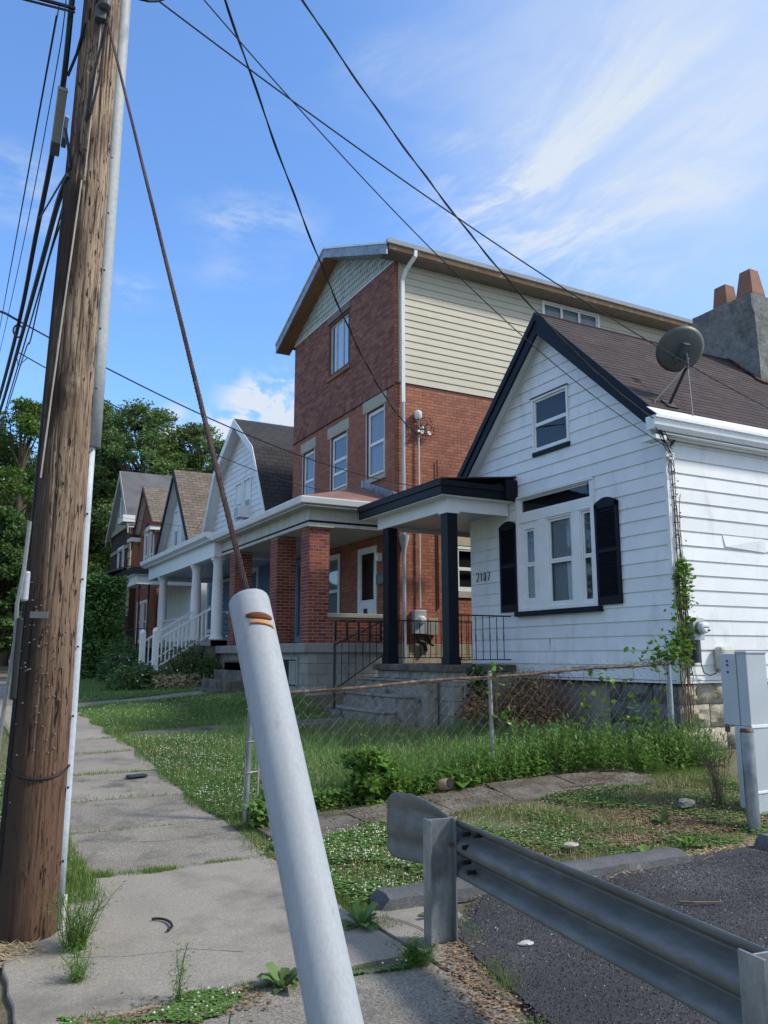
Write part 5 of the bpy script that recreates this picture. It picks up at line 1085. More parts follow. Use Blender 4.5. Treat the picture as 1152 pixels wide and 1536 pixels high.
bush('border_plants', 'low leafy plants in the bed left of the white stair rails', 'shrub', (3.7, 5.0, 20.2, 22.6, .78, 1.32), LEAF1, 4500, .10, 9, None, False)
bush('ivy_shrub', 'green bush at the corner of the porch pedestal beside the entry steps', 'shrub', (5.6, 6.3, 19.95, 20.9, .8, 1.5), LEAF2, 2500, .09, 10, None, False)
V_, F_ = leaf_cards(np.stack([nr.uniform(3.8, 6.2, 90), nr.uniform(20.2, 22.4, 90), nr.uniform(1.0, 1.6, 90)], 1), .06, .3, 1.2, 3); tag(npmesh('border_blossom', V_, F_, PALEW, None, 'stuff'), 'white and pale blossoms among the border plants', 'flowers')
V_, F_ = leaf_cards(np.stack([nr.uniform(4.6, 6.0, 700), nr.uniform(19.9, 20.6, 700), nr.uniform(.85, 1.15, 700)], 1), .12, .3, 4, 3); tag(npmesh('dried_daylily', V_, F_, DRY, None, 'stuff'), 'dried tan leaves at the front of the border bed', 'dead plants')
# grass: blades as numpy built stuff
def blades(n, region, h, w, m, name, label, seed, dens=None, lean=.35, cat='grass', seg2=True):
    r = np.random.RandomState(seed); x0, x1, y0, y1 = region; x = r.uniform(x0, x1, n); y = r.uniform(y0, y1, n)
    keep = np.ones(n, bool) if dens is None else r.uniform(0, 1, n) < dens(x, y); x, y = x[keep], y[keep]; n = len(x)
    z = gz(x, y)-.012; a = r.uniform(0, 6.283, n); hh = h*r.uniform(.45, 1.25, n)*(1+.35*np.sin(x*3.1+y*1.7)*np.sin(y*2.3)); ww = w*r.uniform(.6, 1.3, n); la = r.uniform(0, 6.283, n); ln = lean*r.uniform(.2, 1.3, n)*hh
    dx, dy = np.cos(a)*ww, np.sin(a)*ww; lx, ly = np.cos(la)*ln, np.sin(la)*ln
    b0 = np.stack([x-dx, y-dy, z], 1); b1 = np.stack([x+dx, y+dy, z], 1); m0 = np.stack([x-dx*.8+lx*.35, y-dy*.8+ly*.35, z+hh*.6], 1); m1 = np.stack([x+dx*.8+lx*.35, y+dy*.8+ly*.35, z+hh*.6], 1); t = np.stack([x+lx, y+ly, z+hh], 1)
    V_ = np.stack([b0, b1, m1, m0, t], 1).reshape(-1, 3); k = np.arange(n)[:, None]*5
    F_ = np.concatenate([k+np.array([[0, 1, 2]]), k+np.array([[0, 2, 3]]), k+np.array([[3, 2, 4]])]); return tag(npmesh(name, V_, F_, m, None, 'stuff'), label, cat)
def walkm(x, y):   # 1 where nothing paved lies
    k = np.ones_like(x); k[(x > .98) & (x < 2.36+.06*np.sin(y*5)) & (y < 30)] = 0
    yy = 7.10+.02*(x-5); k[(np.abs(y-yy) < .24+.07*np.sin(x*5)) & (x > 2.6) & (x < 7.0+.3*np.sin(y*9))] = .10
    k[(np.abs(y-(13.0+.1*(x-3))) < .36) & (x < 6.6) & (x > 2.4)] = .04; k[(np.abs(y-(18+.17*(x-2.5))) < .42) & (x > 2.4) & (x < 5.4)] = .0
    k[(x > 6.5) & (y > 11.3) & (y < 14.4)] = 0; k[(x > 5.3) & (y > 17.4) & (y < 19.8)] = 0; k[(x > WX-.0) & (y > WY0)] = 0; k[(x > 6.3) & (y > 15.0)] = 0; k[(y < 5.12+.04*np.sin(x*7)) & (x > 2.6)] = 0
    return k
def yard_d(x, y): k = walkm(x, y); k[(y < 7.55)] = 0; return k
def patch(x, y, s, ph): return np.clip(.55+.6*np.sin(x*s+ph)*np.sin(y*s*1.3+ph*2)+.35*np.sin(x*s*2.7+y*s*2.1), 0.05, 1)
blades(150000, (2.3, 9, 7.5, 13.6), .085, .0028, GRASSD, 'yard_grass', 'uncut green grass of the front yard of the white house', 1, lambda x, y: yard_d(x, y)*(.55+.45*patch(x, y, 1.3, 1))*np.where((y > 10.9) & (x > 5.3) & (x < 7.4), .35, 1))
blades(36000, (3.2, 8.7, 7.7, 12.4), .26, .0032, GRASSD, 'tall_grass', 'tall grass inside the fence', 2, lambda x, y: yard_d(x, y)*np.clip((x-3.0)/2.2, 0, 1)*patch(x, y, 2.1, 2)*np.where((y > 9.6+.0*x) & (x > 4.6) & (x < 7.1), .05, 1))
blades(90000, (2.3, 6.4, 13.4, 21), .075, .004, GRASSD, 'far_lawn', 'green lawn in front of the brick house', 3, walkm)
blades(26000, (2.3, 8, 21, 31), .09, .007, GRASSD, 'distant_lawn', 'lawn strip beyond the entry walk', 4, walkm)
def verge(x, y): k = walkm(x, y); k[(y > 6.85) & (x < 7)] *= .25; return k*np.clip(patch(x, y, 1.9, 3)*1.3-.1, .08, 1)
blades(62000, (2.5, 8.2, 5.08, 7.5), .045, .0024, GRASS, 'verge_grass', 'short sunlit grass between the curb and the fence walk', 5, verge)
blades(26000, (-3.5, 1.06, 4.6, 16), .07, .003, GRASS, 'roadside_grass', 'grass strip left of the sidewalk behind the utility pole', 6, lambda x, y: ((y > 6.3) | (x < .42)) & ~((x > -1.65) & (y < 5.1)))
# weeds growing in the sidewalk joints
def joints(x, y):
    k = np.zeros_like(x)
    for i, j in enumerate(JY[1:12]):
        sk = .05 if i == 0 else 0; wv = .020+.022*np.clip(np.sin(x*4+i*2.3)+.4, 0, 1); k[(np.abs(y-j-.015*np.sin(x*6+i)) < wv) & (x > .6) & (x < 2.6)] = (.12 if i in (0, 3) else 1)
    return np.maximum(k, ((np.abs(x-2.46-.03*np.sin(y*6)) < .055) & (y > 4.6)).astype(float))*np.where(np.sin(x*9+y*3) > -.55, 1, .25)
blades(130000, (.9, 2.6, 3.6, 14), .038, .0022, GRASS, 'joint_grass', 'grass and moss in the sidewalk joints', 7, joints)
blades(14000, (.80, 1.12, 5.9, 9.5), .075, .0025, GRASS, 'edge_grass', 'grass creeping over the left edge of the sidewalk', 8, lambda x, y: np.clip(1.25-(x-.8)*4, 0, 1))
# clover: leaf cards low to the ground, round flower heads
def clover(n, nf, region, seed, name, label, dens, hz=.05, size=.018, fr=.007):
    r = np.random.RandomState(seed); x0, x1, y0, y1 = region; x = r.uniform(x0, x1, n); y = r.uniform(y0, y1, n); k = r.uniform(0, 1, n) < dens(x, y); x, y = x[k], y[k]
    P = np.stack([x, y, gz(x, y)-.01+r.uniform(.3, 1, len(x))*hz], 1)
    d = r.uniform(0, 6.283, len(x)); L_ = size*r.uniform(.7, 1.4, len(x)); V_ = []
    c, s_ = np.cos(d), np.sin(d)
    for (a, b, zz) in ((-1, -.8, 0), (1, -.8, .2), (1, .8, .1), (-1, .8, .3)): V_.append(P+np.stack([(a*c-b*s_)*L_*.6, (a*s_+b*c)*L_*.6, zz*L_], 1))
    V_ = np.stack(V_, 1).reshape(-1, 3); F_ = np.arange(len(x))[:, None]*4+np.array([[0, 1, 2, 3]]); tag(npmesh(name, V_, F_, CLOV, None, 'stuff'), label, 'clover')
    x = r.uniform(x0, x1, nf); y = r.uniform(y0, y1, nf); k = r.uniform(0, 1, nf) < dens(x, y)*(.25+.75*patch(x, y, 2.3, seed)); x, y = x[k], y[k]; n2 = len(x); P = np.stack([x, y, gz(x, y)+hz*r.uniform(.9, 1.7, n2)], 1)
    o = np.array([(1, 0, 0), (-1, 0, 0), (0, 1, 0), (0, -1, 0), (0, 0, 1), (0, 0, -.8)]); V_ = (P[:, None, :]+o[None]*(fr*r.uniform(.7, 1.25, n2))[:, None, None]).reshape(-1, 3)
    f = np.array([(0, 2, 4), (2, 1, 4), (1, 3, 4), (3, 0, 4), (2, 0, 5), (1, 2, 5), (3, 1, 5), (0, 3, 5)]); F_ = (np.arange(n2)[:, None, None]*6+f[None]).reshape(-1, 3); tag(npmesh(name+'_blossom', V_, F_, CLOVW, None, 'stuff'), 'white clover blossoms in the '+label, 'flowers')
clover(30000, 1500, (2.5, 3.6, 5.08, 6.7), 41, 'verge_clover', 'clover patch left of the guardrail end', lambda x, y: walkm(x, y)*np.clip(patch(x, y, 3.1, 2)*1.5-.25, .08, 1))
clover(26000, 900, (3.4, 8.0, 5.1, 6.9), 42, 'lot_clover', 'clover and grass along the parking lot curb', lambda x, y: walkm(x, y)*np.clip(patch(x, y, 2.6, 5)*1.6-.5, 0, 1))
clover(34000, 2200, (2.4, 4.6, 7.8, 12.4), 43, 'yard_clover', 'clover lawn beside the gate post', lambda x, y: walkm(x, y)*np.clip(1.5-(x-2.4)*.55, 0.12, 1))
clover(14000, 1300, (2.4, 6.5, 13.6, 20), 44, 'lawn_clover', 'clover on the lawn in front of the brick house', walkm, .05, .024, .008)
clover(9000, 700, (.2, 1.08, 6.5, 10.5), 45, 'roadside_clover', 'clover strip left of the sidewalk', lambda x, y: np.clip(1.2-(x-.7)*3, 0, 1))
clover(30000, 260, (.60, 2.3, 3.70, 4.35), 46, 'joint_clover', 'clover mat in the nearest sidewalk joint', lambda x, y: np.clip((patch(x, y, 7.0, 3)+patch(x, y, 17, 1)*.7-.55)*1.8, 0, 1)*(np.abs(y-4.06-.05*np.sin(x*5)) < np.where(x < 1.45, .17, .045)*(.55+.45*np.sin(x*11+1))), .035, .015, .006)
blades(7000, (.6, 2.2, 3.85, 4.3), .05, .0018, GRASS, 'joint_blades', 'grass blades among the clover of the nearest joint', 141, lambda x, y: np.clip((patch(x, y, 9, 2)-.3)*1.4, 0, 1)*(np.abs(y-4.07) < np.where(x < 1.5, .13, .04)))
# ------------------------------------------------------------------ utility pole
PXc, PYc = .60, 5.50
up = thing('utility_pole', 'weathered brown wooden utility pole standing at the left of the sidewalk', 'utility pole', (PXc, PYc, 0))
def prad(z): return .178-.0078*z
na, nz = 150, 420; zt = 9.6
A_ = np.linspace(0, 2*np.pi, na, endpoint=False); Zs = np.concatenate([np.linspace(-.2, 6.2, nz), np.linspace(6.25, zt, 30)])
AA, ZZ = np.meshgrid(A_, Zs); r = prad(ZZ)
rp = np.random.RandomState(5); dsp = np.zeros_like(AA)
for k in range(420):       # drying checks: narrow vertical splits
    a0, z0, L_, w_, d_ = rp.uniform(0, 6.283), rp.uniform(-.2, 7), rp.uniform(.05, .5)*rp.uniform(.4, 1.6), rp.uniform(.012, .032), rp.uniform(.003, .011)
    da = (AA-a0-.03*np.sin(ZZ*3+k)+np.pi) % (2*np.pi)-np.pi; dsp -= d_*np.exp(-(da/w_)**2)*np.exp(-((ZZ-z0)/L_)**4)
for k in range(40):
    a0, f, ph = rp.uniform(0, 6.283), rp.uniform(.3, 1.2), rp.uniform(0, 6); da = (AA-a0+np.pi) % (2*np.pi)-np.pi; dsp += .0025*np.exp(-(da/.12)**2)*np.sin(ZZ*f+ph)
for (a0, z0, rr, hh) in ((-1.9, 4.72, .16, .018), (-2.2, 4.05, .10, .010), (-1.7, 3.3, .10, .012), (-1.8, 2.65, .12, -.012), (-2.1, 5.6, .1, .01)):    # knots
    da = (AA-a0+np.pi) % (2*np.pi)-np.pi; q = (da*.15/rr)**2+((ZZ-z0)/(rr*.8))**2; dsp += hh*np.exp(-q)-.012*np.exp(-q*18)
r = r+dsp; V_ = np.stack([PXc+r*np.cos(AA), PYc+r*np.sin(AA), ZZ], -1).reshape(-1, 3)
idx = np.arange(len(Zs)*na).reshape(len(Zs), na); nx_ = np.roll(idx, -1, 1); F_ = np.stack([idx[:-1], nx_[:-1], nx_[1:], idx[1:]], -1).reshape(-1, 4)
npmesh('shaft', V_, F_, POLE, up, None, True)
# grey U-shaped cable guard on the house side of the pole, in two lengths
def uguard(z0, z1, m, w, dpt, ang, extra):
    c, s = math.cos(ang), math.sin(ang); mb = MB(); n = 8; lv = [z0+(z1-z0)*i/6 for i in range(7)]
    for z in lv:
        rr = prad(z)+extra
        for k in range(n+1):
            a = -math.pi/2+math.pi*k/n; o = rr-.02+dpt*math.cos(a); t = w/2*math.sin(a); mb.v.append((PXc+c*o-s*t, PYc+s*o+c*t, z))
    for j in range(6):
        for k in range(n): a = j*(n+1)+k; mb.f.append((a, a+1, a+n+2, a+n+1))
    o = mb.build('cable_guard', m, up, smooth=True); sl_ = o.modifiers.new('t', 'SOLIDIFY'); sl_.thickness = .004; return o
GA = -.20
UG = mat('grey_guard_plastic', (.34, .36, .37), .55, var=.06, bump=.05); UW = mat('white_guard_plastic', (.43, .475, .53), .5, var=.05, bump=.05)
uguard(2.95, 7.5, UG, .095, .075, GA, .004); uguard(.14, 3.0, UW, .055, .045, GA-.05, .002)
mb = MB(); mb.tube([(PXc+.205*math.cos(GA), PYc+.205*math.sin(GA), -.02), (PXc+.2*math.cos(GA), PYc+.2*math.sin(GA), .2)], .02, 8); mb.build('ground_conduit', WIREW, up, smooth=True)
mb = MB(); zs_ = [.4+i*.42 for i in range(14)]
for z in zs_: a = GA-.26; mb.obox((PXc+(prad(z)+.012)*math.cos(a), PYc+(prad(z)+.012)*math.sin(a), z), (.006, 0, 0), (0, .006, 0), (0, 0, .006))
mb.build('staple', IRON, up, 'stuff')
# copper ground wire, staples, straps, tag, boxes
def onpole(a, z, e=.006): return (PXc+(prad(z)+e)*math.cos(a), PYc+(prad(z)+e)*math.sin(a), z)
mb = MB(); mb.tube([onpole(-1.62-.12*(6.6-z), z, .010) for z in np.linspace(6.6, 4.75, 12)], .005, 5); mb.tube([onpole(-1.95-.30*(4.75-z)-.0*z, z, .012) for z in np.linspace(4.75, 2.7, 16)], .006, 5); mb.build('ground_wire', mat('sheathed_wire', (.42, .38, .32), .7, var=.1), up)
mb = MB(); mb.tube([onpole(-3.05, z, .005) for z in np.linspace(5.0, .1, 24)], .009, 5); mb.tube([onpole(-2.86, z, .004) for z in np.linspace(2.2, .1, 14)], .005, 5); mb.build('black_riser', WIRE, up)
mb = MB(); mb.tube([onpole(a, .98-.10*math.sin((a+3.3)/3.3*math.pi)*.9, .006) for a in np.linspace(-3.3, .05, 24)], .007, 6); mb.build('strap', WIRE, up)
mb = MB(); a = -2.1; c_ = Vector(onpole(a, 1.845, .008)); t_ = Vector((-math.sin(a), math.cos(a), 0)); n_ = Vector((math.cos(a), math.sin(a), 0)); mb.obox(c_, t_*.055, n_*.003, Vector((0, 0, .020))); mb.build('metal_tag', WIREG, up)
mb = MB()
for i in range(60):
    a = rnd.uniform(-2.9, -1.1); z = rnd.gauss(1.55, .28); p = Vector(onpole(a, z, .004)); n_ = Vector((math.cos(a), math.sin(a), 0)); mb.tube([p-n_*.01, p+n_*.007], .0045, 5)
mb.build('nail_head', WIREG, up, 'stuff')
mb = MB(); mb.obox(onpole(-1.75, 6.02, .04), (.035, 0, 0), (0, .03, 0), (0, 0, .05)); mb.lathe(onpole(-1.62, 6.08, .08), [(.02, -.05), (.045, -.03), (.045, .01), (.03, .04)], 10); mb.build('insulator', GREYD, up, bevel=.005)
mb = MB(); mb.lathe(onpole(-1.60, 6.14, .12), [(.02, -.03), (.035, -.02), (.035, .02), (.015, .03)], 10); mb.build('insulator', WIREG, up)
mb = MB()
for k in range(3):
    a0 = -1.35; z0 = 6.27+.03*k; e = .9; L_ = (.15, .27, .22)[k]
    pts = [Vector(onpole(a0, z0, .06))+Vector((math.cos(t)*0+L_*(1-math.cos(t))*.75, -.05-.02*k, -(.14+.04*k)*math.sin(t)+.12*t/math.pi)) for t in np.linspace(0, math.pi, 12)]; mb.tube(pts, .008, 5)
mb.tube([onpole(-1.45, 6.05, .05), onpole(-1.75, 5.6, .05), onpole(-1.95, 5.27, .02), onpole(-2.0, 5.2, .015)], .009, 5); mb.tube([onpole(-1.5, 6.0, .06), onpole(-1.6, 5.5, .06), onpole(-1.8, 5.24, .03), onpole(-1.98, 5.2, .015)], .009, 5)
for k in range(4): mb.tube([onpole(-1.5+k*.1, 6.5, .05), onpole(-1.9+k*.07, 6.1, .06), onpole(-2.4-k*.1, 6.3+.1*k, .07)], .009, 5)
mb.build('drip_loop', WIRE, up)
mb = MB(); mb.box(.405, .44, 5.28, 5.36, 1.92, 2.10); o = mb.build('terminal_box', ALUG, up, bevel=.012)
mb = MB(); mb.tube([(.41, 5.29, 2.4), (.40, 5.27, 2.1), (.38, 5.27, 1.9), (.39, 5.3, 1.7), (.36, 5.32, 1.2), (.33, 5.3, .5)], .012, 6); mb.build('grey_riser', WIREG, up, smooth=True)
mb = MB(); mb.box(.385, .42, 5.22, 5.28, 1.35, 1.82); mb.build('black_sleeve', WIRE, up, bevel=.01)
# cables along the street
def sagline(a, b, sag, n=40): a, b = Vector(a), Vector(b); return [a.lerp(b, i/n)-Vector((0, 0, sag*4*(i/n)*(1-i/n))) for i in range(n+1)]
def cable(name, label, lines, m=WIRE, group=None):
    mb = MB()
    for pts, r_ in lines: mb.tube(pts, r_, 6)
    o = mb.build(name, m, smooth=True); return tag(o, label, 'cable', group)
CG = 'communication cables along the street'
def smooth(P, k=4):
    P = [Vector(p) for p in P]; out = []
    for a, b, c, d in zip([P[0]]+P[:-2], P[:-1], P[1:], P[2:]+[P[-1]]):
        for i in range(k): t = i/k; out.append(.5*((2*b)+(-a+c)*t+(2*a-5*b+4*c-d)*t*t+(-a+3*b-3*c+d)*t**3))
    return out+[P[-1]]
cable('street_cable', 'thick upper black communication cable running left of the pole past the splice case', [(smooth([(.46, 5.42, 6.9), (.44, 5.45, 6.2), (.44, 5.65, 5.66), (.44, 6.25, 5.38), (.44, 7.35, 5.27), (.44, 8.9, 5.06), (.43, 12.4, 5.18), (.42, 17, 5.45), (.40, 30, 6.0), (.4, 45, 6.9)]), .020)], group=CG)
cable('street_cable', 'thick lower black communication cable passing closest to the pole', [(smooth([(.50, 5.42, 4.80), (.47, 5.75, 4.76), (.47, 6.9, 4.80), (.47, 8.6, 4.87), (.47, 11.5, 5.02), (.46, 14.7, 5.22), (.44, 25, 5.7), (.44, 45, 6.6)]), .019), (smooth([(.50, 5.45, 4.72), (.49, 6.6, 4.66), (.49, 8.8, 4.73), (.49, 11, 4.82), (.48, 14, 4.9), (.45, 40, 6.2)]), .007)], group=CG)
cable('street_cable', 'thin wire left of the two thick communication cables', [(smooth([(.30, 4.0, 5.5), (.30, 4.1, 4.93), (.30, 4.46, 4.80), (.30, 5.64, 4.70), (.30, 7.3, 4.74), (.30, 9.5, 4.9), (.3, 13.5, 5.3), (.3, 40, 7)]), .003), (sagline((.27, 4.1, 4.96), (.24, 40, 6.4), .35), .003), (sagline((.26, 4.1, 4.90), (.24, 40, 6.2), .4), .003)], group=CG)
cable('street_cable', 'thin looping wire between the thick cables and the pole', [(smooth([(.52, 5.42, 4.66), (.50, 6.5, 4.70), (.50, 7.4, 4.60), (.50, 8.0, 4.52), (.5, 8.9, 4.66), (.48, 14, 4.8), (.45, 40, 6)]), .006)], group=CG)
cable('side_cable', 'pair of black cables leaving the pole top toward the left edge', [(sagline((.46, 5.4, 6.05), (-6, 6.6, 6.85), .1), .014), (sagline((.46, 5.4, 6.02), (-6, 6.7, 6.74), .1), .009)])
sc_ = thing('splice_case', 'long grey splice case hanging on the upper communication cable', 'splice case', (.44, 5.8, 5.4))
def lin(a, b, t): return tuple(Vector(a).lerp(Vector(b), t))
A0, A1 = Vector((.44, 5.66, 5.60)), Vector((.44, 5.98, 5.30)); dsc = (A0-A1).normalized(); A1 = A0-dsc*.47
sx = Vector((1, 0, 0)); sy = dsc.cross(sx).normalized()
def scbox(t0, t1, w, h, m, name, dx_=0, dy_=0): mb = MB(); c = A0.lerp(A1, (t0+t1)/2)+sx*dx_+sy*dy_; mb.obox(c, sx*w, dsc*(A0-A1).length*abs(t1-t0)/2, sy*h); mb.build(name, m, sc_, bevel=.005)
CASEM = mat('weathered_case', (.30, .30, .27), .7, var=.12)
scbox(0, .04, .034, .04, CASEM, 'case_cap'); scbox(.04, .80, .031, .037, CASEM, 'case_shell'); scbox(.80, 1.0, .032, .038, GREYD, 'case_end')
scbox(.38, .70, .014, .03, ALUG, 'side_terminal', .052); scbox(.70, .85, .016, .03, GREYD, 'lower_terminal', .054)
cable('drop_wire', 'black wire tying the splice case to the pole', [([(.53, 5.38, 5.95), (.50, 5.5, 5.78), (.46, 5.6, 5.66)], .010), ([(.50, 5.42, 4.85), (.47, 5.9, 4.95), (.44, 7.0, 5.27)], .007), ([(.47, 5.6, 5.25), (.49, 5.5, 5.05), (.50, 5.42, 4.85)], .010)])
# service drops
SG = 'overhead service drops'
cable('service_drop', 'thin wire crossing highest over the roofs toward the chimney', [(sagline((.75, 5.5, 6.565), (12.5, 6.6, 4.227), .441)+[Vector((15.5, 6.95, 4.0)), Vector((20, 7.4, 4.1))], .007)], group=SG)
cable('service_drop', 'thin wire ending at the eave corner of the white house', [(sagline((.75, 5.5, 7.14), (8.66, 7.8, 4.45), .43), .006)], group=SG)
def twisted(a, b, sag, r_, off, turns): P = sagline(a, b, sag, 110); return [(P, r_), ([p+Vector((math.cos(i*turns), 0, math.sin(i*turns)))*off for i, p in enumerate(P)], r_*.8)]
cable('service_drop', 'thick twisted service drop curving down to the brick house mast', twisted((.75, 5.5, 8.84), (8.86, 14.93, 6.42), 1.1, .010, .014, .55), group=SG)
tw = twisted((.75, 5.5, 8.74), (8.36, 7.66, 4.74), .73, .008, .012, .7)
cable('service_drop', 'twisted service drop running down to the gutter corner of the white house', tw, group=SG)
cable('service_drop', 'wire from the street cables across to the brick side wall', [(sagline((.44, 8.9, 5.06), (9.1, 15.0, 5.25), .33), .009)], group=SG)
cable('service_drop', 'lower thin wire from the street cables to the brick front wall', [(sagline((.47, 9.0, 4.75), (8.3, 17.0, 5.35), .3), .007)], group=SG)
cable('service_drop', 'distant wire reaching the gambrel house eave', [(sagline((.4, 20, 5.3), (7.95, 29.9, 6.35), .1), .006), ([(7.95, 29.9, 6.35), (8.0, 29.6, 6.25), (8.1, 29.3, 6.5)], .01)], group=SG)
hk = cable('cable_clamp', 'knot of clamps and loops where the service wires leave the street cables', [([(.44+.05*math.cos(a), 8.9+.06*math.sin(a), 4.95+.09*math.sin(a)) for a in np.linspace(0, 6.3, 12)], .010), ([(-.2, 8.6, 5.0), (.1, 8.7, 5.08), (.3, 8.8, 5.08), (.44, 8.9, 5.06)], .013), ([(.44, 9.0, 4.75), (.47, 9.05, 4.62), (.55, 9.05, 4.72)], .005)])
# guy wire and its guard tube
gy = thing('guy_wire', 'guy wire slanting down from the pole into a pale grey guard tube', 'guy wire', (.64, .58, 0))
gt = Vector((.667, 5.33, 5.985)); T = Vector((.640, 1.88, 1.735)); B = Vector((.700, .86, .0)); d = (T-gt).normalized()
u_ = d.orthogonal().normalized(); w_ = d.cross(u_); n = 260; mb = MB()
for k in range(7):
    pts = []
    for i in range(n+1): t = i/n; c = gt.lerp(T-(gt-T)*.02, t); a = k*2*math.pi/7+t*2*math.pi*58; pts.append(c+(u_*math.cos(a)+w_*math.sin(a))*.0058)
    mb.tube(pts, .0030, 4)
mb.tube([gt, T-(gt-T)*.02], .0048, 6); mb.build('wire_strand', CABLE, gy, smooth=True)
dt = (B-T).normalized(); u_ = Vector((0, 0, 1)).cross(dt).normalized(); w_ = dt.cross(u_); L_ = (B-T).length; mb = MB(); n = 40; R_ = .0480
prof = [(-.0, R_*.90), (.004, R_*.96), (.012, R_), (L_, R_*1.02)]
for (s_, rr) in prof:
    for k in range(n): a = 2*math.pi*k/n; p = T+dt*s_+(u_*math.cos(a)+w_*math.sin(a))*rr; mb.v.append(tuple(p))
for j in range(3):
    for k in range(n): a = j*n+k; b = j*n+(k+1) % n; mb.f.append((a, b, b+n, a+n))
base = len(mb.v)
for (s_, rr) in ((.002, R_*.84), (.05, R_*.84)):
    for k in range(n): a = 2*math.pi*k/n; mb.v.append(tuple(T+dt*s_+(u_*math.cos(a)+w_*math.sin(a))*rr))
for k in range(n): j2 = (k+1) % n; mb.f += [(k, j2, base+j2, base+k), (base+k, base+j2, base+n+j2, base+n+k)]
mb.build('guard_tube', TUBE, gy, smooth=True)
# rusted slot: bolt head band that bulges out of the tube
dirc = (Vector((0, 0, 1.6))-(T+dt*.13)); dirc = (dirc-dt*dirc.dot(dt)).normalized(); sd_ = dt.cross(dirc)
def arcband(s0, s1, a0, a1, rr, m, name, skew=0.02, bul=.0):
    mb = MB(); nn_ = 14
    for i in range(nn_+1):
        a = a0+(a1-a0)*i/nn_; e = math.sin(math.pi*i/nn_)**.35
        for (q, rad) in ((0, R_-.003), (.15, rr), (.5, rr+bul*e), (.85, rr), (1, R_-.003)):
            mid = (s0+s1)/2; s_ = mid+(q-.5)*(s1-s0)*max(e, .35)+skew*(i/nn_-.5); mb.v.append(tuple(T+dt*s_+(dirc*math.cos(a)+sd_*math.sin(a))*rad))
    for i in range(nn_):
        for q in range(4): a = i*5+q; mb.f.append((a, a+1, a+6, a+5))
    return mb.build(name, m, gy, smooth=True)
arcband(.068, .089, -1.0, .28, R_+.004, RUSTN, 'rusty_bolt', -.010, .003); arcband(.088, .101, -1.06, .2, R_+.0015, RUSTT, 'rusty_sleeve', -.012); arcband(.100, .104, -1.08, .2, R_+.0018, RUSTN, 'slot_edge', -.012)
mb = MB(); sv = (dirc*math.cos(1.22)+sd_*math.sin(1.22)); sv2 = (dirc*math.cos(1.34)+sd_*math.sin(1.34)); mb.tube([T+dt*.01+sv*R_, T+dt*(L_-.02)+sv*R_*1.02], .0022, 5); mb.tube([T+dt*.01+sv2*R_, T+dt*(L_-.02)+sv2*R_*1.02], .0014, 5); mb.build('seam', TUBE, gy)
# ------------------------------------------------------------------ guardrail
gr = thing('guardrail', 'galvanised W-beam guardrail with flared end seen from behind beside the parking lot', 'guardrail', (2.6, 4.3, 0))
rd = Vector((-.125, -.992, 0)).normalized(); rn = Vector((-rd.y, rd.x, 0))      # rn points toward +X (traffic side)
def ibeam(c, zt_, name='post'):
    mb = MB(); c = Vector(c); fl, dp, th_ = .052, .078, .0055
    for s in (-1, 1):
        p = c+rn*s*dp; mb.obox(p+Vector((0, 0, zt_/2-.1)), rn*th_, rd*fl, Vector((0, 0, zt_/2+.1)))
    mb.obox(c+Vector((0, 0, zt_/2-.1)), rn*(dp-th_), rd*.004, Vector((0, 0, zt_/2+.1))); return mb.build(name, ZINC, gr, bevel=.0015)
pc = Vector((2.64, 4.235, 0)); ibeam(pc, .665)
p2 = pc+rd*2.43; ibeam(p2, .70); ibeam(pc+rd*4.9, .70)
# rail profile (w-beam): offset toward traffic side, height
def wprof(flat=0.0):
    out = []
    for i in range(27):
        z = -.157+.314*i/26; d_ = .082*(.5-.5*math.cos(2*math.pi*(z+.157)/.157))**1.35
        if abs(z) > .14: d_ = max(d_, .006)
        out.append((z, d_*(1-flat)+.02*flat))
    return out
secs = []
zc = .505
for i in range(50): s_ = 5.2-i*.108; secs.append((pc+rd*s_+rn*.085, wprof(0), zc+.0*s_, 1.0, rn))
base_p = pc+rn*.085; L0 = .20
for i in range(1, 25):       # end wing: profile flattens, rises a little and curls back
    t = i/24; ang = .75*t*t; dirv = (-rd*math.cos(ang)-rn*math.sin(ang)); p = secs[-1][0]+dirv*.026
    hs = 1.0+.30*min(1, t*1.5); edge = 1.0 if t < .86 else math.sqrt(max(0, 1-((t-.86)/.14)**2))*.30+.70
    secs.append((p, wprof(min(1, .25+t*.62)), zc+.012*t, hs*edge, (rn*math.cos(ang)-rd*math.sin(ang))))
# straight continuation between post and wing start
mb = MB(); k = 27
for (p, pr_, z_, hs, nv) in secs:
    for (zz_, dd_) in pr_: q = Vector(p)+nv*dd_; mb.v.append((q.x, q.y, z_+zz_*hs))
for i in range(len(secs)-1):
    for j in range(k-1): a = i*k+j; mb.f.append((a, a+1, a+k+1, a+k))
o = mb.build('rail_beam', ZINCR, gr, smooth=True); m_ = o.modifiers.new('t', 'SOLIDIFY'); m_.thickness = .004
for (s_, z_) in ((.06, .52),): mb = MB(); q = pc+rn*.07-rd*(-.03); mb.tube([q+Vector((0, 0, z_))-rn*.02, q+Vector((0, 0, z_))+rn*.0], .013, 6); mb.build('bolt', RUST, gr)
for (s_, z_) in ((.16, .60), (.16, .53), (.30, .62), (.16, .45), (.22, .41)):
    mb = MB(); q = pc+rd*s_+rn*.085; mb.tube([q+Vector((0, 0, z_))-rn*.02, q+Vector((0, 0, z_))+rn*.03], .014, 6); mb.build('splice_bolt', IRON, gr)
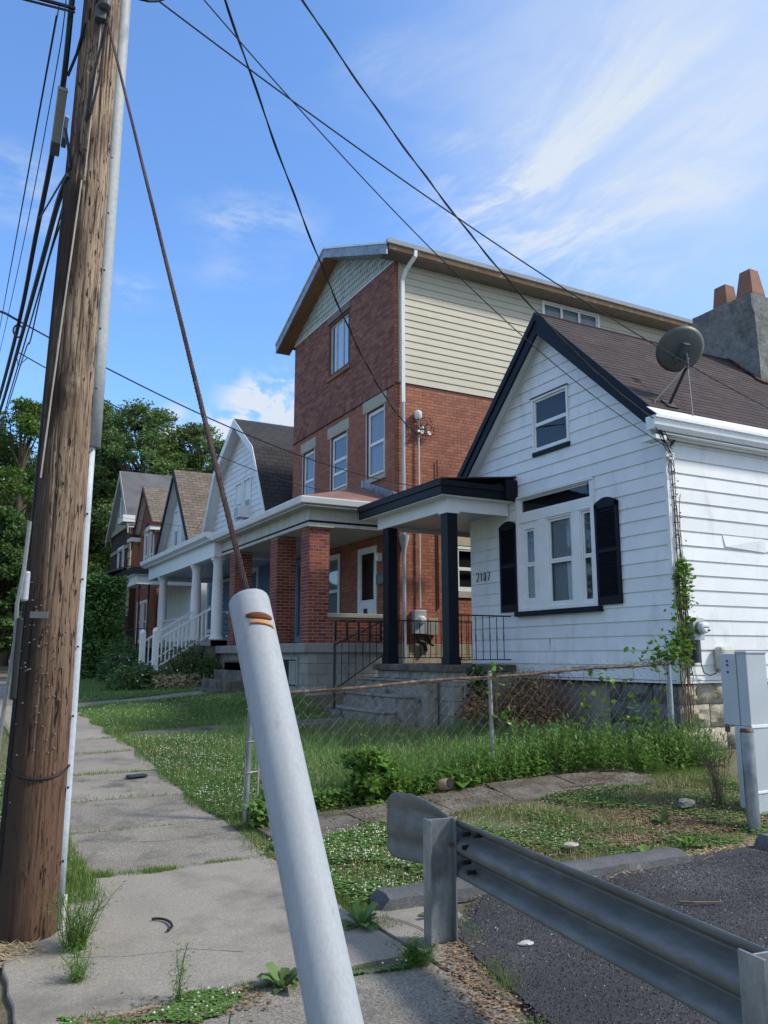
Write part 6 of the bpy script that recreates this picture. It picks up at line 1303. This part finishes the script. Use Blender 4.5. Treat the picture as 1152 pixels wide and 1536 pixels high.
# ------------------------------------------------------------------ fence
cf = thing('chain_link_fence', 'rusty chain link fence across the front yard of the white house', 'fence', (5.5, 7.7, .27))
FA, FBp = Vector((2.62, 7.62, 0)), Vector((8.30, 7.60, 0)); 
def ftop(x): return 1.24+(x-2.62)/(8.30-2.62)*.29
def fpt(x, z): return (x, 7.62+.05*math.sin((x-2.6)*.9), z)
def fpost(x, r_, zt_, m=ZINC, lean=0): mb = MB(); p = fpt(x, 0); zb = g1(x, 7.6)-.1; mb.tube([(p[0], p[1]+.035, zb), (p[0]+lean, p[1]+.035, zt_-.02), (p[0]+lean, p[1]+.035, zt_)], [r_, r_, r_*.8], 10); return mb.build('fence_post', m, cf, smooth=True)
OLDZ = mat('old_zinc_post', (.33, .32, .29), .75, metal=.2, var=.25, scale=6, bump=.3, col2=(.20, .13, .09), c2=(.55, .7), c2scale=9)
fpost(5.50, .022, 1.43, OLDZ, -.025); fpost(8.22, .030, 1.60, ZINC)
mb = MB(); mb.tube([fpt(8.12, g1(8.1, 7.6)+.2), fpt(8.12, 1.52)], .006, 5); mb.build('tension_bar', ZINC, cf)
for z in (.5, .85, 1.2, 1.45): mb = MB(); mb.tube([(8.255*1+math.cos(a)*.034-.035, 7.655+math.sin(a)*.034, z) for a in np.linspace(0, 6.28, 10)], .006, 4); mb.build('tension_band', ZINC, cf)
mb = MB(); mb.tube([(x, fpt(x, 0)[1]+.01, ftop(x)-.02+.008*math.sin(x*3)) for x in np.linspace(2.95, 8.22, 40)], .017, 8); mb.build('top_rail', RUST, cf, smooth=True)
# woven mesh: each wire zig-zags, hooked to its neighbours
mb = MB(); pit = .060; x = 2.98; h_ = pit
FM = mat('rusty_fence_wire', (.20, .175, .15), .75, metal=.2, var=.35, scale=14, bump=0, col2=(.35, .35, .34), c2=(.5, .6), c2scale=3)
k = 0
while x < 8.14:
    zb = g1(x, 7.6); zt_ = 1.24+.055+h_*2*round((ftop(x)-1.24)/(h_*2)); pts = []; z = zt_ - (x-2.98)*0 ; s = 1 if k % 2 else -1
    while z > zb: pts.append((x+(pit*.52 if s > 0 else -pit*.52)+rnd.uniform(-.003, .003), 7.62+.05*math.sin((x-2.6)*.9)+s*.004, z+rnd.uniform(-.002, .002))); z -= h_; s = -s
    mb.tube(pts, .0013, 3, caps=False)
    if k % 2 == 0: q = pts[0]; mb.tube([q, (q[0]+.012, q[1], q[2]+.02)], .0014, 3)
    x += pit; k += 1
V_ = np.array(mb.v); me = bpy.data.meshes.new('wire_mesh'); off = OFF[cf]; me.from_pydata([tuple(Vector(p)-off) for p in mb.v], [], mb.f); link('wire_mesh', me, cf, FM, 'stuff')
gp = thing('gate_post', 'leaning grey gate post with bracket pins between lawn and sidewalk', 'post', (2.62, 7.62, .1))
mb = MB(); mb.tube([(2.62, 7.62, .02), (2.655, 7.62, 1.36)], .029, 12); mb.build('pipe', ZINC, gp, smooth=True)
mb = MB(); mb.tube([(2.735, 7.62, .22), (2.745, 7.62, .95)], .009, 6); mb.build('hinge_bar', OLDZ, gp)
for z in (.52, .80, 1.1): mb = MB(); mb.tube([(2.64, 7.62, z), (2.745, 7.62, z+.002)], .008, 6); mb.tube([(2.64+math.cos(a)*.033, 7.62+math.sin(a)*.033, z) for a in np.linspace(0, 6.28, 12)], .006, 5); mb.build('hinge_band', OLDZ, gp)
# ------------------------------------------------------------------ cabinet, bollard, oddments
cb = thing('utility_cabinet', 'grey steel communications pedestal cabinet with a padlocked door', 'cabinet', (7.28, 5.75, .08))
mb = MB(); mb.box(7.14, 7.44, 5.60, 5.80, .0, .899); mb.build('pedestal', GREYP, cb, bevel=.006)
mb = MB(); mb.box(7.14, 7.44, 5.60, 5.68+.04, .90, 1.62); mb.build('housing', GREYP, cb, bevel=.008)
mb = MB(); mb.box(7.14, 7.42, 5.73, 5.92, .90, 1.615); mb.build('door', GREYP, cb, bevel=.008)
mb = MB(); mb.box(7.13, 7.45, 5.59, 5.73, 1.615, 1.64); mb.build('lid', GREYP, cb, bevel=.006)
mb = MB(); mb.box(7.138, 7.446, 5.592, 5.606, .885, .915); mb.build('trim_band', GUTW, cb, bevel=.003)
mb = MB(); mb.box(7.138, 7.446, 5.592, 5.606, .26, .285); mb.build('trim_band', GUTW, cb, bevel=.003)
for (y, z) in ((5.83, 1.54), (5.83, 1.50), (5.83, 1.43)): mb = MB(); mb.obox((7.137, y, z), (.002, 0, 0), (0, .012, 0), (0, 0, .010)); mb.build('sticker', mat('blue_print', (.03, .06, .18), .5) if 'blue_print' not in MATS else MATS['blue_print'], cb)
mb = MB(); mb.box(7.12, 7.15, 5.86, 5.90, .83, .88); mb.tube([(7.135, 5.865, .88), (7.135, 5.87, .905), (7.135, 5.89, .905), (7.135, 5.895, .88)], .005, 5); mb.build('padlock', RUST, cb)
bo = thing('steel_bollard', 'capped galvanised steel pipe bollard in front of the grey cabinet', 'bollard', (6.74, 5.34, .06))
mb = MB(); mb.lathe((6.74, 5.34, 0), [(.060, -.05), (.060, .90), (.058, .91), (.02, .915)], 24); mb.build('pipe', ZINC, bo, smooth=True)
mb = MB(); mb.lathe((6.74, 5.34, 0), [(.0615, .885), (.0615, .905), (.050, .922), (.0, .926)], 24); mb.build('cap', RUST, bo, smooth=True)
def rockmesh(name, label, c, s, m, seed):
    r = np.random.RandomState(seed); bm = bmesh.new(); bmesh.ops.create_icosphere(bm, subdivisions=2, radius=1)
    for v in bm.verts: v.co = Vector((v.co.x*s[0], v.co.y*s[1], v.co.z*s[2]))*(1+r.uniform(-.18, .18)); 
    me = bpy.data.meshes.new(name); bm.to_mesh(me); bm.free(); o = link(name, me, None, m, None, c); tag(o, label, 'stone'); return o
rockmesh('stone', 'white lump of stone in the grass behind the curb', (4.65, 5.45, .075), (.08, .04, .025), LIME, 1)
rockmesh('stone', 'grey stone beside the cabinet at the edge of the leaf litter', (6.55, 5.95, .17), (.12, .06, .05), STONED, 2)
rockmesh('stone', 'small pale stone lying on the asphalt behind the guardrail post', (3.02, 3.95, .012), (.05, .035, .012), GRIT, 3)
mb = MB(); mb.obox((6.15, 6.98, .235), (.26, -.04, .01), (.02, .05, 0), (0, 0, .012)); tag(mb.build('wood_board', mat('old_board', (.12, .085, .07), .9, var=.2, bump=.3), bevel=.003), 'short weathered board lying on the walk by the weeds', 'board')
jar = thing('clay_pot', 'small tipped brown pot lying at the edge of the fence weeds', 'pot', (4.72, 7.52, .2))
mb = MB(); c0, c1 = Vector((4.70, 7.50, .27)), Vector((4.74, 7.40, .30)); mb.tube([c0-(c1-c0)*.6, c0, c1], [.045, .06, .055], 12, caps=False); o = mb.build('body', mat('tan_pot', (.28, .20, .11), .6, var=.2), jar, smooth=True); o.modifiers.new('t', 'SOLIDIFY').thickness = .006
mb = MB(); mb.tube([c1, c1+(c1-c0)*.08], .052, 12); mb.build('mouth', DARKIN, jar)
mb = MB(); mb.tube([(1.28+.075*math.cos(a), 5.25+.13*math.sin(a), g1(1.3, 5.2)+.03) for a in np.linspace(-1.2, 1.7, 14)], .008, 5); tag(mb.build('rope_piece', WIRE), 'curved piece of black hose lying on the sidewalk slab', 'hose')
mb = MB(); mb.tube([(4.36, 4.07, .02), (4.42, 4.0, .025), (4.60, 3.93, .02)], .008, 5); tag(mb.build('twig', TWIG), 'dark twig lying on the asphalt', 'twig')
mb = MB(); mb.obox((2.08, 9.85, g1(2.1, 9.9)+.03), (.11, .02, 0), (-.01, .05, 0), (0, 0, .015)); tag(mb.build('crushed_can', mat('blue_can', (.012, .02, .04), .6), bevel=.01), 'flattened dark blue scrap on the sidewalk near the lawn', 'litter')
# brown bin beyond the pole
tb_ = thing('newspaper_box', 'brown box with a printed band partly hidden behind the utility pole', 'box', (-.05, 7.6, 0))
mb = MB(); mb.box(-.75, .22, 7.2, 7.9, .0, 1.20); mb.build('body', mat('brown_box', (.10, .045, .025), .6, var=.1), tb_, bevel=.02)
mb = MB(); mb.box(-.76, .23, 7.19, 7.91, 1.20, 1.32); mb.build('printed_band', mat('striped_band', (.10, .20, .32), .5, col2=(.5, .5, .5), c2=(.48, .52), c2scale=9), tb_, bevel=.01)
mb = MB(); mb.box(-.77, .24, 7.18, 7.92, 1.145, 1.17); mb.build('red_stripe', mat('red_stripe', (.30, .03, .02), .5), tb_)
# ------------------------------------------------------------------ weeds, vines, litter
def stemplants(name, label, pts, hts, m, leafL, leafW, nleaf, seed, cat='weeds', droop=.25, kind='stuff', group=None):
    """upright stems with long folded leaves all the way up"""
    r = np.random.RandomState(seed); Vs, Fs = [], []; base = 0
    for (x, y), h in zip(pts, hts):
        z = g1(x, y)-.02; lx, ly = r.normal(0, .10, 2)*h; top = np.array([x+lx, y+ly, z+h]); p0 = np.array([x, y, z]); w = .0035
        Vs.append(np.array([p0+[w, 0, 0], p0-[w, 0, 0], top, p0+[0, w, 0], p0-[0, w, 0]])); Fs += [(base, base+1, base+2), (base+3, base+4, base+2)]; base += 5
        n = max(4, int(nleaf*h/.5)); f = np.linspace(.12, 1, n); a = np.arange(n)*2.4+r.uniform(0, 6.28)
        P = p0+(top-p0)*f[:, None]; el = r.uniform(.25, .9, n)+f*.35; L_ = leafL*(1.15-.55*f)*r.uniform(.7, 1.2, n)
        d = np.stack([np.cos(a)*np.cos(el), np.sin(a)*np.cos(el), np.sin(el)], 1); s = np.stack([-np.sin(a), np.cos(a), np.zeros(n)], 1); W_ = leafW/leafL*L_
        m1 = P+d*L_[:, None]*.45; tip = P+d*L_[:, None]; tip[:, 2] -= droop*L_; up_ = np.array([0, 0, 1.])*W_[:, None]*.25
        v = np.stack([P, m1+s*W_[:, None]*.5+up_, tip, m1-s*W_[:, None]*.5+up_, m1-up_*.3], 1).reshape(-1, 3); Vs.append(v)
        for i in range(n): b = base+i*5; Fs += [(b, b+1, b+4), (b+1, b+2, b+4), (b+2, b+3, b+4), (b+3, b, b+4)]
        base += 5*n
    o = npmesh(name, np.concatenate(Vs), np.array(Fs), m, None, kind); return tag(o, label, cat, group)
r = np.random.RandomState(77)
pts = []; hts = []
for i in range(520):
    x = r.uniform(5.2, 8.62); y = r.uniform(7.5-.45*min(1, max(0, (x-6.2)/1.2)), 8.2 if x < 7.9 else 7.75); pts.append((x, y)); hts.append(r.uniform(.24, .56)*(1 if x > 6 else .7)*(1 if y > 7.3 else .8))
stemplants('pokeweed_bed', 'thick bed of tall bright green leafy weeds along the fence by the stone corner', pts, hts, WEED, .13, .034, 17, 5)
pts = []; hts = []
for i in range(240): x = r.uniform(3.6, 5.7); pts.append((x, r.uniform(7.45, 8.1))); hts.append(r.uniform(.2, .5)*min(1, .5+(x-3.6)*.5))
stemplants('fence_weeds', 'ragged green weeds at the foot of the chain link fence', pts, hts, WEED, .11, .02, 14, 6)
P = np.stack([r.uniform(2.9, 6.2, 9000), 7.52+np.abs(r.normal(0, .16, 9000)), np.zeros(9000)], 1); P[:, 2] = gz(P[:, 0], P[:, 1])+r.uniform(0, .16, 9000)*np.clip(1.2-(P[:, 1]-7.5)*2, .2, 1)
V_, F_ = leaf_cards(P, .055, 1.2, 1.15, 12); tag(npmesh('ivy_groundcover', V_, F_, WEED, None, 'stuff'), 'broad leaved ground cover spilling from the fence onto the walk', 'ground cover')
C = [np.array([3.95+a*.8, 7.62+b, .35+c]) for a, b, c in r.uniform(-.25, .25, (14, 3))]; P = clump_points(C, [.13]*14, 130, 14, .8); V_, F_ = leaf_cards(P, .075, 1.0, 1.1, 15)
vb = thing('grapevine_bush', 'bright yellow green seedling bush at the fence left of the guardrail end', 'shrub', (3.95, 7.6, .2)); npmesh('foliage', V_, F_, VINE, vb)
mb = MB()
for c in C: mb.tube([(3.95, 7.62, .15), tuple(c)], [.006, .003], 4)
mb.build('stems', TWIG, vb)
C = [np.array([2.78+a*.8, 7.50+b, .18+c*.5]) for a, b, c in r.uniform(-.25, .25, (9, 3))]; P = clump_points(C, [.1]*9, 90, 15, .8); V_, F_ = leaf_cards(P, .075, 1.0, 1.1, 16)
vb = thing('grapevine_bush', 'leafy green seedlings at the foot of the leaning gate post', 'shrub', (2.8, 7.5, .1)); npmesh('foliage', V_, F_, WEED, vb)
# vine climbing the house corner
vn = thing('corner_vine', 'green and dead vines climbing the corner of the white house', 'vine', (8.72, 7.78, .4))
mb = MB()
for k in range(11):
    x0 = 8.70+r.uniform(-.06, .12); pts = [(x0+.04*math.sin(z*3+k)+r.uniform(-.01, .01), 7.79-r.uniform(0, .02), z) for z in np.linspace(.6, r.uniform(2.2, 4.2), 22)]; mb.tube(pts, .005 if k > 3 else .009, 4)
mb.build('stems', TWIG, vn)
P = []
for i in range(300):
    z = 2.85-abs(r.normal(0, .62)); sp = .05+.10*np.exp(-((z-2.05)/.45)**2)+.16*max(0, 1.75-z); P.append((min(8.72+r.normal(0, sp), 8.82), 7.76-abs(r.normal(0, .05)), max(z, 1.05)))
for i in range(200): P.append((8.20+r.normal(0, .20), 7.62+r.normal(0, .06), 1.62+r.normal(0, .10)))
for i in range(120): P.append((8.55+r.normal(0, .12), 7.70, 1.75+r.normal(0, .12)))
V_, F_ = leaf_cards(np.array(P), .085, .8, 1.35, 21); npmesh('leaves', V_, F_, VINE, vn)
V_, F_ = leaf_cards(np.stack([8.73+r.normal(0, .05, 160), 7.78-np.abs(r.normal(0, .02, 160)), r.uniform(1.5, 4.2, 160)], 1), .035, .3, 1.6, 22); npmesh('dead_leaves', V_, F_, DEADL, vn)
# leaves threaded through the fence
P = np.stack([r.choice([5.55, 6.75, 7.1, 7.55, 8.0], 150)+r.normal(0, .07, 150), 7.60+r.normal(0, .03, 150), r.uniform(.45, 1.5, 150)], 1); V_, F_ = leaf_cards(P, .10, .8, 1.3, 24); fv = thing('fence_vine', 'thin vines with large leaves climbing the right part of the fence', 'vine', (7.2, 7.6, .4)); npmesh('leaves', V_, F_, VINE, fv)
mb = MB()
for x in (5.55, 6.75, 7.1, 7.55, 8.0): mb.tube([(x+.05*math.sin(z*5+x), 7.60, z) for z in np.linspace(.3, 1.45, 10)], .003, 4)
mb.build('stems', TWIG, fv)
mb = MB()
for i in range(90):
    x = r.uniform(5.9, 8.2) if i > 30 else r.uniform(3.2, 6); z = ftop(x)-.02+r.uniform(-.03, .03); mb.tube([(x, 7.64, z), (x+r.uniform(.05, .2), 7.6+r.uniform(-.03, .03), z+r.uniform(-.03, .04)), (x+r.uniform(.1, .35), 7.64, z+r.uniform(-.02, .02))], .003, 3)
mb.build('dead_tendrils', TWIG, fv, 'stuff')
# dead bush in front of the crawlspace
DEADO = mat('rust_brown_leaves', (.33, .19, .09), .9, var=.25, bump=0, island=.45, hue=.02, trans=.2)
db = thing('dead_bush', 'brown dead bush tangle against the foundation of the white house', 'bush', (8.2, 10.4, .4)); mb = MB()
for i in range(420):
    a = r.uniform(0, 6.28); y0 = 10.4+r.normal(0, .28); L_ = r.uniform(.3, .75); zt_ = r.uniform(.35, .95)
    mb.tube([(8.25+r.normal(0, .1), y0, .42), (8.25+math.cos(a)*L_*.3, y0+math.sin(a)*L_*.6, .42+zt_), (8.25+math.cos(a)*L_*.55, y0+math.sin(a)*L_*1.15, .42+zt_*r.uniform(.3, .9))], [.004, .003, .0015], 3, caps=False)
mb.build('branches', TWIG, db, 'stuff')
P = np.stack([8.1+r.normal(0, .18, 5200), 10.35+r.normal(0, .42, 5200), .5+np.abs(r.normal(0, .42, 5200))], 1); P = P[(P[:, 2] < 1.42-.9*(P[:, 1]-10.4)**2)]; V_, F_ = leaf_cards(P, .05, .3, 1.8, 26); npmesh('dead_foliage', V_, F_, DEADO, db)
P = np.stack([7.6+r.normal(0, .12, 420), 11.1+r.normal(0, .16, 420), .6+np.abs(r.normal(0, .25, 420))], 1); V_, F_ = leaf_cards(P, .06, .3, 1.5, 27); db2 = thing('dead_bush', 'small dead orange brown vine clump at the corner of the porch base', 'bush', (7.6, 11.1, .4)); npmesh('dead_foliage', V_, F_, DEADO, db2)
P = np.stack([7.75+r.normal(0, .06, 260), 11.15+r.normal(0, .1, 260), r.uniform(.9, 1.42, 260)], 1); V_, F_ = leaf_cards(P, .09, .5, 1.3, 28); npmesh('ivy_leaves', V_, F_, LEAF2, db2)
mb = MB()
for k in range(5): mb.tube([(7.6, 11.15, .4), (7.65+.05*k, 11.2, .9), (7.75, 11.25, 1.4)], .005, 4)
mb.build('stems', TWIG, db2)
# leaf litter
def litter(n, fxy, size, m, name, label, seed, cat='leaf litter', el=1.6):
    r = np.random.RandomState(seed); P = np.array([fxy(r) for _ in range(n)]); P = np.column_stack([P, gz(P[:, 0], P[:, 1])+r.uniform(.0, .02, n)]); V_, F_ = leaf_cards(P, size, 1.5, el, seed); V_[:, 2] = np.repeat(P[:, 2], 4)+(V_[:, 2]-np.repeat(P[:, 2], 4))*.3+.004
    return tag(npmesh(name, V_, F_, m, None, 'stuff'), label, cat)
litter(11000, lambda r: (6.25+r.normal(0, .75), 5.85+abs(r.normal(0, .42))-.45), .042, DEADL, 'leaf_litter', 'brown dead leaves round the bollard and cabinet', 61)
litter(2600, lambda r: (lambda t: (2.52+.30*t+r.normal(0, .09)-.3*(1-t), 3.1+t*1.25+r.normal(0, .06)))(r.uniform(0, 1)), .028, DEADL, 'edge_litter', 'dirt and leaf crumbs between the sidewalk and the asphalt', 62)
litter(1500, lambda r: (r.uniform(2.9, 7), 5.02+abs(r.normal(0, .07))), .08, DRY, 'straw_edge', 'dry straw along the edge of the asphalt', 63, 'straw', 9)
litter(1300, lambda r: (4.6+r.normal(0, .5), 4.86+r.normal(0, .05)), .10, DRY, 'straw_patch', 'dry straw gathered at the end of the cracked curb', 64, 'straw', 12)
litter(900, lambda r: (r.uniform(2.4, 3.3), 6.55+r.normal(0, .13)), .06, DRY, 'dry_grass_patch', 'dry grass at the meeting of sidewalk and fence walk', 65, 'straw', 6)
litter(6000, lambda r: (r.uniform(2.7, 7.2), 7.13+r.normal(0, .22)), .030, DEADL, 'fence_litter', 'fallen leaves along the fence walk edge', 66)
litter(700, lambda r: (.42+r.normal(0, .12), 5.25+r.normal(0, .07)), .12, DRY, 'pole_straw', 'dry roots and straw round the foot of the utility pole', 67, 'straw', 12)
crumbs('sidewalk_grit', 5000, lambda: (lambda x, y: (x, y, g1(x, y)+.010))(rnd.uniform(-.6, 2.4), rnd.uniform(2.4, 4.1)), .006, GRIT, 'pale grit on the nearest sidewalk slabs', 'gravel')
# feathery weeds
def feather(name, label, c, h, spread, n, seed, m=VINE, pr=.004):
    t = thing(name, label, 'weed', (c[0], c[1], g1(*c))); r = np.random.RandomState(seed); mb = MB(); Vs = []
    for i in range(n):
        a = r.uniform(0, 6.28); L_ = h*r.uniform(.45, 1); e = r.uniform(.5, 1.5); p = Vector((c[0]+r.normal(0, spread*.15), c[1]+r.normal(0, spread*.15), g1(*c))); pts = [p.copy()]
        dv = Vector((math.cos(a)*spread/h*r.uniform(.2, 1), math.sin(a)*spread/h*r.uniform(.2, 1), 1)).normalized()
        for k in range(6): p = p+dv*L_/6; dv = (dv+Vector(r.normal(0, .12, 3))-Vector((0, 0, .03))).normalized(); pts.append(p.copy())
        mb.tube(pts, [.003]*3+[.002]*4, 3, caps=False)
        for q in pts[1:]:
            for j in range(15): Vs.append(tuple(q+Vector(r.normal(0, .022, 3))))
    mb.build('stems', m, t); V_, F_ = leaf_cards(np.array(Vs), .026, .6, 8, seed); npmesh('leaves', V_, F_, m, t); return t
feather('feathery_weed', 'feathery light green weed at the foot of the utility pole', (.80, 5.10), .40, .24, 40, 71)
feather('feathery_weed', 'low feathery weed in the crack below the utility pole', (.74, 4.62), .2, .10, 12, 72)
feather('feathery_weed', 'bright feathery weed between the sidewalk and the guardrail post', (2.36, 4.02), .16, .15, 34, 73)
feather('feathery_weed', 'thin upright weed growing from the nearest sidewalk joint', (1.12, 4.14), .30, .04, 5, 74)
def rosette(label, c, s, n, seed, m=WEED, w=.3):
    t = thing('broadleaf_weed', label, 'weed', (c[0], c[1], g1(*c))); r = np.random.RandomState(seed); mb = MB(); z = g1(*c)
    for i in range(n):
        a = i*2.4+r.uniform(-.3, .3); L_ = s*r.uniform(.6, 1.1); e = r.uniform(.3, 1.2); p = Vector((c[0], c[1], z)); d = Vector((math.cos(a)*math.cos(e), math.sin(a)*math.cos(e), math.sin(e))); sd = Vector((-math.sin(a), math.cos(a), 0))
        q0 = p+d*L_*.15; q1 = p+d*L_*.55; q2 = p+d*L_*.85-Vector((0, 0, L_*.12)); q3 = p+d*L_-Vector((0, 0, L_*.28)); W_ = L_*w*.5
        b = len(mb.v); mb.v += [tuple(v) for v in (p, q0+sd*W_*.4, q1+sd*W_, q2+sd*W_*.8, q3, q2-sd*W_*.8, q1-sd*W_, q0-sd*W_*.4, q0, q1-Vector((0, 0, W_*.3)), q2-Vector((0, 0, W_*.2)))]
        mb.f += [(b, b+1, b+8), (b+1, b+2, b+9, b+8), (b+2, b+3, b+10, b+9), (b+3, b+4, b+10), (b+4, b+5, b+10), (b+5, b+6, b+9, b+10), (b+6, b+7, b+8, b+9), (b+7, b, b+8)]
    mb.build('leaves', m, t, smooth=True)
    mb = MB(); mb.tube([(c[0], c[1], z-.02), (c[0], c[1], z+s*.2)], .006, 5); mb.build('stem', m, t); return t
rosette('dandelion like weed at the corner of clover and sidewalk by the guy tube', (2.38, 4.72), .20, 16, 81); rosette('small leafy weed beside the guardrail post in the curb gap', (2.86, 4.66), .13, 12, 82)
rosette('leafy weed clump in the nearest sidewalk joint', (1.62, 4.07), .17, 15, 83, LEAF1, .4); rosette('broad leaf sprout at the bottom left sidewalk joint', (.78, 4.02), .09, 6, 84, VINE, .9)
rosette('leafy weed behind the curb by the straw patch', (5.15, 5.12), .20, 18, 85); rosette('leafy weed near the end of the long curb', (5.75, 5.2), .18, 14, 86); rosette('leafy weed in the litter left of the bollard', (6.0, 5.75), .2, 16, 87, LEAF1)
rosette('large leaf sprout rising from the fence weeds near the middle post', (5.05, 7.62), .4, 9, 88, VINE, .45)
fx_ = feather('dead_vine', 'dry tangled vine at the foot of the grey cabinet', (7.05, 5.98), .75, .16, 26, 89, TWIG)
blades(30000, (2.05, 2.95, 3.0, 4.6), .05, .0022, GRASS, 'strip_grass', 'thin grass in the dirt strip by the asphalt edge', 91, lambda x, y: .5*np.exp(-((x-(2.25+.40*(y-3.0)+.12))/.07)**2)*np.clip(np.sin(y*9)+.7, 0, 1))

# lusher growth in the joint at the far end of the big slab, along the left edge and dry blades in the verge
blades(9000, (.95, 2.5, 6.33, 6.58), .055, .0024, GRASS, 'joint_tuft', 'lush grass line between the big slab and the next one', 101, lambda x, y: (np.abs(y-6.45-.02*np.sin(x*7)) < .035+.03*np.clip(np.sin(x*5+1), 0, 1)).astype(float)*np.clip(.6+np.sin(x*13), .1, 1))
blades(9000, (.72, 1.12, 6.2, 8.6), .10, .003, GRASS, 'left_tuft', 'bright grass beside the pole at the left edge of the sidewalk', 102, lambda x, y: np.clip(1.3-(x-.72)*3.4, 0, 1))
blades(16000, (2.6, 7.5, 5.1, 6.9), .06, .0022, DRY, 'dry_blades', 'dry straw coloured blades in the sunlit verge', 103, verge)
blades(12000, (2.4, 9, 7.5, 13.6), .13, .0022, DRY, 'dry_seed_stems', 'thin dry stems in the yard grass', 104, lambda x, y: yard_d(x, y)*.5)

up.location.x -= .035; up.rotation_euler.y = .0140

blades(60000, (.95, 2.6, 4.6, 14), .05, .0023, GRASS, 'creeping_grass', 'grass creeping over the right edge and joints of the sidewalk', 105, lambda x, y: np.maximum(np.clip(1-(2.44-x)/(.05+.14*np.clip(np.sin(y*3.1)+np.sin(y*7.3)*.5, 0, 1.3)), 0, 1), sum((np.abs(y-j-.02*np.sin(x*6+j)) < .03+.05*np.clip(np.sin(x*3+j*4), 0, 1)).astype(float) for j in JY[3:9])*.8))

# cracks and stains of the nearest slabs
def crack(pts, w=.004):
    mb = MB(); P = []
    for (a, b) in zip(pts, pts[1:]):
        for t in (0, .33, .66): P.append((a[0]+(b[0]-a[0])*t+rnd.uniform(-.012, .012), a[1]+(b[1]-a[1])*t+rnd.uniform(-.012, .012)))
    P.append(pts[-1])
    for (a, b) in zip(P, P[1:]):
        d = Vector((b[0]-a[0], b[1]-a[1])); n_ = Vector((-d.y, d.x)).normalized()*w*rnd.uniform(.4, 1)
        z0, z1 = g1(*a)+.0165, g1(*b)+.0165; mb.quad((a[0]-n_.x, a[1]-n_.y, z0), (b[0]-n_.x, b[1]-n_.y, z1), (b[0]+n_.x, b[1]+n_.y, z1), (a[0]+n_.x, a[1]+n_.y, z0))
    mb.build('crack', MATS['crack_shade'] if 'crack_shade' in MATS else mat('crack_shade', (.035, .03, .024), .98), side)  # flat dark strips laid on the slab, coloured like a shaded recess
crack([(.72, 5.0), (1.0, 4.86), (1.35, 4.8), (1.6, 4.62)], .003); crack([(1.9, 4.3), (2.05, 4.8), (2.2, 5.1), (2.43, 5.3)], .004); crack([(1.2, 7.4), (1.8, 7.2), (2.4, 7.3)], .004)
crack([(.7, 3.2), (1.1, 3.45), (1.3, 3.9)], .003); crack([(2.44, 4.95), (2.62, 4.7), (2.7, 4.2), (2.72, 3.7)], .006)

r = np.random.RandomState(123); pts = []; hts = []
for i in range(420): pts.append((r.uniform(3.2, 8.2), 7.9+abs(r.normal(0, 1.2)))); hts.append(r.uniform(.18, .42))
pts, hts = zip(*[(p, h) for p, h in zip(pts, hts) if not (p[0] > 4.6 and p[1] > 9.4)])
stemplants('yard_weeds', 'scattered tall thin weeds standing in the yard grass', pts, hts, GRASSD, .12, .012, 12, 16)
rc_ = np.random.RandomState(9); x = rc_.normal(0, 1, 60)
litter(2600, lambda r: (lambda c: (c[0]+r.normal(0, .10), c[1]+r.normal(0, .07)))(((3.1, 8.9), (4.2, 9.6), (3.6, 11.6), (3.5, 15.6), (5.2, 16.0), (4.5, 5.8), (5.4, 6.1), (3.2, 6.1))[r.randint(0, 8)]), .05, DRY, 'dry_patches', 'small dry brown patches in the lawns', 131, 'straw', 4)
litter(1500, lambda r: (r.uniform(.62, 1.5), 4.04+r.normal(0, .08)), .028, DEADL, 'joint_leaves', 'dead leaves among the clover of the nearest joint', 140)
